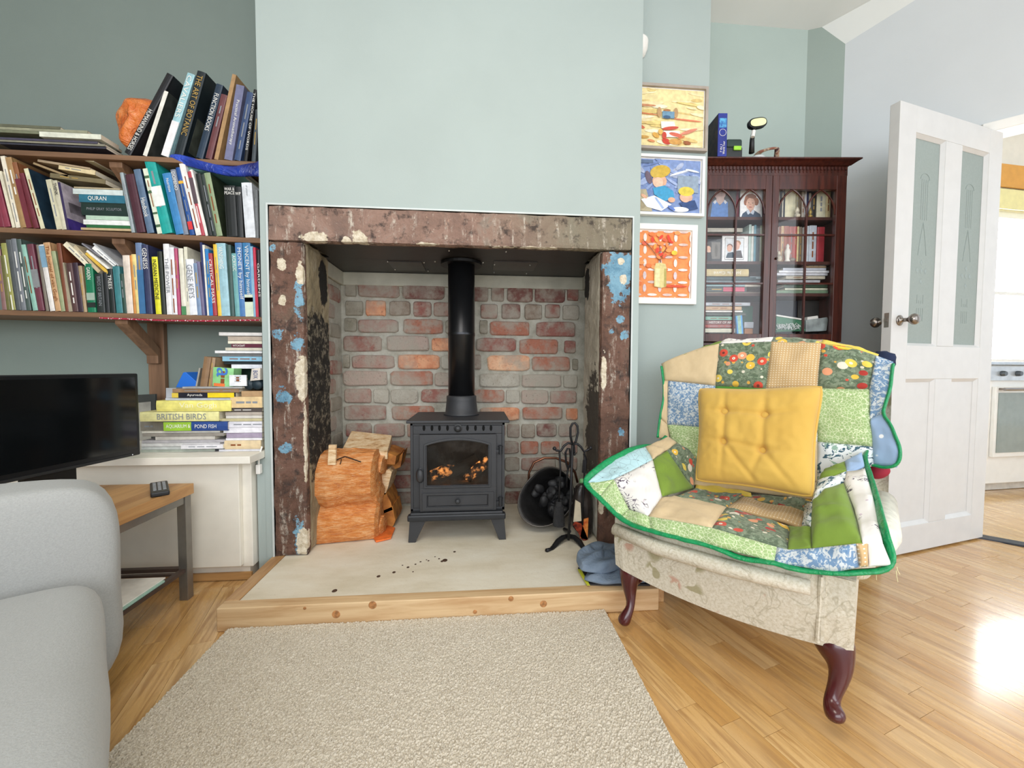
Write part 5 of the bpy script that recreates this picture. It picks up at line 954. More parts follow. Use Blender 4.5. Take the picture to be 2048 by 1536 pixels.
S2 += [('p', 'b3a98c', [(0, .62), (.25, .58), (.34, 1), (0, 1)]), ('e', 'a3977a', .12, .85, .13, .1, 20), ('p', '5b6f8e', R_(.03, .03, .34, .09)), ('e', 'e9eef4', .7, .25, .14, .02, -18), ('e', 'dfe6ee', .88, .2, .1, .02, 10), ('e', '6a5a6a', .28, .36, .04, .13, -20), ('p', '8fa0b4', R_(.68, .3, .97, .62)),
 ('e', 'd8a98c', .43, .42, .1, .13), ('e', 'c9a83e', .44, .24, .14, .12, -10), ('e', 'cfae4a', .36, .27, .06, .09), ('e', 'e3bfa6', .41, .45, .07, .1), ('p', '3f9ac6', [(.34, .56), (.5, .5), (.62, .6), (.64, .74), (.5, .8), (.36, .68)]), ('e', 'dba98c', .6, .77, .05, .05), ('p', 'eef2f8', [(.18, .78), (.36, .7), (.6, .86), (.46, .99), (.26, .92)]), ('p', '9fb4dc', [(.36, .74), (.39, .73), (.50, .93), (.47, .95)]), ('e', 'dfae90', .22, .72, .05, .03, 30),
 ('e', 'd9ac92', .8, .71, .09, .1), ('e', 'd8c44a', .8, .6, .11, .09), ('p', '2f4a7c', [(.7, .82), (.92, .76), (.97, .92), (.8, .98)]), ('e', 'e2b49a', .79, .75, .06, .06), ('e', 'f0f2f6', .72, .95, .12, .05), ('e', '5c7ac0', .6, .93, .06, .03, 30)]
painting('blue painting of two fair haired readers in a deep white frame', (1283, 307), (1413, 314), (1405, 434), (1281, 428), 1.78, .013, .024, WHITE, S2, hid=.006)
S3 = [('p', 'ee9050', R_(0, 0, 1, 1))]
for i in range(5):
    for j in range(6):
        S3.append(('e', rp_.choice(['e6dcd4', 'd8c8cc', 'efe6da']), .0+i*.25, .1+j*.19, .028, .06)); S3.append(('e', rp_.choice(['e0cfc8', 'e9e0da', 'd9c0b8']), .125+i*.25, .01+j*.19, .08, .02))
for i in range(14): S3.append(('e', rp_.choice(['f29a58', 'e67a3c', 'e8694a']), rp_.random(), rp_.random(), .05, .03))
S3 += [('e', 'd8502c', .75, .83, .2, .02), ('p', 'd9c98a', [(.4, .56), (.42, .49), (.5, .48), (.58, .5), (.6, .56), (.6, .84), (.52, .86), (.4, .84)]), ('p', 'e9dca8', R_(.42, .57, .49, .84)), ('p', 'b3a45c', R_(.56, .57, .6, .84))]
for (x0_, y0_, x1_, y1_) in ((.5, .48, .48, .2), (.5, .46, .28, .2), (.5, .4, .66, .16), (.5, .42, .7, .34), (.34, .27, .2, .14)):
    dx_, dy_ = x1_-x0_, y1_-y0_; S3.append(('p', '7a4a34', [(x0_-.008, y0_), (x0_+.008, y0_), (x1_+.006, y1_), (x1_-.006, y1_)]))
for (x_c, y_c) in ((.5, .1), (.42, .14), (.56, .14), (.62, .1), (.66, .16), (.48, .2), (.6, .22), (.54, .28), (.44, .3), (.36, .14), (.5, .36), (.56, .38), (.68, .12), (.4, .24), (.46, .4)): S3.append(('e', rp_.choice(['e0603c', 'ee8a4a', 'f2a04a', 'e04028']), x_c, y_c, .045, .022, rp_.uniform(0, 180)))
S3.append(('e', 'f0c43c', .72, .33, .05, .035))
painting('orange painting of a cream vase with flowers in a white frame', (1280, 446), (1397, 451), (1390, 612), (1279, 604), 1.785, .026, .018, WHITE, S3, hid=.004)
sc_l = thing('wall_lamp', tuple(onY(1293, 90, 1.74)), 'white half shade wall light above the paintings', 'lamp')
b = B(); pr_ = [(.052, 0), (.052, -.005), (.05, -.03), (.04, -.055), (.022, -.07), (.004, -.078)]; c0 = V3((onY(1293, 73, 1.76).x-.036, 1.798, onY(1293, 74, 1.76).z))
rows = []
for r_, z in pr_: rows.append([c0+V3((math.sin(-PI/2+PI*j/16)*r_, -math.cos(-PI/2+PI*j/16)*r_, z)) for j in range(17)])
b.grid(rows); obj('shade', b, WHITE, sc_l, smooth=True, solid=.004)
b = B(); b.box((c0.x-.02, 1.785, c0.z-.05), (c0.x+.02, 1.799, c0.z-.01)); obj('back_plate', b, WHITE, sc_l)
# ================================================================== glazed cabinet
KN = V3((math.sin(YAW), math.cos(YAW), 0)); KE = V3((math.cos(YAW), -math.sin(YAW), 0)); KP = V3((0, 0, 0))+KN*1.955
def K(px, py, t=0):                            # (u, z) on the cabinet's front plane set back by t
    p = on(px, py, KP+KN*t, KN); return p.dot(KE), p.z
kb = thing('display_cabinet', tuple(KP+KE*1.3), 'dark mahogany glazed bookcase with gothic arched glazing bars in the right recess', 'cabinet')
MAH = NT('mahogany', .3); v = MAH.tc.outputs['Object']; f = MAH.noise(MAH.mapping(v, scale=(9, 9, .8)), 7, 6, .6, .5); MAH.b.inputs['Coat Weight'].default_value = .3; MAH.base(MAH.ramp(f, (.3, '32140f'), (.7, '5a2a1f'))); MAH = MAH.m
MAHI = M('4a241b', .5, var=.25, scale=6)
u0 = K(1407, 680)[0]-.035; u1 = K(1680, 680)[0]; zt0 = K(1550, 352)[1]; zc = K(1550, 323)[1]
zlo = K(1550, 684)[1]; DEP = .20
def kbx(nm, boxes, m_, par=None, bev=0, **kw):
    b = B()
    for q in boxes: b.fbox(KP, KE, KN, *q)
    return obj(nm, b, m_, par or kb, bevel=bev, **kw)
kbx('carcass', [(u0, u0+.016, .015, DEP, zlo-.02, zt0), (u1-.016, u1, .015, DEP, zlo-.02, zt0), (u0, u1, DEP-.008, DEP, zlo-.02, zt0), (u0, u1, .015, DEP, zlo-.02, zlo-.004), (u0, u1, .015, DEP, zt0-.012, zt0)], MAH)
kbx('base_unit', [(u0-.012, u1+.012, -.06, DEP, .06, zlo-.035)], MAH, bev=.003); kbx('base_moulding', [(u0-.02, u1+.022, -.07, DEP, zlo-.035, zlo-.02)], MAH, bev=.005); kbx('plinth', [(u0, u1, -.05, DEP, 0, .06)], MAH)
kbx('frieze', [(u0-.004, u1+.004, -.004, DEP, zt0, zt0+.045)], MAH)
b = B(); NPR = [(0, zt0+.04), (-.008, zt0+.045), (-.012, zc-.024), (-.03, zc-.012), (-.042, zc-.006), (-.042, zc), (DEP, zc), (DEP, zt0+.04)]
def kp(u, t, z): return KP+KE*u+KN*t+V3((0, 0, z))
rowsL = []
for (u, sgn) in ((u0, -1), (u1, 1)): rowsL.append([kp(u+sgn*max(0, -t), t, z) for t, z in NPR])
b.grid(rowsL, closed=True); b.f += [tuple(range(8))[::-1], tuple(range(8, 16))]; b.mi += [0, 0]
# mitre return on the right end
obj('cornice', b, MAH, kb)
den = []; nd = 42
for i in range(nd):
    u = u0+(u1-u0)*(i+.3)/nd; den.append((u, u+(u1-u0)/nd*.5, -.010, -.003, zt0+.026, zt0+.040))
b = B()
for q in den: b.fbox(KP, KE, KN, *q)
for i in range(nd):
    u = u0+(u1-u0)*(i+.55)/nd; b.sph(kp(u, -.004, zt0+.018), .0035, 6, 4, (1, 1, 1.8))
obj('dentil_moulding', b, MAH, kb)
uc = K(1540, 500)[0]; GZ0, GZ1 = K(1550, 668)[1], K(1550, 380)[1]
GLS = NT('cabinet_glass', .03); tr = GLS.t.nodes.new('ShaderNodeBsdfTransparent'); gs = GLS.t.nodes.new('ShaderNodeBsdfGlossy'); gs.inputs['Roughness'].default_value = .02; mx = GLS.t.nodes.new('ShaderNodeMixShader'); mx.inputs[0].default_value = .035
GLS.t.links.new(tr.outputs[0], mx.inputs[1]); GLS.t.links.new(gs.outputs[0], mx.inputs[2]); GLS.t.links.new(mx.outputs[0], GLS.t.nodes['Material Output'].inputs[0]); GLS = GLS.m
def kdoor(ua, ub, la, lb_, label):             # la, lb_ stile widths left / right
    g0, g1 = ua+la, ub-lb_; d = kbx('door', [(ua, g0, -.008, .014, zlo, zt0), (g1, ub, -.008, .014, zlo, zt0), (g0, g1, -.008, .014, zlo, GZ0), (g0, g1, -.008, .014, GZ1, zt0)], MAH, bev=.002, label=label)
    d2 = B(); d2.fbox(KP, KE, KN, g0, g1, .004, .006, GZ0, GZ1); obj('glass', d2, GLS, d)
    gm = (g0+g1)/2; zs = K(1470, 428)[1]; zh1, zh2 = K(1470, 470)[1], K(1470, 567)[1]
    b = B(); b.fbox(KP, KE, KN, gm-.004, gm+.004, -.005, .004, GZ0, zs)
    for z in (zh1, zh2): b.fbox(KP, KE, KN, g0, g1, -.005, .004, z-.004, z+.004)
    for (x0_, x1_) in ((g0, gm), (gm, g1)):
        xm = (x0_+x1_)/2; n = 12
        for (xs, sg) in ((x0_, 1), (x1_, -1)):
            pts = [kp(xs+sg*(x1_-x0_)*(1-math.cos(PI*.345*i/n)), 0, zs+(GZ1+.004-zs)*math.sin(PI*.345*i/n)/math.sin(PI*.345)) for i in range(n+1)]; b.tube(pts, .0042, 6, sq=(1, 1))
    obj('glazing_bars', b, MAH, d); return d
kdoor(u0, uc-.001, K(1413, 500)[0]-u0, uc-K(1527, 500)[0], 'left glazed door with arched bars')
dR = kdoor(uc+.001, u1, K(1553, 500)[0]-uc, u1-K(1667, 500)[0], 'right glazed door with arched bars')
b = B(); u_, z_ = K(1553, 518); b.lathe([(.003, 0), (.006, .003), (.004, .008)], kp(u_-.008, -.008, z_), -KN, seg=10); obj('escutcheon', b, M('3a2a22', .3, metal=.6), dR)
kz = {}
for nm, py in (('a', 437), ('b', 525), ('c', 588)): z = K(1550, py, .05)[1]; kz[nm] = z; kbx('shelf', [(u0+.016, u1-.016, .03, DEP-.008, z-.014, z)], MAHI)
kz['d'] = zlo-.003
CT_ = .045
def kbook(pl_, pr_, ytop, sh, hx, lb, t=CT_, d=.11, lean=0, grp=None, **kw):
    a = K(pl_, 500, t)[0]; c_ = K(pr_, 500, t)[0]; zt_ = K((pl_+pr_)/2, ytop, t)[1]; z0 = kz[sh]+.0005
    return book(kp(a, t, z0), (0, lean, -YAW), c_-a, zt_-z0, d, hx, lb, group=grp or {'a': 'books on the top shelf of the cabinet', 'b': 'books on the second shelf of the cabinet'}[sh], **kw)
def klie(pl_, pr_, yt, yb, hx, lb, t=CT_, d=.11, grp='books lying in the cabinet', title=None, tc='w', flip=False, band=None, tlen=.6, tpos=.5, **kw):
    a, zt_ = K(pl_, yt, t); c_, zb_ = K(pr_, yb, t); w = max(.0025, zt_-zb_)
    if flip: return book(kp(a, t, zt_), (0, PI/2, -YAW), w, c_-a, d, hx, lb, group=grp, title=title, tc=tc, tlen=tlen, tpos=tpos, hard=kw.get('hard', False))
    return book(kp(c_, t, zb_), (0, -PI/2, -YAW), w, c_-a, d, hx, lb, group=grp, title=title, tc=tc, tlen=tlen, tpos=1-tpos, band=band, hard=False)
# top shelf books
for i, (a, c_, yt, hx, lb) in enumerate(((1458, 1464, 382, 'b8cabb', 'pale green book behind the school portraits'), (1464, 1470, 381, '8fae9c', 'sage book behind the school portraits'), (1470, 1476, 381, 'b5405a', 'crimson book behind the school portraits'))): kbook(a, c_, yt, 'a', hx, lb, t=.08, d=.08)
for i, (a, c_, yt, hx, lb) in enumerate(((1552, 1556, 381, 'e8e4d2', 'cream book at the left end behind the right cabinet door'), (1556.5, 1561, 385, '2e2c2c', 'black book second behind the right door'), (1561.5, 1564, 385, 'd8d2c2', 'thin cream book behind the right door'), (1564.5, 1567, 385, '2a3040', 'thin navy book behind the right door'), (1567.5, 1588, 382, 'e2dcba', 'broad cream book behind the right door'), (1588.5, 1594, 384, '9b8f6a', 'olive book behind the small ornaments'), (1594.5, 1600, 384, '6a5a48', 'brown book behind the small ornaments'), (1600.5, 1606, 383, 'b9b1a6', 'grey book behind the small ornaments'), (1606.5, 1610, 382, 'cfd0d6', 'pale grey blue book in the middle right of the top cabinet shelf'), (1610.5, 1614, 384, '1e2350', 'navy blue book right of the middle glazing bar'), (1614.5, 1619, 386, 'a8a49a', 'grey cream book on the top cabinet shelf'), (1619.5, 1629, 388, '33302e', 'dark book behind the brass ornament'), (1630, 1648, 383, 'd3cfb4', 'broad pale book right of the brass ornament'), (1648.5, 1658, 384, 'c9b98c', 'straw coloured book at the right end of the top cabinet shelf'))): kbook(a, c_, yt, 'a', hx, lb, t=.06, d=.1)
for (a, c_, yt, hx, lb) in ((1497, 1502, 449, 'bcd3cc', 'pale green blue book standing right of the twins photo'), (1502.5, 1507, 452, 'e4e6e0', 'white book standing right of the twins photo'), (1507.5, 1512, 450, '6fa5b8', 'light blue book with a dark spot'), (1512.5, 1515.5, 452, '27444c', 'dark teal book on the second cabinet shelf'), (1516, 1519, 452, '1c2a2e', 'black teal book on the second cabinet shelf'), (1519.5, 1525, 451, '8d9468', 'moss green book at the right of the left door'),
 (1552, 1556, 454, 'e8e2d8', 'white book at the left behind the right door'), (1556.5, 1561, 453, '8f5a44', 'brown book at the left behind the right door'), (1561.5, 1567, 452, 'd9b68c', 'tan and cream book behind the lion ornament'), (1567.5, 1577, 452, 'a8604e', 'brick red book behind the carved ornament'), (1577.5, 1586, 453, 'b0574c', 'second brick red book behind the carved ornament'), (1586.5, 1593, 453, 'b8473e', 'scarlet book right of the carved ornament'), (1593.5, 1597, 453, 'e6d9a6', 'thin cream book right of the scarlet one'), (1597.5, 1603, 454, '7d6c5c', 'brown grey book next to the glazing bar'), (1603.5, 1609, 455, '8d8a86', 'grey book beside the right glazing bar'), (1611, 1617, 452, 'd6e2ea', 'pale blue and white book on the second cabinet shelf'), (1617.5, 1632, 451, 'c3cbd6', 'broad silver blue book on the second cabinet shelf'), (1633, 1648, 454, '9a2f38', 'thick red book at the right end of the second cabinet shelf')): kbook(a, c_, yt, 'b', hx, lb, t=.06, d=.1)
klie(1413, 1485, 456, 464, 'c9c2b2', 'stack of pale papers lying over the framed photos', t=.09)
# framed photographs
def photo(lb, pl_, pr_, yt, sh, shapes, t, border='f2f2f4', lean=0, bw=.004, fm=None):
    a = K(pl_, 500, t)[0]; c_ = K(pr_, 500, t)[0]; z1 = K((pl_+pr_)/2, yt, t)[1]; z0 = kz[sh]
    th = thing('photo_frame', tuple(kp((a+c_)/2, t, z0)), lb, 'photograph', 'photographs in the cabinet')
    b = B(); b.fbox(KP, KE, KN, a, c_, t, t+.004, z0, z1); obj('frame', b, fm or M(border, .4), th)
    flat('photo', th, kp(a+bw, t-.0006, z1-bw), KE*(c_-a-2*bw), V3((0, 0, -(z1-z0-2*bw))), -KN, shapes); return th
photo('portrait of a person in a grey jacket and blue jumper on the top cabinet shelf', 1408, 1470, 381, 'a', [('p', '4a4744', R_(0, 0, 1, 1)), ('p', '5b5f68', [(.02, .45), (.3, .3), (.75, .3), (1, .5), (1, 1), (0, 1)]), ('e', 'b79a92', .47, .12, .19, .2), ('p', 'c3aaa2', [(.36, .2), (.6, .2), (.62, .42), (.47, .52), (.34, .42)]), ('p', '5f86c2', [(.22, .42), (.34, .36), (.47, .56), (.62, .36), (.74, .42), (.76, 1), (.16, 1)]), ('p', 'd4d6dc', [(.24, .42), (.32, .33), (.36, .42), (.3, .5)]), ('p', 'd4d6dc', [(.72, .42), (.63, .33), (.6, .42), (.66, .5)])], .045, '3a302c')
photo('portrait of a smiling curly haired person in navy on the top cabinet shelf', 1478, 1522, 379, 'a', [('p', 'f4f4f6', R_(0, 0, 1, 1)), ('p', '2f4560', [(.02, 1), (.08, .86), (.3, .74), (.66, .74), (.95, .88), (1, 1)]), ('p', 'c99a86', R_(.36, .6, .62, .82)), ('e', 'a86a48', .46, .34, .3, .22), ('e', '9c5f40', .22, .44, .09, .12), ('e', 'a4663f', .74, .42, .12, .14), ('e', 'e0b39c', .46, .5, .22, .23), ('e', '8f5a3c', .5, .22, .24, .08, 8), ('e', '3a2a26', .37, .46, .025, .015), ('e', '3a2a26', .56, .47, .025, .015), ('e', 'd0917c', .46, .53, .03, .025), ('e', 'b8625a', .45, .62, .09, .02), ('p', 'c9d3e2', [(.26, .78), (.36, .7), (.46, .84), (.34, .9)]), ('p', 'c9d3e2', [(.66, .78), (.58, .7), (.46, .84), (.6, .9)])], .05)
photo('black framed photograph of a person in dark clothes in the cabinet', 1408, 1444, 478, 'b', [('p', '3a3b40', R_(0, 0, 1, 1)), ('p', '77736e', R_(.4, .1, .95, .9)), ('e', '5a5650', .7, .5, .1, .3), ('p', '1d1e24', [(0, .6), (.3, .55), (.42, .75), (.45, 1), (0, 1)]), ('e', '2a2420', .2, .26, .2, .16), ('e', 'd9a98c', .2, .42, .16, .14), ('e', 'e0b8a0', .24, .54, .12, .06)], .045, '26262a', bw=.005)
photo('white mounted photograph of two people leaning together, on the second cabinet shelf', 1444, 1496, 471, 'b', [('p', 'f1f2f4', R_(0, 0, 1, 1)), ('p', '33343a', R_(.08, .06, .86, .93)), ('p', 'f1f2f4', R_(.095, .08, .845, .91)), ('p', 'dfe4ea', R_(.12, .1, .83, .86)), ('p', '2c4658', [(.12, .86), (.2, .66), (.42, .62), (.5, .86)]), ('p', '4a4448', [(.42, .86), (.46, .58), (.74, .56), (.82, .86)]), ('e', '7a4a38', .28, .4, .12, .1), ('e', 'e2b09a', .27, .48, .11, .14), ('e', 'b07a52', .58, .28, .15, .12), ('e', 'dfab96', .56, .38, .13, .17)], .05)
# ornaments
def orn(nm, lb, px, sh, prof, hx, t=.035, **kw):
    u_ = K(px, 500, t)[0]; th = thing(nm, tuple(kp(u_, t, kz[sh])), lb, 'ornament'); b = B(); b.lathe(prof, kp(u_, t, kz[sh]+.0005), seg=10); obj('figure', b, M(hx, .4, **kw), th, smooth=True); return th
orn('ornament', 'small white and tan animal ornament on the top cabinet shelf', 1592, 'a', [(.012, 0), (.014, .01), (.007, .018), (.010, .03), (.006, .042), (.002, .05)], 'd8d0bc', var=.4, scale=60)
orn('ornament', 'tiny brass ornament on the top cabinet shelf at the right', 1618, 'a', [(.010, 0), (.011, .006), (.004, .012), (.009, .024), (.005, .034), (.002, .045)], 'b49a5a', metal=.6)
orn('ornament', 'small cream egg shaped ornament with a dark top on the second cabinet shelf', 1558, 'b', [(.010, 0), (.014, .012), (.013, .024), (.006, .03), (.008, .038), (.004, .05)], 'cfc4b0', var=.5, scale=50)
t_ = orn('ornament', 'white carved standing ornament before the brick red books', 1575, 'b', [(.013, 0), (.012, .004), (.009, .01), (.011, .03), (.014, .045), (.010, .058), (.006, .064), (.008, .075), (.003, .085)], 'ece9e0', var=.1)
orn('ornament', 'round brown ornament at the foot of the brick red books', 1584, 'b', [(.012, 0), (.018, .006), (.016, .014), (.006, .02)], '7a6a5e', t=.04)
# third level: lying books and papers
klie(1408, 1497, 538, 552.5, 'c8b583', 'tan hardback lying upside down with white author name in the cabinet', title='John le Carré', tc='w', flip=True, tlen=.62, tpos=.52, t=.04, hard=True)
klie(1408, 1512, 554, 560, '33484c', 'dark green book under the tan hardback in the cabinet'); klie(1408, 1520, 561, 567, '6f7f86', 'grey book third of the left stack in the cabinet'); klie(1500, 1524, 553, 558, '9fb0ba', 'silver papers lying right of the tan hardback', t=.05)
klie(1408, 1490, 569, 573, '9fc0c8', 'pale blue book of the left stack in the cabinet'); klie(1487, 1524, 569, 573.5, 'ddd6ca', 'cream booklet of the left stack in the cabinet', t=.05); klie(1408, 1493, 574, 583.5, '4a5756', 'dark grey book with a pink label in the cabinet', band=[(.05, .55, 'd8607a')], t=.04); klie(1408, 1522, 584, 587, '8a7a66', 'thin brown book lowest of the left stack in the cabinet')
for i, (a, c_, y0, y1, hx, lb) in enumerate(((1553, 1656, 581, 586.5, '7f9a7c', 'green book lowest of the right stack in the cabinet'), (1570, 1655, 576, 580.5, 'd8dcc6', 'cream edged green book of the right stack in the cabinet'), (1568, 1655, 570, 575, '46604c', 'dark green book of the right stack in the cabinet'), (1556, 1640, 560, 565, 'b9bbc0', 'pale papers of the right stack in the cabinet'), (1572, 1650, 552, 558, 'c9c2b0', 'cream journal of the right stack in the cabinet'), (1554, 1655, 546, 551, 'dfe2ea', 'white papers of the right stack in the cabinet'), (1558, 1658, 541, 545.5, 'e9ecf4', 'bundle of white letters of the right stack in the cabinet'), (1566, 1652, 536, 540.5, 'd3d8e4', 'bluish white papers of the right stack in the cabinet'), (1610, 1652, 528, 535.5, 'b89f7c', 'brown envelope topmost of the right stack in the cabinet'), (1575, 1650, 565.5, 569.5, '3a3c40', 'black folder in the middle of the right stack in the cabinet'))): klie(a, c_, y0, y1, hx, lb, t=.05+.004*(i % 3))
# bottom level
for (a, c_, y0, y1, hx, lb, kw) in ((1408, 1470, 657, 665, 'd8d3bc', 'cream and blue book at the bottom left of the cabinet', {}), (1408, 1475, 649, 655.5, 'a8463a', 'red brown book near the bottom left of the cabinet', {}), (1408, 1476, 641, 648.5, '7a3f38', 'maroon lettered book near the bottom left of the cabinet', dict(title='HISTORY OF ART', tlen=.7)), (1408, 1480, 633, 640, '7fb09c', 'mint book in the lower left stack of the cabinet', {}), (1408, 1492, 626, 631, '4a5048', 'dark folder in the lower left stack of the cabinet', {}), (1408, 1485, 621, 624.5, 'e6e2dc', 'white papers in the lower left stack of the cabinet', {}), (1411, 1483, 613, 620, 'c8a680', 'tan packet in the lower left stack of the cabinet', {}), (1408, 1500, 605, 611.5, 'b4b7be', 'grey padded envelope topmost of the lower left stack', {})): klie(a, c_, y0, y1, hx, lb, **kw)
b = B(); b.fbox(kp(0, 0, 0), KE, KN, K(1484, 0, .07)[0], K(1523, 0, .07)[0], .07, .12, zlo, K(1500, 612, .07)[1]); tag(obj('gift_bag', b, M('28523f', .4, var=.2), bevel=.002), 'dark green gift bag in the bottom of the left cabinet door', 'bag')
a_, zt_ = K(1476, 634, .03); c_u, _ = K(1506, 0, .03); tt = thing('gift_box', tuple(kp(a_, .03, zlo)), 'bright blue gift box with a pale ribbon leaning at the bottom of the cabinet', 'box')
Rl = Matrix.Rotation(-.1, 3, KN); oo = kp(a_, .035, zlo)
b = B(); b.fbox(KP, KE, KN, a_+.002, c_u, .03, .045, zlo-.0035, zt_); b.v = [tuple(Rl @ (V3(q)-oo)+oo+V3((0, 0, .006))) for q in b.v]; obj('carton', b, M('3f97d8', .35, var=.15), tt)
b = B(); um = (a_+c_u)/2; b.fbox(KP, KE, KN, um-.008, um+.008, .029, .0305, zlo, zt_); b.v = [tuple(Rl @ (V3(q)-oo)+oo+V3((0, 0, .006))) for q in b.v]; obj('ribbon', b, M('9fc6b0', .5, var=.3, scale=60), tt)
b = B(); b.fbox(KP, KE, KN, K(1507, 0, .05)[0], K(1524, 0, .05)[0], .05, .1, zlo, K(1515, 657, .05)[1]); tag(obj('wooden_box', b, M('a56a3c', .5, var=.2), bevel=.002), 'orange brown wooden box at the foot of the left cabinet door', 'box')
b = B(); b.fbox(KP, KE, KN, K(1506, 0, .06)[0], K(1525, 0, .06)[0], .06, .12, K(1515, 656, .06)[1], K(1515, 644, .06)[1]); tag(obj('folded_papers', b, M('b8bcc4', .5, var=.2)), 'folded silver papers on the orange brown box', 'paper')
b = B(); b.fbox(KP, KE, KN, K(1553, 0, .12)[0], K(1614, 0, .12)[0], .12, .18, zlo, K(1580, 601, .12)[1]); tag(obj('box_file', b, M('1d2230', .45, var=.2), bevel=.002), 'dark navy box file with steel studs behind the right cabinet door', 'file')
b = B(); b.fbox(KP, KE, KN, K(1616, 0, .12)[0], K(1660, 0, .12)[0], .12, .18, zlo, K(1640, 601, .12)[1]); tag(obj('box_file', b, M('33312f', .5, var=.2), bevel=.002), 'charcoal box file at the right behind the right cabinet door', 'file')
q = [K(x, y, .05) for x, y in ((1553, 632), (1602, 640), (1612, 662), (1553, 664))]
b = B(); b.prism([kp(u, .05, max(z, zlo)) for u, z in q], KN*.03); tag(obj('green_case', b, M('3d7a5a', .45, var=.1), bevel=.002), 'green case with a white edge lying at the bottom right of the cabinet', 'case')
b = B(); q = [K(x, y, .045) for x, y in ((1553, 629), (1603, 637), (1603, 640), (1553, 632))]; b.prism([kp(u, .045, z) for u, z in q], KN*.04); tag(obj('white_tray', b, WHITE), 'white tray edge lying on the green case in the cabinet', 'tray')
rr = random.Random(4); b = B()
for k in range(5):
    pts = []
    for i in range(16): u, z = K(1556+i*3+rr.uniform(-3, 3), 656+rr.uniform(-10, 4), .03+rr.random()*.01); pts.append(kp(u, .03+rr.random()*.02, max(z, zlo+.003)))
    b.tube(pts, .0016, 5)
tag(obj('tangled_cable', b, M('e2e8e6', .5)), 'tangle of thin white cable on the green case in the cabinet', 'cable')
pts = [K(x, y, .05) for x, y in ((1612, 640), (1656, 634), (1657, 640), (1654, 662), (1612, 664))]
b = B(); b.prism([kp(u, .05, max(z, zlo)) for u, z in pts], KN*.05); tag(obj('plastic_wallet', b, M('9fa8a8', .25, var=.25, scale=25, bump=.8, bscale=40), bevel=.004), 'crumpled grey plastic wallet at the bottom right of the cabinet', 'wallet')
b = B(); pts = [K(x, y, .06) for x, y in ((1615, 634), (1636, 631), (1637, 637), (1615, 641))]; b.prism([kp(u, .06, z) for u, z in pts], KN*.03); tag(obj('white_box', b, WHITE, bevel=.002), 'small white box on the grey plastic wallet in the cabinet', 'box')
# things on top of the cabinet
def top(px, py, t=.02): u, z = K(px, py, t); return kp(u, t, z)
NTOP = len(COL.objects)
gm = thing('game_box', tuple(top(1435, 323)), 'upright blue game box with white lettering on the cabinet top', 'box')
BX = M('27348c', .35, var=.15); a_ = K(1421, 0, 0)[0]; c_u = K(1451, 0, 0)[0]; z1 = K(1436, 238, 0)[1]
b = B(); b.fbox(KP, KE, KN, a_+.028, c_u, .0, .17, zc, z1); obj('carton', b, BX, gm, bevel=.002)
b = B(); b.fbox(KP, KE, KN, a_+.0275, a_+.0282, .004, .166, zc+.004, z1-.004); obj('side_print', b, M('4a3a3a', .4, var=.5, scale=40, hx2='1c1e30'), gm)
uM = (a_+.028+c_u)/2; w_ = c_u-a_-.028; hh = z1-zc
b = B(); b.fbox(KP, KE, KN, uM-w_*.38, uM+w_*.4, -.0008, 0, zc+hh*.66, zc+hh*.88); obj('front_print', b, M('5fb4e0', .4, var=.4, scale=60, hx2='20409c'), gm)
text('title', 'World Tour', kp(uM+.006, -.0012, zc+hh*.2), (0, 0, 1), -KE, hh*.3, w_*.24, TXT['w'], gm, local=False); text('title', '7 IN 1', kp(uM-.006, -.0012, zc+hh*.18), (0, 0, 1), -KE, hh*.18, w_*.2, TXT['w'], gm, local=False)
b = B(); cc = kp(uM, -.0008, zc+hh*.55); pts = [cc+KE*math.cos(q*PI/10)*w_*.36+V3((0, 0, math.sin(q*PI/10)*w_*.36)) for q in range(21)]; b.tube(pts, .0009, 5); obj('ring_print', b, TXT['w'], gm)
cp = thing('tool_battery', tuple(top(1470, 322)), 'black tool battery with a lime green catch on the cabinet top', 'battery')
b = B(); a_ = K(1452, 0)[0]; c_u = K(1487, 0)[0]; b.fbox(KP, KE, KN, a_, c_u, .02, .09, zc, K(1470, 300)[1]); obj('case', b, M('2a2e30', .5), cp, bevel=.004)
b = B(); b.fbox(KP, KE, KN, a_+.004, c_u-.003, .015, .09, K(1470, 301)[1], K(1470, 284)[1]); obj('head', b, M('1e3530', .5), cp, bevel=.01, seg=3)
b = B(); b.fbox(KP, KE, KN, K(1468, 0)[0], K(1483, 0)[0], .012, .02, K(1470, 307)[1], K(1470, 299)[1]); obj('catch', b, M('9ad83c', .4), cp, bevel=.002)
wl = thing('work_lamp', tuple(top(1493, 318)), 'black swivel work lamp with an oval head standing on the cabinet top', 'lamp')
b = B(); b.tube([top(1492, 316), top(1493, 290), top(1497, 268)], [.012, .010, .008], 10); obj('stem', b, BLK, wl, smooth=True)
b = B(); b.tube([top(1494, 285, .005), top(1496, 273, .008)], .0085, 10); obj('label_band', b, WHITE, wl)
hc = top(1505, 256, .02); Rh = Matrix.Rotation(math.radians(8), 3, KN)
def oval(r1, r2, t, m_, nm, off):
    b = B(); k = 28; pts = []
    for i in range(k):
        q = 2*PI*i/k; cx_, sz_ = math.copysign(abs(math.cos(q))**.7, math.cos(q))*r1, math.copysign(abs(math.sin(q))**.8, math.sin(q))*r2
        pts.append(hc+(Rh.inverted() @ (KE*cx_+V3((0, 0, sz_))))-KN*off)
    b.prism(pts, KN*t); return obj(nm, b, m_, wl, bevel=.002)
oval(.043, .024, .02, BLK, 'head', 0); oval(.037, .018, .003, M('e9edb8', .25, var=.08), 'lens', .0035)
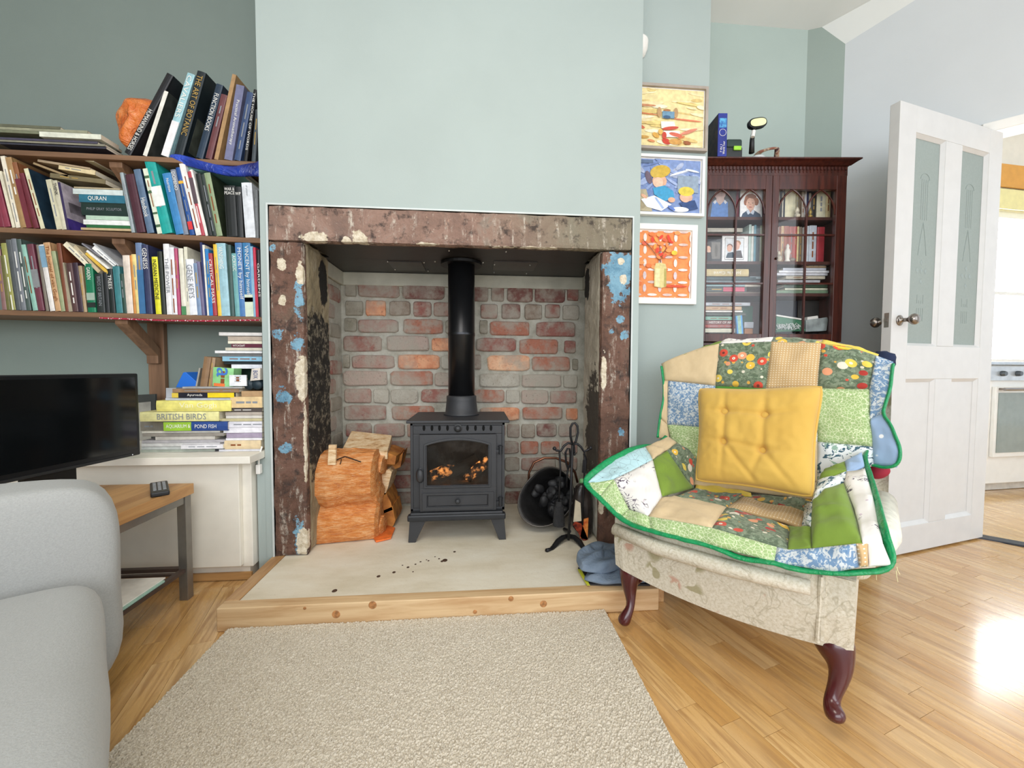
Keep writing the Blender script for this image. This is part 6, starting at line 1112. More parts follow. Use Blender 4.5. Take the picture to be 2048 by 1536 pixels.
b = B(); b.lathe([(.034, 0), (.034, .006), (.03, .012), (.0, .014)], (0, 0, 0), seg=18); p = top(1504, 321, .03); b.v = [(v[0]*1.0+p.x+.0, v[1]*.8+p.y, v[2]+zc+.0005) for v in b.v]; obj('base', b, M('bfc4c6', .3), wl)
for o_ in list(COL.objects)[NTOP:]:
    if o_.parent is None: o_.location = o_.location-KN*.045
rr = random.Random(9); p0 = top(1533, 318, -.005); b = B(); pts = []
for i in range(150): q = i*.33; r_ = .03+.008*math.sin(i*.9)+rr.uniform(-.003, .003); pts.append(p0+KE*math.cos(q)*(r_+.016)+KN*math.sin(q)*.03+V3((0, 0, zc-p0.z+.004+(i % 19)*.0026)))
b.tube(pts, .005, 6); CB2 = NT('woven_cord', .8); CB2.base(CB2.ramp(CB2.noise(CB2.tc.outputs['Object'], 40, 2), (.4, '6a4a52'), (.5, 'b8a68c'), (.62, '8a5a4a'))); tag(obj('coiled_cord', b, CB2.m, smooth=True), 'coiled brown and straw cord heap on the cabinet top', 'cord')
# ================================================================== armchair
CU = V3((.682, -.732, 0)).normalized(); CV = V3((.732, .682, 0)).normalized(); CO_ = V3((.459, 1.197, 0))
def C(u, v, z): return CO_+CU*u+CV*v+V3((0, 0, z))
ZS = 2.9545
def ZA(X, Y): return 1160+X/ZS, 660+Y/ZS
def cV(X, Y, v): return on(*ZA(X, Y), CO_+CV*v, CV)
def cZ(X, Y, z): return onZ(*ZA(X, Y), z)
bp0 = C(0, .40, .38); bn = (C(0, .53, .90)-bp0).normalized().cross(CU).normalized()
if bn.dot(CV) < 0: bn = -bn
def cB(X, Y, off=0): return on(*ZA(X, Y), bp0+bn*off, bn)
ch = thing('armchair', tuple(CO_+CU*.26+CV*.3), 'cream floral upholstered armchair with dark red cabriole legs, facing the hearth', 'armchair')
n = NT('floral_weave', .95); v = n.tc.outputs['Object']
a = n.noise(v, 160, 3, .7); c = n.ramp(a, (.35, 'c4bba6'), (.5, 'd2cab8'), (.65, 'dad4c5'))
st_ = n.noise(n.mapping(v, scale=(1, 1, 1)), 7, 3, .5, 1.5); d_ = n.math('ABSOLUTE', n.math('SUBTRACT', st_, .5)); c = n.mix(n.ramp(d_, (.003, .45), (.010, 0.0)), c, '9c9278')
vd = n.vor(v, 9, 'F1', 'Distance'); lf = n.noise(v, 16, 2, .5, .6); mk = n.math('MULTIPLY', n.ramp(vd, (.24, 1.0), (.32, 0.0)), n.ramp(lf, (.53, 0.0), (.57, 1.0))); c = n.mix(n.math('MULTIPLY', mk, .85), c, '9c9470')
v2 = n.vor(n.mapping(v, loc=(3, 1, 2)), 8, 'F1', 'Distance'); mk = n.math('MULTIPLY', n.ramp(v2, (.14, 1.0), (.2, 0.0)), n.ramp(lf, (.44, 1.0), (.48, 0.0))); c = n.mix(n.math('MULTIPLY', mk, .8), c, 'bd8f7a')
n.bump(a, .4, .002); FLO = n.base(c)
MLEG = M('4a1518', .2, var=.15, scale=10, coat=.4)
SK = [C(-.028, -.02, 0), C(.548, -.02, 0)]
# base apron with a serpentine lower edge
ND = 20; rows = []
zlow = lambda u: .187+.012*math.cos(2*PI*2*(u+.028)/.576)*0 + (-.028*math.sin(PI*(u+.028)/.576)**.8)
us = [-.028+.576*i/ND for i in range(ND+1)]
f_b = [C(u, -.012 if 0 < i < ND else -.004, zlow(u)) for i, u in enumerate(us)]; f_t = [C(u, -.012-.014*math.sin(PI*i/ND), .345) for i, u in enumerate(us)]
b = B(); b.grid([f_b, [p.lerp(q, .5)+CV*-.008 for p, q in zip(f_b, f_t)], f_t])
b.fbox(CO_, CU, CV, -.028, .548, -.003, .60, .192, .345)
obj('seat_base', b, FLO, ch)
b = B(); b.fbox(CO_, CU, CV, .49, .497, -.022, -.012, .192, .345); b.tube([C(.485, -.018, .185), C(.488, -.02, .34)], .005, 6); obj('corner_piping', b, FLO, ch)
b = B(); b.tube([C(-.02, -.03, .312), C(.12, -.045, .302), C(.3, -.045, .305), C(.47, -.032, .311)], [.018, .021, .021, .016], 12); obj('front_roll', b, FLO, ch, smooth=True)
cushion(C(.02, -.03, 0), CU, CV, .46, .47, .30, .372, FLO, 'seat_cushion', ch, bulge=.008)
def soft(o_, L, D, z0, z1, nm, bulge=.006, R=None):
    o = cushion(o_, CU, CV, L, D, z0, z1, FLO, nm, ch, bulge=bulge); return o
soft(C(-.045, .06, 0), .115, .46, .30, .425, 'arm'); soft(C(.46, .06, 0), .12, .46, .30, .425, 'arm')
b = B(); b.tube([C(.575, .02, .40), C(.59, .12, .42), C(.59, .4, .43)], [.022, .033, .033], 14); obj('arm_scroll', b, M('e0ddd0', .9, var=.12, scale=40, bump=.2), ch, smooth=True)
# back: cushion slab leaning, arched top
rows = []; nu = 16
for s in (0, 1):
    pass
P = []
for k in range(13):
    zf = k/12; row_ = []
    for i in range(nu+1):
        u = -.085+.69*i/nu; arch = .80+.098*math.sin(PI*i/nu)**.6; z = .36+(arch-.36)*zf; v_ = .425+(z-.38)*.25+.018; row_.append(C(u, v_, z))
    P.append(row_)
bk_ = [[p+CV*.085+V3((0, 0, -.008)) for p in r_] for r_ in P]
b = B(); b.grid(P); b.grid([r_[::-1] for r_ in bk_]); b.grid([P[-1], [p.lerp(q, .5)+V3((0, 0, .014)) for p, q in zip(P[-1], bk_[-1])], bk_[-1]]); b.grid([[r_[0] for r_ in bk_], [r_[0] for r_ in P]]); b.grid([[r_[-1] for r_ in P], [r_[-1] for r_ in bk_]])
obj('backrest', b, FLO, ch, merge=True, smooth=True)
def cab_leg(pts, rs, flip=1):
    b = B(); b.tube(pts, rs, 14); return obj('leg', b, MLEG, ch, subsurf=1)
def leg_px(data, v0):                           # (px x, px y, radius, v)
    cab_leg([on(x, y, CO_+CV*v, CV) for x, y, r_, v in data], [r_ for x, y, r_, v in data])
b = B(); b.prism([on(x, y, CO_+CV*.02, CV) for x, y in ((1614, 1266), (1660, 1276), (1668, 1330), (1652, 1322), (1632, 1298))], CV*.03); obj('leg_bracket', b, MLEG, ch, bevel=.006, seg=3)
leg_px([(1264, 1124, .036, .03), (1260, 1143, .036, .02), (1258, 1163, .028, .01), (1260, 1185, .019, .01), (1262, 1205, .013, .0), (1259, 1220, .013, -.01), (1252, 1232, .018, -.02), (1247, 1242, .021, -.025), (1246, 1249, .012, -.025)], 0)
b = B(); b.prism([on(x, y, CO_+CV*.03, CV) for x, y in ((1268, 1130), (1305, 1150), (1288, 1160), (1274, 1172))], CV*.025); obj('leg_bracket', b, MLEG, ch, bevel=.004)
leg_px([(1664, 1268, .040, .03), (1668, 1290, .042, .02), (1677, 1314, .033, .01), (1682, 1335, .024, .0), (1678, 1360, .019, -.01), (1668, 1385, .015, -.02), (1662, 1405, .016, -.03), (1668, 1425, .021, -.045), (1675, 1438, .019, -.055), (1678, 1447, .010, -.055)], 0)
for (u, v) in ((.0, .56), (.52, .56)):
    cab_leg([C(u, v, .2), C(u, v+.01, .12), C(u, v+.03, .04), C(u, v+.04, .001)], [.024, .02, .016, .014])
# quilt ------------------------------------------------------------
def q_mat(kind):
    n = NT('quilt_'+kind, .9); uv = n.tc.outputs['UV']; n.b.inputs['Sheen Weight'].default_value = .15
    wv = n.noise(uv, 9, 4, .6); n.bump(wv, .5, .008)
    if kind == 'beige': return n.base(n.mix(n.ramp(n.noise(uv, 60, 3), (.4, 0.0), (.6, .2)), 'dcc49c', 'c9ae84'))
    if kind == 'dotted': return n.base(n.mix(n.ramp(n.vor(uv, 120, rand=0.0), (.16, 1.0), (.22, 0.0)), 'cfae7e', 'f0e4cc'))
    if kind == 'olive': return n.base(n.mix(n.ramp(wv, (.4, 0.0), (.6, .3)), '7d9838', '6b862a'))
    if kind == 'green': return n.base(n.mix(0.0, '4b8a2c', '3f7524'))
    if kind == 'yellow': return n.base(n.mix(0.0, 'f2d24a', 'e8c43c'))
    if kind == 'star':
        a = n.vor(uv, 100, 'DISTANCE_TO_EDGE'); b_ = n.vor(uv, 45, 'F1', 'Distance', .2); m1 = n.ramp(a, (.03, 1.0), (.07, 0.0)); m2 = n.ramp(b_, (.08, 1.0), (.14, 0.0)); c = n.mix(m1, 'a6c084', 'dde8c0'); return n.base(n.mix(m2, c, 'eef5d0'))
    if kind == 'blue':
        a = n.vor(uv, 130, 'F1'); b_ = n.noise(uv, 95, 4, .7, 1.0); c = n.mix(n.ramp(b_, (.48, 0.0), (.53, 1.0)), '7394b8', 'd3dade'); return n.base(n.mix(n.ramp(a, (.2, .6), (.3, 0.0)), c, '5c82ac'))
    if kind == 'bluestar':
        return n.base(n.mix(n.ramp(n.vor(uv, 26, rand=.7), (.14, 1.0), (.18, 0.0)), '9db8dc', 'f4f6fa'))
    if kind == 'aqua':
        a = n.vor(uv, 48, rand=.8); c = n.mix(n.ramp(a, (.10, 1.0), (.14, 0.0)), 'bcdfe6', '5a5a66'); return n.base(n.mix(n.ramp(n.vor(n.mapping(uv, loc=(.3, .1, 0)), 30, 'DISTANCE_TO_EDGE'), (.012, .5), (.03, 0.0)), c, '6f8c96'))
    if kind == 'white':
        d = n.math('ABSOLUTE', n.math('SUBTRACT', n.noise(uv, 34, 3, .5, 1.6), .5)); reg = n.ramp(n.vor(uv, 17, rand=.9), (.36, 1.0), (.42, 0.0)); m = n.math('MULTIPLY', n.ramp(d, (.02, 1.0), (.035, 0.0)), reg); c = n.mix(m, 'f0ece8', '54465c'); return n.base(n.mix(n.ramp(n.vor(n.mapping(uv, loc=(.2, .4, 0)), 32, rand=1.0), (.07, .8), (.10, 0.0)), c, 'c9b4c4'))
    if kind == 'floral':
        b_ = n.noise(uv, 42, 3, .6, .9); c = n.mix(n.ramp(b_, (.55, 0.0), (.58, 1.0)), 'e9eff2', '3f6274'); return n.base(n.mix(n.ramp(n.noise(n.mapping(uv, loc=(2, 1, 0)), 38, 3, .6, .8), (.6, 0.0), (.63, 1.0)), c, '93b3a4'))
    if kind == 'owl':
        base_ = n.mix(n.ramp(n.noise(uv, 60, 4, .65, .8), (.45, 0.0), (.55, 1.0)), '84917a', '5f6f58')
        base_ = n.mix(n.ramp(n.noise(n.mapping(uv, loc=(5, 2, 0)), 90, 3, .6), (.6, 0.0), (.64, .8)), base_, '9fb394')
        vn = n.t.nodes.new('ShaderNodeTexVoronoi'); vn.inputs['Scale'].default_value = 24; n.put(vn.inputs['Vector'], uv)
        sx = n.t.nodes.new('ShaderNodeSeparateColor'); n.t.links.new(vn.outputs['Color'], sx.inputs[0])
        colr = n.ramp(sx.outputs[0], (0, 'd8503c'), (.2, 'f2c24a'), (.4, 'e9e2d2'), (.55, 'e8a078'), (.7, 'b83c34'), (.85, 'f0d45c'), const=True)
        v3 = n.t.nodes.new('ShaderNodeTexVoronoi'); v3.inputs['Scale'].default_value = 38; n.put(v3.inputs['Vector'], n.mapping(uv, loc=(1.3, .7, 0))); sc3 = n.t.nodes.new('ShaderNodeSeparateColor'); n.t.links.new(v3.outputs['Color'], sc3.inputs[0])
        base_ = n.mix(n.ramp(v3.outputs['Distance'], (.2, 1.0), (.22, 0.0)), base_, n.ramp(sc3.outputs[0], (0, 'd4503e'), (.25, 'e8e0cc'), (.5, '6f8464'), (.75, 'e8b050'), const=True))
        m = n.ramp(vn.outputs['Distance'], (.34, 1.0), (.36, 0.0)); c = n.mix(m, base_, colr)
        m2 = n.ramp(vn.outputs['Distance'], (.11, 1.0), (.13, 0.0)); c = n.mix(m2, c, n.ramp(sx.outputs[1], (0, 'f4ead8'), (.4, '7a3a30'), (.7, 'f6d9b8'), const=True))
        m3 = n.ramp(vn.outputs['Distance'], (.035, 1.0), (.045, 0.0)); return n.base(n.mix(m3, c, '3a2c2c'))
QM = {k: q_mat(k) for k in ('beige', 'dotted', 'olive', 'green', 'yellow', 'star', 'blue', 'bluestar', 'aqua', 'white', 'floral', 'owl')}
ql = thing('patchwork_quilt', tuple(C(.26, .2, .4)), 'patchwork quilt with green satin binding draped over the armchair', 'quilt')
def polyl(pts, n):                             # resample a polyline to n+1 points
    if len(pts) == 2: return [pts[0].lerp(pts[1], i/n) for i in range(n+1)]
    L = [0]
    for a_, c_ in zip(pts, pts[1:]): L.append(L[-1]+(c_-a_).length)
    out = []
    for i in range(n+1):
        s = L[-1]*i/n; k = 0
        while k < len(pts)-2 and s > L[k+1]: k += 1
        out.append(pts[k].lerp(pts[k+1], (s-L[k])/max(1e-9, L[k+1]-L[k])))
    return out
def patch(kind, bot, right, top_, left, n=14, puff=.007, label=None):
    """Coons patch; bot left->right, right bottom->top, top left->right, left bottom->top"""
    bo, ri, to, le = polyl(bot, n), polyl(right, n), polyl(top_, n), polyl(left, n); P = []
    for j in range(n+1):
        row_ = []
        for i in range(n+1):
            u, w = i/n, j/n
            p = bo[i]*(1-w)+to[i]*w+le[j]*(1-u)+ri[j]*u-(bo[0]*(1-u)*(1-w)+bo[n]*u*(1-w)+to[0]*(1-u)*w+to[n]*u*w)
            row_.append(p)
        P.append(row_)
    out = []
    for j in range(n+1):
        row_ = []
        for i in range(n+1):
            a_ = P[min(j+1, n)][i]-P[max(j-1, 0)][i]; c_ = P[j][min(i+1, n)]-P[j][max(i-1, 0)]; nn = c_.cross(a_)
            nn = nn.normalized() if nn.length > 1e-9 else V3((0, 0, 1))
            if nn.dot(O0-P[j][i]) < 0: nn = -nn
            e = min(i, n-i, j, n-j)/(n/2); k = puff*(1-(1-min(1, e*1.6))**2); q = P[j][i]
            wr = noise.noise(q*22)*.008+noise.noise(V3((q.x*38+q.y*38, q.z*7, 2)))*.006+noise.noise(q*V3((60, 60, 25)).length*0+q*48)*.0025
            row_.append(q+nn*(k+wr*min(1, e*3+.35)))
        out.append(row_)
    b = B(); b.grid(out); me = b.mesh('patch', QM[kind], V3(ql.location), True)
    uvl = me.uv_layers.new(name='UVMap'); w_ = (bo[n]-bo[0]).length; h_ = (le[n]-le[0]).length; o1_, o2_ = rq.random()*3, rq.random()*3
    for poly in me.polygons:
        for li in poly.loop_indices:
            vi = me.loops[li].vertex_index; i, j = vi % (n+1), vi//(n+1); uvl.data[li].uv = (i/n*w_+o1_, j/n*h_+o2_)
    o = bpy.data.objects.new('patch', me); COL.objects.link(o); o.parent = ql
    md = o.modifiers.new('solid', 'SOLIDIFY'); md.thickness = .009; md.offset = -1
    o['label'] = label or {'owl': 'green patch printed with small owls', 'beige': 'plain beige patch', 'dotted': 'beige patch with white dots', 'olive': 'plain olive green patch', 'green': 'plain dark green patch', 'yellow': 'plain yellow patch', 'star': 'light green patch with star line print', 'blue': 'blue patch with white leaf print', 'bluestar': 'pale blue patch with white stars', 'aqua': 'pale aqua patch with dark sprigs', 'white': 'white patch with small tree print', 'floral': 'white patch with blue green leaf print'}[kind]
    return o
rq = random.Random(21)
def Q(*pts): return [p if isinstance(p, V3) else p for p in pts]
def quad(kind, bl, br, tr_, tl, **kw): return patch(kind, [bl, br], [br, tr_], [tl, tr_], [bl, tl], **kw)
bb = lambda X, Y, o=0: cB(X, Y, o)
# back panel
e0, e1, e1b, e2, e4 = bb(480, 198), bb(495, 298), bb(500, 390), bb(474, 520, -.01), bb(458, 655, -.02)
p11 = bb(822, 80); p12 = bb(1130, 68); p13 = bb(1425, 76); p14 = bb(1748, 150); p15 = bb(1852, 188, -.01)
p21 = bb(800, 330); p22 = bb(1098, 345); p23 = bb(1402, 345); p24 = bb(1708, 350)
r3 = bb(520, 298); r35 = bb(516, 558); p31 = bb(800, 580); p32 = bb(1098, 600); p33 = bb(1402, 660); p34 = bb(1740, 690)
mid = lambda a, c_, f=.5, up=0: a.lerp(c_, f)+V3((0, 0, up))
patch('beige', [e1, p21], [p21, p11], [e0, bb(560, 160), bb(700, 108), p11], [e1, e0])
patch('owl', [p21, p22], [p22, p12], [p11, p12], [p21, p11]); patch('dotted', [p22, p23], [p23, p13], [p12, p13], [p22, p12])
patch('owl', [p23, p24], [p24, p14], [p13, bb(1590, 98), p14], [p23, p13])
c5a, c5b = bb(1715, 525), bb(1787, 495, -.012)
patch('blue', [c5a, c5b], [c5b, bb(1832, 340, -.012), p15], [p14, p15], [c5a, p24, p14])
quad('beige', e2, r35, r3, e1); quad('beige', bb(458, 640, -.02), bb(530, 640), r35, e2)
quad('blue', r35, p31, p21, r3); quad('green', p31, p32, p22, p21); quad('white', p32, p33, p23, p22)
patch('star', [p33, p34], [p34, c5a, p24], [p23, p24], [p33, p23])
c1 = bb(590, 690); p41 = bb(800, 800); p42 = bb(1098, 850); p43 = bb(1402, 900)
quad('star', bb(560, 760), p41, p31, r35); quad('owl', p41, p42, p32, p31); quad('beige', p42, p43, p33, p32)
quad('floral', p43, bb(1745, 800), p34, p33)
patch('bluestar', [bb(1735, 800), bb(1868, 812, -.03)], [bb(1868, 812, -.03), bb(1893, 720, -.03), bb(1835, 570, -.02), c5b], [c5a, c5b], [bb(1735, 800), c5a])
# strips over the ridge
t0, t1, t2, t3, t4 = bb(600, 150, .05), bb(842, 66, .06), bb(1143, 40, .06), bb(1435, 58, .06), bb(1768, 140, .05)
patch('olive', [bb(560, 160), p11], [p11, t1], [t0, t1], [bb(560, 160), t0], puff=.003); quad('white', p11, p12, t2, t1, puff=.003); quad('owl', p12, p13, t3, t2, puff=.003)
patch('yellow', [p13, bb(1590, 98), p14], [p14, t4], [t3, bb(1600, 86, .06), t4], [p13, t3], puff=.003)
# seat, arms and front
def hv(X, Y, v): return cV(X, Y, v)
hA, hB, hC, hD, hE, hF = hv(22, 892, .02), hv(112, 985, -.01), hv(232, 1105, -.035), hv(420, 1185, -.055), hv(800, 1282, -.06), hv(1148, 1372, -.062)
hG, hH, hI, hJ = hv(1500, 1435, -.055), hv(1650, 1402, -.05), hv(1702, 1398, -.045), hv(1845, 1392, -.03)
aA, aB, aC = hv(45, 890, .025), hv(385, 690, .28), hv(525, 628, .38)
i0, i1, i2, i3, i4 = hv(200, 883, .05), hv(290, 1060, -.0), hv(405, 1098, -.02), hv(780, 1168, -.035), hv(1163, 1282, -.045)
w1 = hv(430, 765, .22); w2 = hv(485, 985, .10); w3 = hv(515, 712, .28)
patch('aqua', [hv(45, 900, .015), i0], [i0, w1], [aB, w1], [hv(45, 900, .015), hv(100, 848, .06), hv(200, 768, .15), hv(300, 715, .22), aB])
patch('aqua', [hA, i0], [i0, w1], [hv(150, 800, .12), aB, w1][0:0]+[aB, w1], [hA, hv(180, 775, .14), aB]) if False else None
patch('beige', [w1, hv(575, 668, .36)], [hv(575, 668, .36), aC], [aB, aC], [w1, aB])
o1_ = hv(575, 668, .37); o2_ = hv(690, 760, .38); o3_ = hv(672, 935, .30)
patch('owl', [o3_, o2_], [o2_, hv(640, 700, .39), o1_], [w3, o1_], [o3_, hv(600, 840, .28), w3], puff=.004)
patch('olive', [w2, o3_], [o3_, hv(600, 840, .28), w3], [w1, w3], [w2, w1], puff=.012)
patch('white', [i1, i2, w2], [w2, w1], [i0, w1], [i1, i0])
patch('star', [hC, hD], [hD, i2], [i1, i2], [hC, i1]); patch('star', [hB, hC], [hC, i1], [i0, i1], [hB, i0]); 
b = None; patch('star', [hv(70, 935, .0), hB], [hB, i0], [hv(50, 905, .02), i0], [hv(70, 935, .0), hv(50, 905, .02)])
patch('star', [hD, hE, hF], [hF, i4], [i2, i3, i4], [hD, i2], n=20)
s1 = cZ(560, 985, .392); s2 = cZ(680, 935, .39); s3 = cZ(868, 1042, .392); s4 = cZ(950, 990, .388); s5 = cZ(1340, 1078, .388); s6 = cZ(1310, 1162, .388)
patch('beige', [i2, i3], [i3, s3], [w2, s1, s3], [i2, w2], puff=.012)
quad('owl', s3, s4, cZ(1010, 975, .388), s2, puff=.006); patch('owl', [s1, s3], [s3, s4], [s2, s4], [s1, s2], puff=.004)
patch('owl', [i3, hv(1225, 1295, -.045)], [hv(1225, 1295, -.045), cZ(1240, 1162, .388)], [s3, cZ(1240, 1162, .388)], [i3, s3], puff=.01)
quad('dotted', s3, s6, s5, s4, puff=.008); quad('owl', s4, s5, cZ(1362, 992, .39), cZ(1005, 975, .388), puff=.004)
quad('yellow', cZ(680, 938, .391), cZ(1015, 985, .391), cZ(1010, 962, .392), cZ(690, 898, .394), puff=.003)
quad('beige', cZ(600, 900, .394), cZ(1400, 1010, .39), bb(1402, 890), bb(700, 790), puff=.002); quad('owl', cZ(1300, 1090, .388), cZ(1375, 1100, .388), cZ(1400, 1000, .39), cZ(1330, 985, .39), puff=.002)
# right arm
f1 = hv(1372, 1010, .14); f2 = hv(1560, 905, .24); f3 = hv(1668, 1258, -.035); f4 = hv(1368, 1290, -.04); f5 = hv(1365, 1163, .04)
patch('olive', [hv(1225, 1297, -.045), f4], [f4, f5], [cZ(1240, 1162, .388), f5], [hv(1225, 1297, -.045), cZ(1240, 1162, .388)], puff=.01)
patch('olive', [f4, f3], [f3, hv(1625, 1080, .10), f2], [f1, hv(1450, 935, .2), f2], [f4, f5, f1], puff=.022, n=18)
g1 = hv(1575, 835, .30); g0 = hv(1400, 895, .26)
patch('floral', [f1, hv(1450, 935, .2), f2], [f2, g1], [g0, g1], [f1, g0]); patch('floral', [s6, f5], [f5, f1], [cZ(1345, 1020, .392), f1], [s6, cZ(1345, 1020, .392)], puff=.004)
patch('olive', [g0, g1], [g1, hv(1562, 775, .38)], [hv(1450, 835, .37), hv(1562, 775, .38)], [g0, hv(1450, 835, .37)])
quad('bluestar', g1, hv(1683, 810, .34), hv(1665, 722, .42), hv(1562, 775, .38))
patch('white', [f3, hv(1788, 1250, -.02)], [hv(1788, 1250, -.02), hv(1735, 1000, .15), hv(1683, 815, .33)], [g1, hv(1683, 815, .33)], [f3, hv(1625, 1080, .10), f2, g1])
patch('blue', [hF, hG, hH], [hH, hv(1630, 1262, -.038)], [i4, hv(1225, 1297, -.045), f4, hv(1630, 1262, -.038)], [hF, i4], n=18)
quad('dotted', hH, hI, hv(1702, 1256, -.03), hv(1630, 1262, -.038)); quad('white', hI, hJ, hv(1788, 1250, -.02), hv(1702, 1256, -.03))
# binding
BIND = NT('green_satin', .3); uvn = BIND.noise(BIND.tc.outputs['Object'], 70, 3, .6, .8); BIND.bump(uvn, .7, .004); BIND.base(BIND.mix(BIND.ramp(uvn, (.4, 0.0), (.6, .5)), '129a5c', '0b7244')); BIND = BIND.m
def binding(pts, r_=.0062):
    P_ = polyl(pts, len(pts)*5); P2_ = []
    for i in range(len(P_)):
        a_ = P_[max(0, i-2):i+3]; P2_.append(sum(a_, V3())/len(a_)+V3((1, 1, 1))*noise.noise(P_[i]*40)*.0015)
    b = B(); b.tube(P2_, r_, 8, sq=(1.35, .6)); obj('binding', b, BIND, ql, smooth=True)
binding([e0, e1, e1b, e2, e4], .008)
binding([hv(528, 618, .40), hv(505, 650, .39), hv(455, 688, .35), hv(380, 690, .29), hv(300, 708, .22), hv(160, 780, .12), hv(90, 835, .06), hA, hv(60, 940, .0), hB, hC, hv(310, 1155, -.05), hD, hv(600, 1235, -.06), hE, hv(950, 1352, -.063), hF, hv(1300, 1425, -.06), hG, hv(1700, 1432, -.045), hv(1865, 1410, -.025), hv(1800, 1200, .0), hv(1750, 1000, .16), hv(1700, 830, .33), hv(1682, 790, .38), hv(1678, 728, .43), hv(1700, 722, .46)], .009)
binding([p15, bb(1842, 260, -.012), bb(1835, 340, -.013), bb(1800, 450, -.014), c5b, bb(1835, 560, -.022), bb(1893, 700, -.03), bb(1890, 770, -.03), bb(1860, 812, -.03), bb(1780, 812, -.02), bb(1725, 795)], .0075)
b = B()
for (X, Y, dx, dy) in ((1868, 1420, 10, 70), (1872, 1400, 18, 45), (1750, 1438, 2, 40), (1680, 1440, -4, 30), (650, 1235, 2, 12)):
    p = hv(X, Y, -.03); b.tube([p, hv(X+dx*.3, Y+dy*.5, -.032), hv(X+dx, Y+dy, -.03)], .0006, 4)
obj('loose_thread', b, M('e6dcae', .8), ql)
# red cushion corner behind and dark garment
pc_ = [bb(1690, 760, .03), bb(1860, 800, .03), bb(1835, 870, .03), bb(1735, 895, .03), bb(1700, 850, .03)]
cen = sum(pc_, V3())/5; b = B(); rows = []
for k, s in ((0, .3), (.2, .8), (.5, 1), (.8, .8), (1, .3)): rows.append([cen+(p-cen)*s+bn*(.05*k-.01) for p in pc_])
b.grid(rows, closed=True); b.f += [(4, 3, 2, 1, 0), (20, 21, 22, 23, 24)]; b.mi += [0, 0]; tag(obj('throw_cushion', b, M('9c2438', .85, var=.1, bump=.3), subsurf=2), 'crimson cushion corner poking out below the quilt at the right of the chair back', 'cushion')
b = B(); c0 = on(1768, 722, C(.58, .60, 0), bn); b.sph(c0, .042, 14, 10, (.8, .7, .9), nz=.25); b.tube([c0, c0+CU*-.05+V3((0, .01, -.04)), C(.50, .57, .66)], [.03, .035, .02], 10); tag(obj('garment', b, M('1c2a4a', .9, var=.2, bump=.3), smooth=True), 'dark navy garment bunched behind the top right of the chair', 'garment')
# yellow cushion ----------------------------------------------------
TLc, TRc, BRc, BLc = cV(697, 342, .335), cV(1446, 325, .335), cV(1385, 1000, .175), cV(678, 895, .195)
yc_ = thing('yellow_cushion', tuple((TLc+TRc+BRc+BLc)/4), 'mustard yellow square cushion with four buttons resting on the quilted chair', 'cushion')
YM = NT('mustard_linen', .9); YM.bump(YM.noise(YM.tc.outputs['Object'], 300, 2), .25, .001); YM.base(YM.mix(YM.ramp(YM.noise(YM.tc.outputs['Object'], 8, 3), (.35, 0.0), (.65, .6)), 'd6ae52', 'cba148')); YM.b.inputs['Sheen Weight'].default_value = .2; YM = YM.m
nC = ((TRc-TLc).cross(BLc-TLc)).normalized(); nC = nC if nC.dot(O0-TLc) > 0 else -nC
def cpt(u, w):                                 # w 0 top .. 1 bottom
    e_ = .012; p = TLc.lerp(TRc, u).lerp(BLc.lerp(BRc, u), w); bow = V3((0, 0, 0))
    return p
BT = [(.275, .295), (.605, .325), (.28, .60), (.607, .655)]
def dist_seg(p, a_, c_):
    ax_, ay_ = c_[0]-a_[0], c_[1]-a_[1]; t = max(0, min(1, ((p[0]-a_[0])*ax_+(p[1]-a_[1])*ay_)/(ax_*ax_+ay_*ay_))); return math.hypot(p[0]-a_[0]-t*ax_, p[1]-a_[1]-t*ay_), t
SEG = [(BT[0], BT[1], .5), (BT[2], BT[3], .5), (BT[0], BT[2], .5), (BT[1], BT[3], .5), (BT[0], (0, .27), 1), (BT[2], (0, .58), 1), (BT[1], (1, .26), 1), (BT[3], (1, .66), 1), (BT[0], (.27, 0), 1), (BT[1], (.6, 0), 1), (BT[2], (.27, 1), 1), (BT[3], (.5, 1), 1), (BT[3], (.88, .98), 1), (BT[2], (.55, .95), .6)]
def puff(u, w):
    ed = (max(0, 1-(2*u-1)**4)*max(0, 1-(2*w-1)**4))**.5; h = .050*ed
    for bx, by in BT: d = math.hypot(u-bx, w-by); h -= .008*math.exp(-(d/.05)**2)
    for a_, c_, k in SEG:
        d, t = dist_seg((u, w), a_, c_); h -= .0065*math.exp(-(d/.026)**2)*(1-t*.75 if k == 1 else 1)*ed
    return h+noise.noise(V3((u*5, w*5, 3)))*.006*ed+noise.noise(V3((u*16, w*16, 1)))*.002*ed
N_ = 84; P = []; P2 = []
for j in range(N_+1):
    r1_, r2_ = [], []
    for i in range(N_+1):
        u, w = i/N_, j/N_; c_s = .045*abs(2*u-1)**5*abs(2*w-1)**5; p = cpt(.5+(u-.5)*(1-c_s), .5+(w-.5)*(1-c_s))
        inn = .012*math.sin(PI*u)*(1 if w < .5 else -1)*abs(2*w-1)**3
        p = p-V3((0, 0, 1))*inn; p += (TRc-TLc).normalized()*(.012*math.sin(PI*w)*abs(2*u-1)**3*(1 if u < .5 else -1))
        h = puff(u, w); r1_.append(p+nC*h); r2_.append(p-nC*.035*(max(0, 1-(2*u-1)**4)*max(0, 1-(2*w-1)**4))**.5)
    P.append(r1_); P2.append(r2_[::-1])
b = B(); b.grid(P); b.grid(P2); obj('cover', b, YM, yc_, smooth=True, merge=True)
edge = [P[0][i] for i in range(0, N_, 6)]+[P[j][N_] for j in range(0, N_, 6)]+[P[N_][i] for i in range(N_, 0, -6)]+[P[j][0] for j in range(N_, -1, -6)]
b = B(); b.tube(edge, .0042, 8, caps=False); obj('piping', b, YM, yc_, smooth=True)
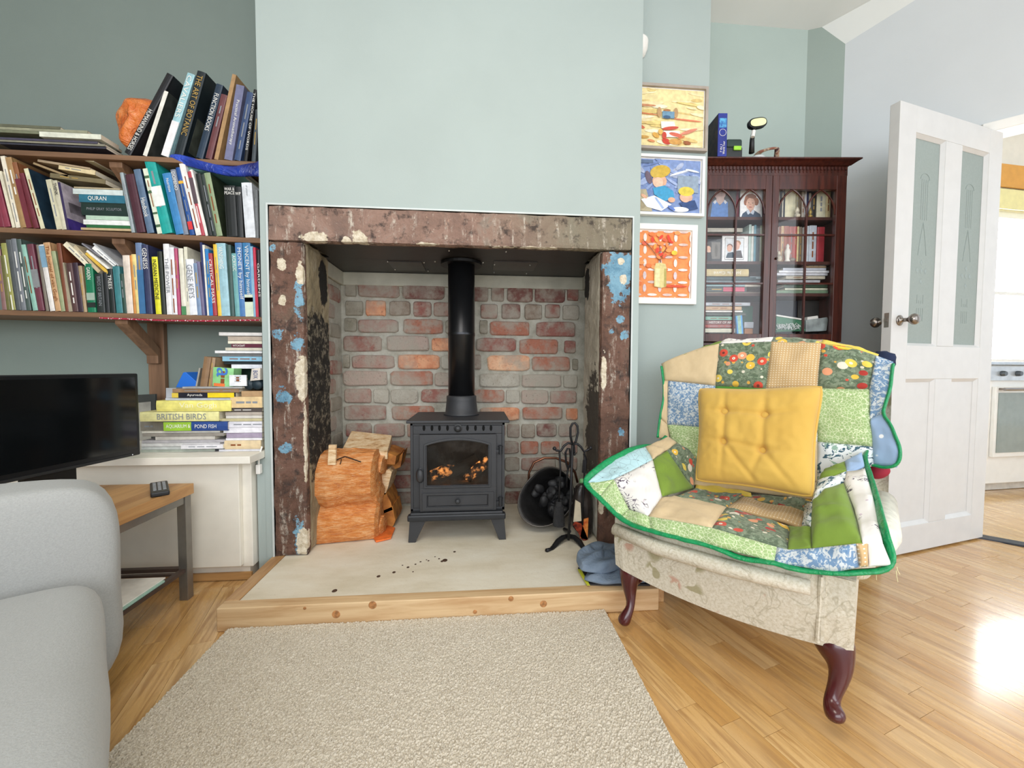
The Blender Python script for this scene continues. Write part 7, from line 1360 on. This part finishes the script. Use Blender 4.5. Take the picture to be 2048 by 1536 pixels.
for bx, by in BT:
    h = puff(bx, by); b = B(); b.lathe([(.0, -.004), (.011, -.004), (.0135, .002), (.012, .007), (.007, .0095), (0, .010)], cpt(bx, by)-V3((0, 0, 1))*(.012*math.sin(PI*bx)*(1 if by < .5 else -1)*abs(2*by-1)**3)+nC*(h+.009), nC, seg=18, caps=False); obj('button', b, YM, yc_, smooth=True)
# ================================================================== panelled door
DN = V3((1.806, 1.548, 0)); DH = V3((2.402, 1.684, 0)); DE = (DH-DN).normalized(); DT = V3((-DE.y, DE.x, 0))
if DT.dot(V3((0, 1, 0))) < 0: DT = -DT
dt = thing('door_1', tuple(DN), 'white panelled door standing open with two etched glass panes and round knobs', 'door')
DPW = M('d0d0cf', .35, var=.02)
sA, sB_, zT = -.10, .62, 1.90
def dbx(nm, boxes, m_=DPW, par=None, bev=.002, **kw):
    b = B()
    for q in boxes: b.fbox(DN, DE, DT, *q)
    return obj(nm, b, m_, par or dt, bevel=bev, **kw)
T0, T1 = -.0, .036
gp = [(.006, .206), (.322, .522)]; pz0, pz1 = .912, 1.792; qz0, qz1 = .128, .768
dbx('stile', [(sA, gp[0][0], T0, T1, .008, zT)]); dbx('stile', [(gp[1][1], sB_, T0, T1, .008, zT)])
dbx('top_rail', [(gp[0][0], gp[1][1], T0, T1, pz1, zT)]); dbx('middle_rail', [(gp[0][0], gp[1][1], T0, T1, qz1, pz0)]); dbx('bottom_rail', [(gp[0][0], gp[1][1], T0, T1, .008, qz0)])
dbx('muntin', [(gp[0][1], gp[1][0], T0, T1, pz0, pz1), (gp[0][1], gp[1][0], T0, T1, qz0, qz1)])
ET = NT('etched_glass', .35); v = ET.tc.outputs['Object']; ET.b.inputs['Transmission Weight'].default_value = .25; ET.b.inputs['IOR'].default_value = 1.1; ET.bump(ET.noise(v, 220, 3), .2, .001); ET.base(ET.mix(ET.ramp(ET.noise(v, 120, 3), (.4, 0.0), (.6, .25)), 'aab5b1', '9aa6a2')); ET = ET.m
EL = M('8f9b98', .4, var=.05)
for (s0_, s1_) in gp:
    g = dbx('glass_pane', [(s0_, s1_, .016, .020, pz0, pz1)], ET, bev=0); sc_m = (s0_+s1_)/2
    b = B()                                    # etched ornament: fine diamonds, dots and upright lines
    for (ds, z) in ((0, 1.27), (-.028, 1.235), (.028, 1.235), (0, 1.235), (0, 1.19)):
        for t__ in (.0155,): c0 = DN+DE*(sc_m+ds)+DT*t__+V3((0, 0, z)); b.add([c0+DE*.010, c0+V3((0, 0, .013)), c0-DE*.010, c0-V3((0, 0, .013))], [(0, 1, 2, 3)])
    for ds in (-.02, -.007, .007, .02):
        b.fbox(DN, DE, DT, sc_m+ds-.001, sc_m+ds+.001, .0152, .0157, 1.02, 1.075); b.fbox(DN, DE, DT, sc_m+ds-.0008, sc_m+ds+.0008, .0152, .0157, 1.45, 1.62)
        b.fbox(DN, DE, DT, sc_m+ds-.001, sc_m+ds+.001, .0152, .0157, 1.095, 1.12+.012*(1 if abs(ds) > .01 else -1))
    for sg in (-1, 1): b.tube([DN+DE*(sc_m+sg*.028)+DT*.0155+V3((0, 0, 1.30)), DN+DE*(sc_m+sg*.018)+DT*.0155+V3((0, 0, 1.36)), DN+DE*sc_m+DT*.0155+V3((0, 0, 1.44))], .001, 4)
    b.tube([DN+DE*(sc_m+.03*math.cos(q))+DT*.0155+V3((0, 0, 1.62+.025*math.sin(q))) for q in [PI*i/8 for i in range(9)]], .001, 4)
    obj('etching', b, EL, g)
    for (a_, c_, z0_, z1_) in ((s0_, s0_+.009, pz0, pz1), (s1_-.009, s1_, pz0, pz1), (s0_, s1_, pz0, pz0+.009), (s0_, s1_, pz1-.009, pz1)): pass
    b = B(); k = [(s0_, pz0), (s1_, pz0), (s1_, pz1), (s0_, pz1)]; kk = [(s0_+.011, pz0+.011), (s1_-.011, pz0+.011), (s1_-.011, pz1-.011), (s0_+.011, pz1-.011)]
    def fr(b, k, kk, t0_, t1_): 
        vs = [DN+DE*s+DT*t0_+V3((0, 0, z)) for s, z in k]+[DN+DE*s+DT*t1_+V3((0, 0, z)) for s, z in kk]; b.add(vs, [(i, (i+1) % 4, 4+(i+1) % 4, 4+i) for i in range(4)])
    fr(b, k, kk, .002, .015); obj('glazing_bead', b, DPW, g, solid=.002)
for (s0_, s1_) in gp:
    pn = dbx('panel', [(s0_, s1_, .014, .022, qz0, qz1)]); b = B()
    fr(b, [(s0_, qz0), (s1_, qz0), (s1_, qz1), (s0_, qz1)], [(s0_+.014, qz0+.014), (s1_-.014, qz0+.014), (s1_-.014, qz1-.014), (s0_+.014, qz1-.014)], .002, .013); obj('moulding', b, DPW, pn, solid=.002)
NI = M('8d8680', .22, metal=.9, var=.05)
kp_ = DN+DE*-.052+V3((0, 0, 1.014))
for sg in (-1, 1):
    o_ = kp_+DT*(0 if sg < 0 else .036); a_ = DT*sg; b = B(); b.lathe([(.022, 0), (.022, .003), (.018, .005), (.009, .007), (.008, .028), (.014, .034), (.022, .044), (.023, .052), (.018, .060), (.006, .064)], o_, a_, seg=22); obj('knob', b, NI, dt, smooth=True)
b = B(); b.fbox(DN, DE, DT, sA-.001, sA+.002, .010, .026, .985, 1.045); obj('latch_plate', b, NI, dt)
b = B(); b.fbox(DN, DE, DT, sA-.007, sA, .013, .023, 1.008, 1.022); obj('latch', b, NI, dt)
# ================================================================== kitchen beyond
KL = KE*3.02+KN*2.58; a15 = math.radians(10); KD = KE*math.cos(a15)+KN*math.sin(a15); KB = V3((-KD.y, KD.x, 0))
def kk(nm, boxes, m_, par=None, bev=0, **kw):
    b = B()
    for q in boxes: b.fbox(KL, KD, KB, *q)
    return obj(nm, b, m_, par, bevel=bev, **kw)
o = kk('wall_kitchen', [(-1.0, -.30, .60, .70, 0, 2.95), (1.9, 2.6, .60, .70, 0, 2.95), (-.30, 1.9, .60, .70, 0, .87), (-.30, 1.9, .60, .70, 2.12, 2.95)], M('efeadf', .7, var=.02)); o['kind'] = 'structure'
wn = kk('window_1', [(-.30, -.25, .60, .68, .87, 2.12), (1.85, 1.9, .60, .68, .87, 2.12), (-.25, 1.85, .60, .68, 2.07, 2.12), (-.25, 1.85, .60, .68, .87, .90), (.72, .77, .62, .66, .9, 2.07), (-.25, 1.85, .62, .655, 1.44, 1.47)], WHITE, bev=.003); wn['kind'] = 'structure'
SKY = bpy.data.materials.new('daylight'); SKY.use_nodes = True; bs = SKY.node_tree.nodes['Principled BSDF']; bs.inputs['Emission Color'].default_value = (.9, .96, 1, 1); bs.inputs['Emission Strength'].default_value = 10.0; bs.inputs['Base Color'].default_value = (.8, .85, .9, 1)
kk('window_glow', [(-.25, 1.85, .665, .67, .9, 2.07)], SKY, wn)
o = kk('roller_blind', [(-.28, 1.88, .54, .552, 2.29, 2.47)], M('dfa24c', .7, var=.05)); tag(o, 'orange blind across the top of the kitchen window', 'blind')
o = kk('blind_valance', [(-.28, 1.88, .55, .558, 2.12, 2.28)], M('f0e6a8', .7, var=.05)); tag(o, 'pale yellow lower edge of the kitchen blind', 'blind')
o = kk('ceiling_kitchen', [(-1.0, 2.6, -2.2, .7, 2.9, 2.95)], CEIL); o['kind'] = 'structure'
kc = thing('cooker', tuple(KL+KD*.55), 'white built in cooker with glass oven door seen through the doorway', 'cooker')
kk('body', [(.0, .95, .0, .58, .06, .84)], WHITE, kc, .004); kk('plinth', [(.0, .95, .05, .58, 0, .06)], M('d9d4ca', .5), kc)
kk('oven_door', [(.10, .60, -.022, -.001, .24, .70)], WHITE, kc, .003); kk('oven_glass', [(.12, .58, -.026, -.0225, .27, .66)], M('8d9792', .08, var=.05), kc)
b = B(); b.tube([KL+KD*.11+KB*-.055+V3((0, 0, .685)), KL+KD*.59+KB*-.055+V3((0, 0, .685))], .010, 10); b.fbox(KL, KD, KB, .12, .14, -.05, -.02, .678, .692); b.fbox(KL, KD, KB, .56, .58, -.05, -.02, .678, .692); obj('handle', b, NI, kc)
kk('control_panel', [(.04, .92, -.015, -.001, .74, .83)], M('c9ced2', .3, metal=.5), kc)
for u in (.15, .28, .41, .54, .67): b = B(); b.lathe([(.018, 0), (.018, .01), (.014, .022)], KL+KD*u+KB*-.0155+V3((0, 0, .785)), -KB, seg=12); obj('knob', b, M('5f6468', .3, metal=.6), kc)
kk('hob', [(.0, .95, -.03, .59, .841, .86)], M('b9c0c6', .2, metal=.6), kc, .002)
pbx = onZ(1972, 1035, 0); pbx = KE*(pbx.dot(KE)-.10)+KN*(pbx.dot(KN)+.16); bi = thing('pedal_bin', (pbx.x, pbx.y, 0), 'white rounded bin just inside the kitchen behind the open door', 'bin')
b = B(); b.lathe([(.12, 0), (.14, .03), (.145, .06), (.145, .42), (.13, .45)], (pbx.x, pbx.y, 0), seg=28); obj('body', b, M('d5d6d6', .3, var=.03), bi, smooth=True)
b = B(); b.lathe([(.147, .42), (.147, .445), (.10, .48), (.0, .49)], (pbx.x, pbx.y, 0), seg=28, caps=False); obj('lid', b, WHITE, bi, smooth=True)
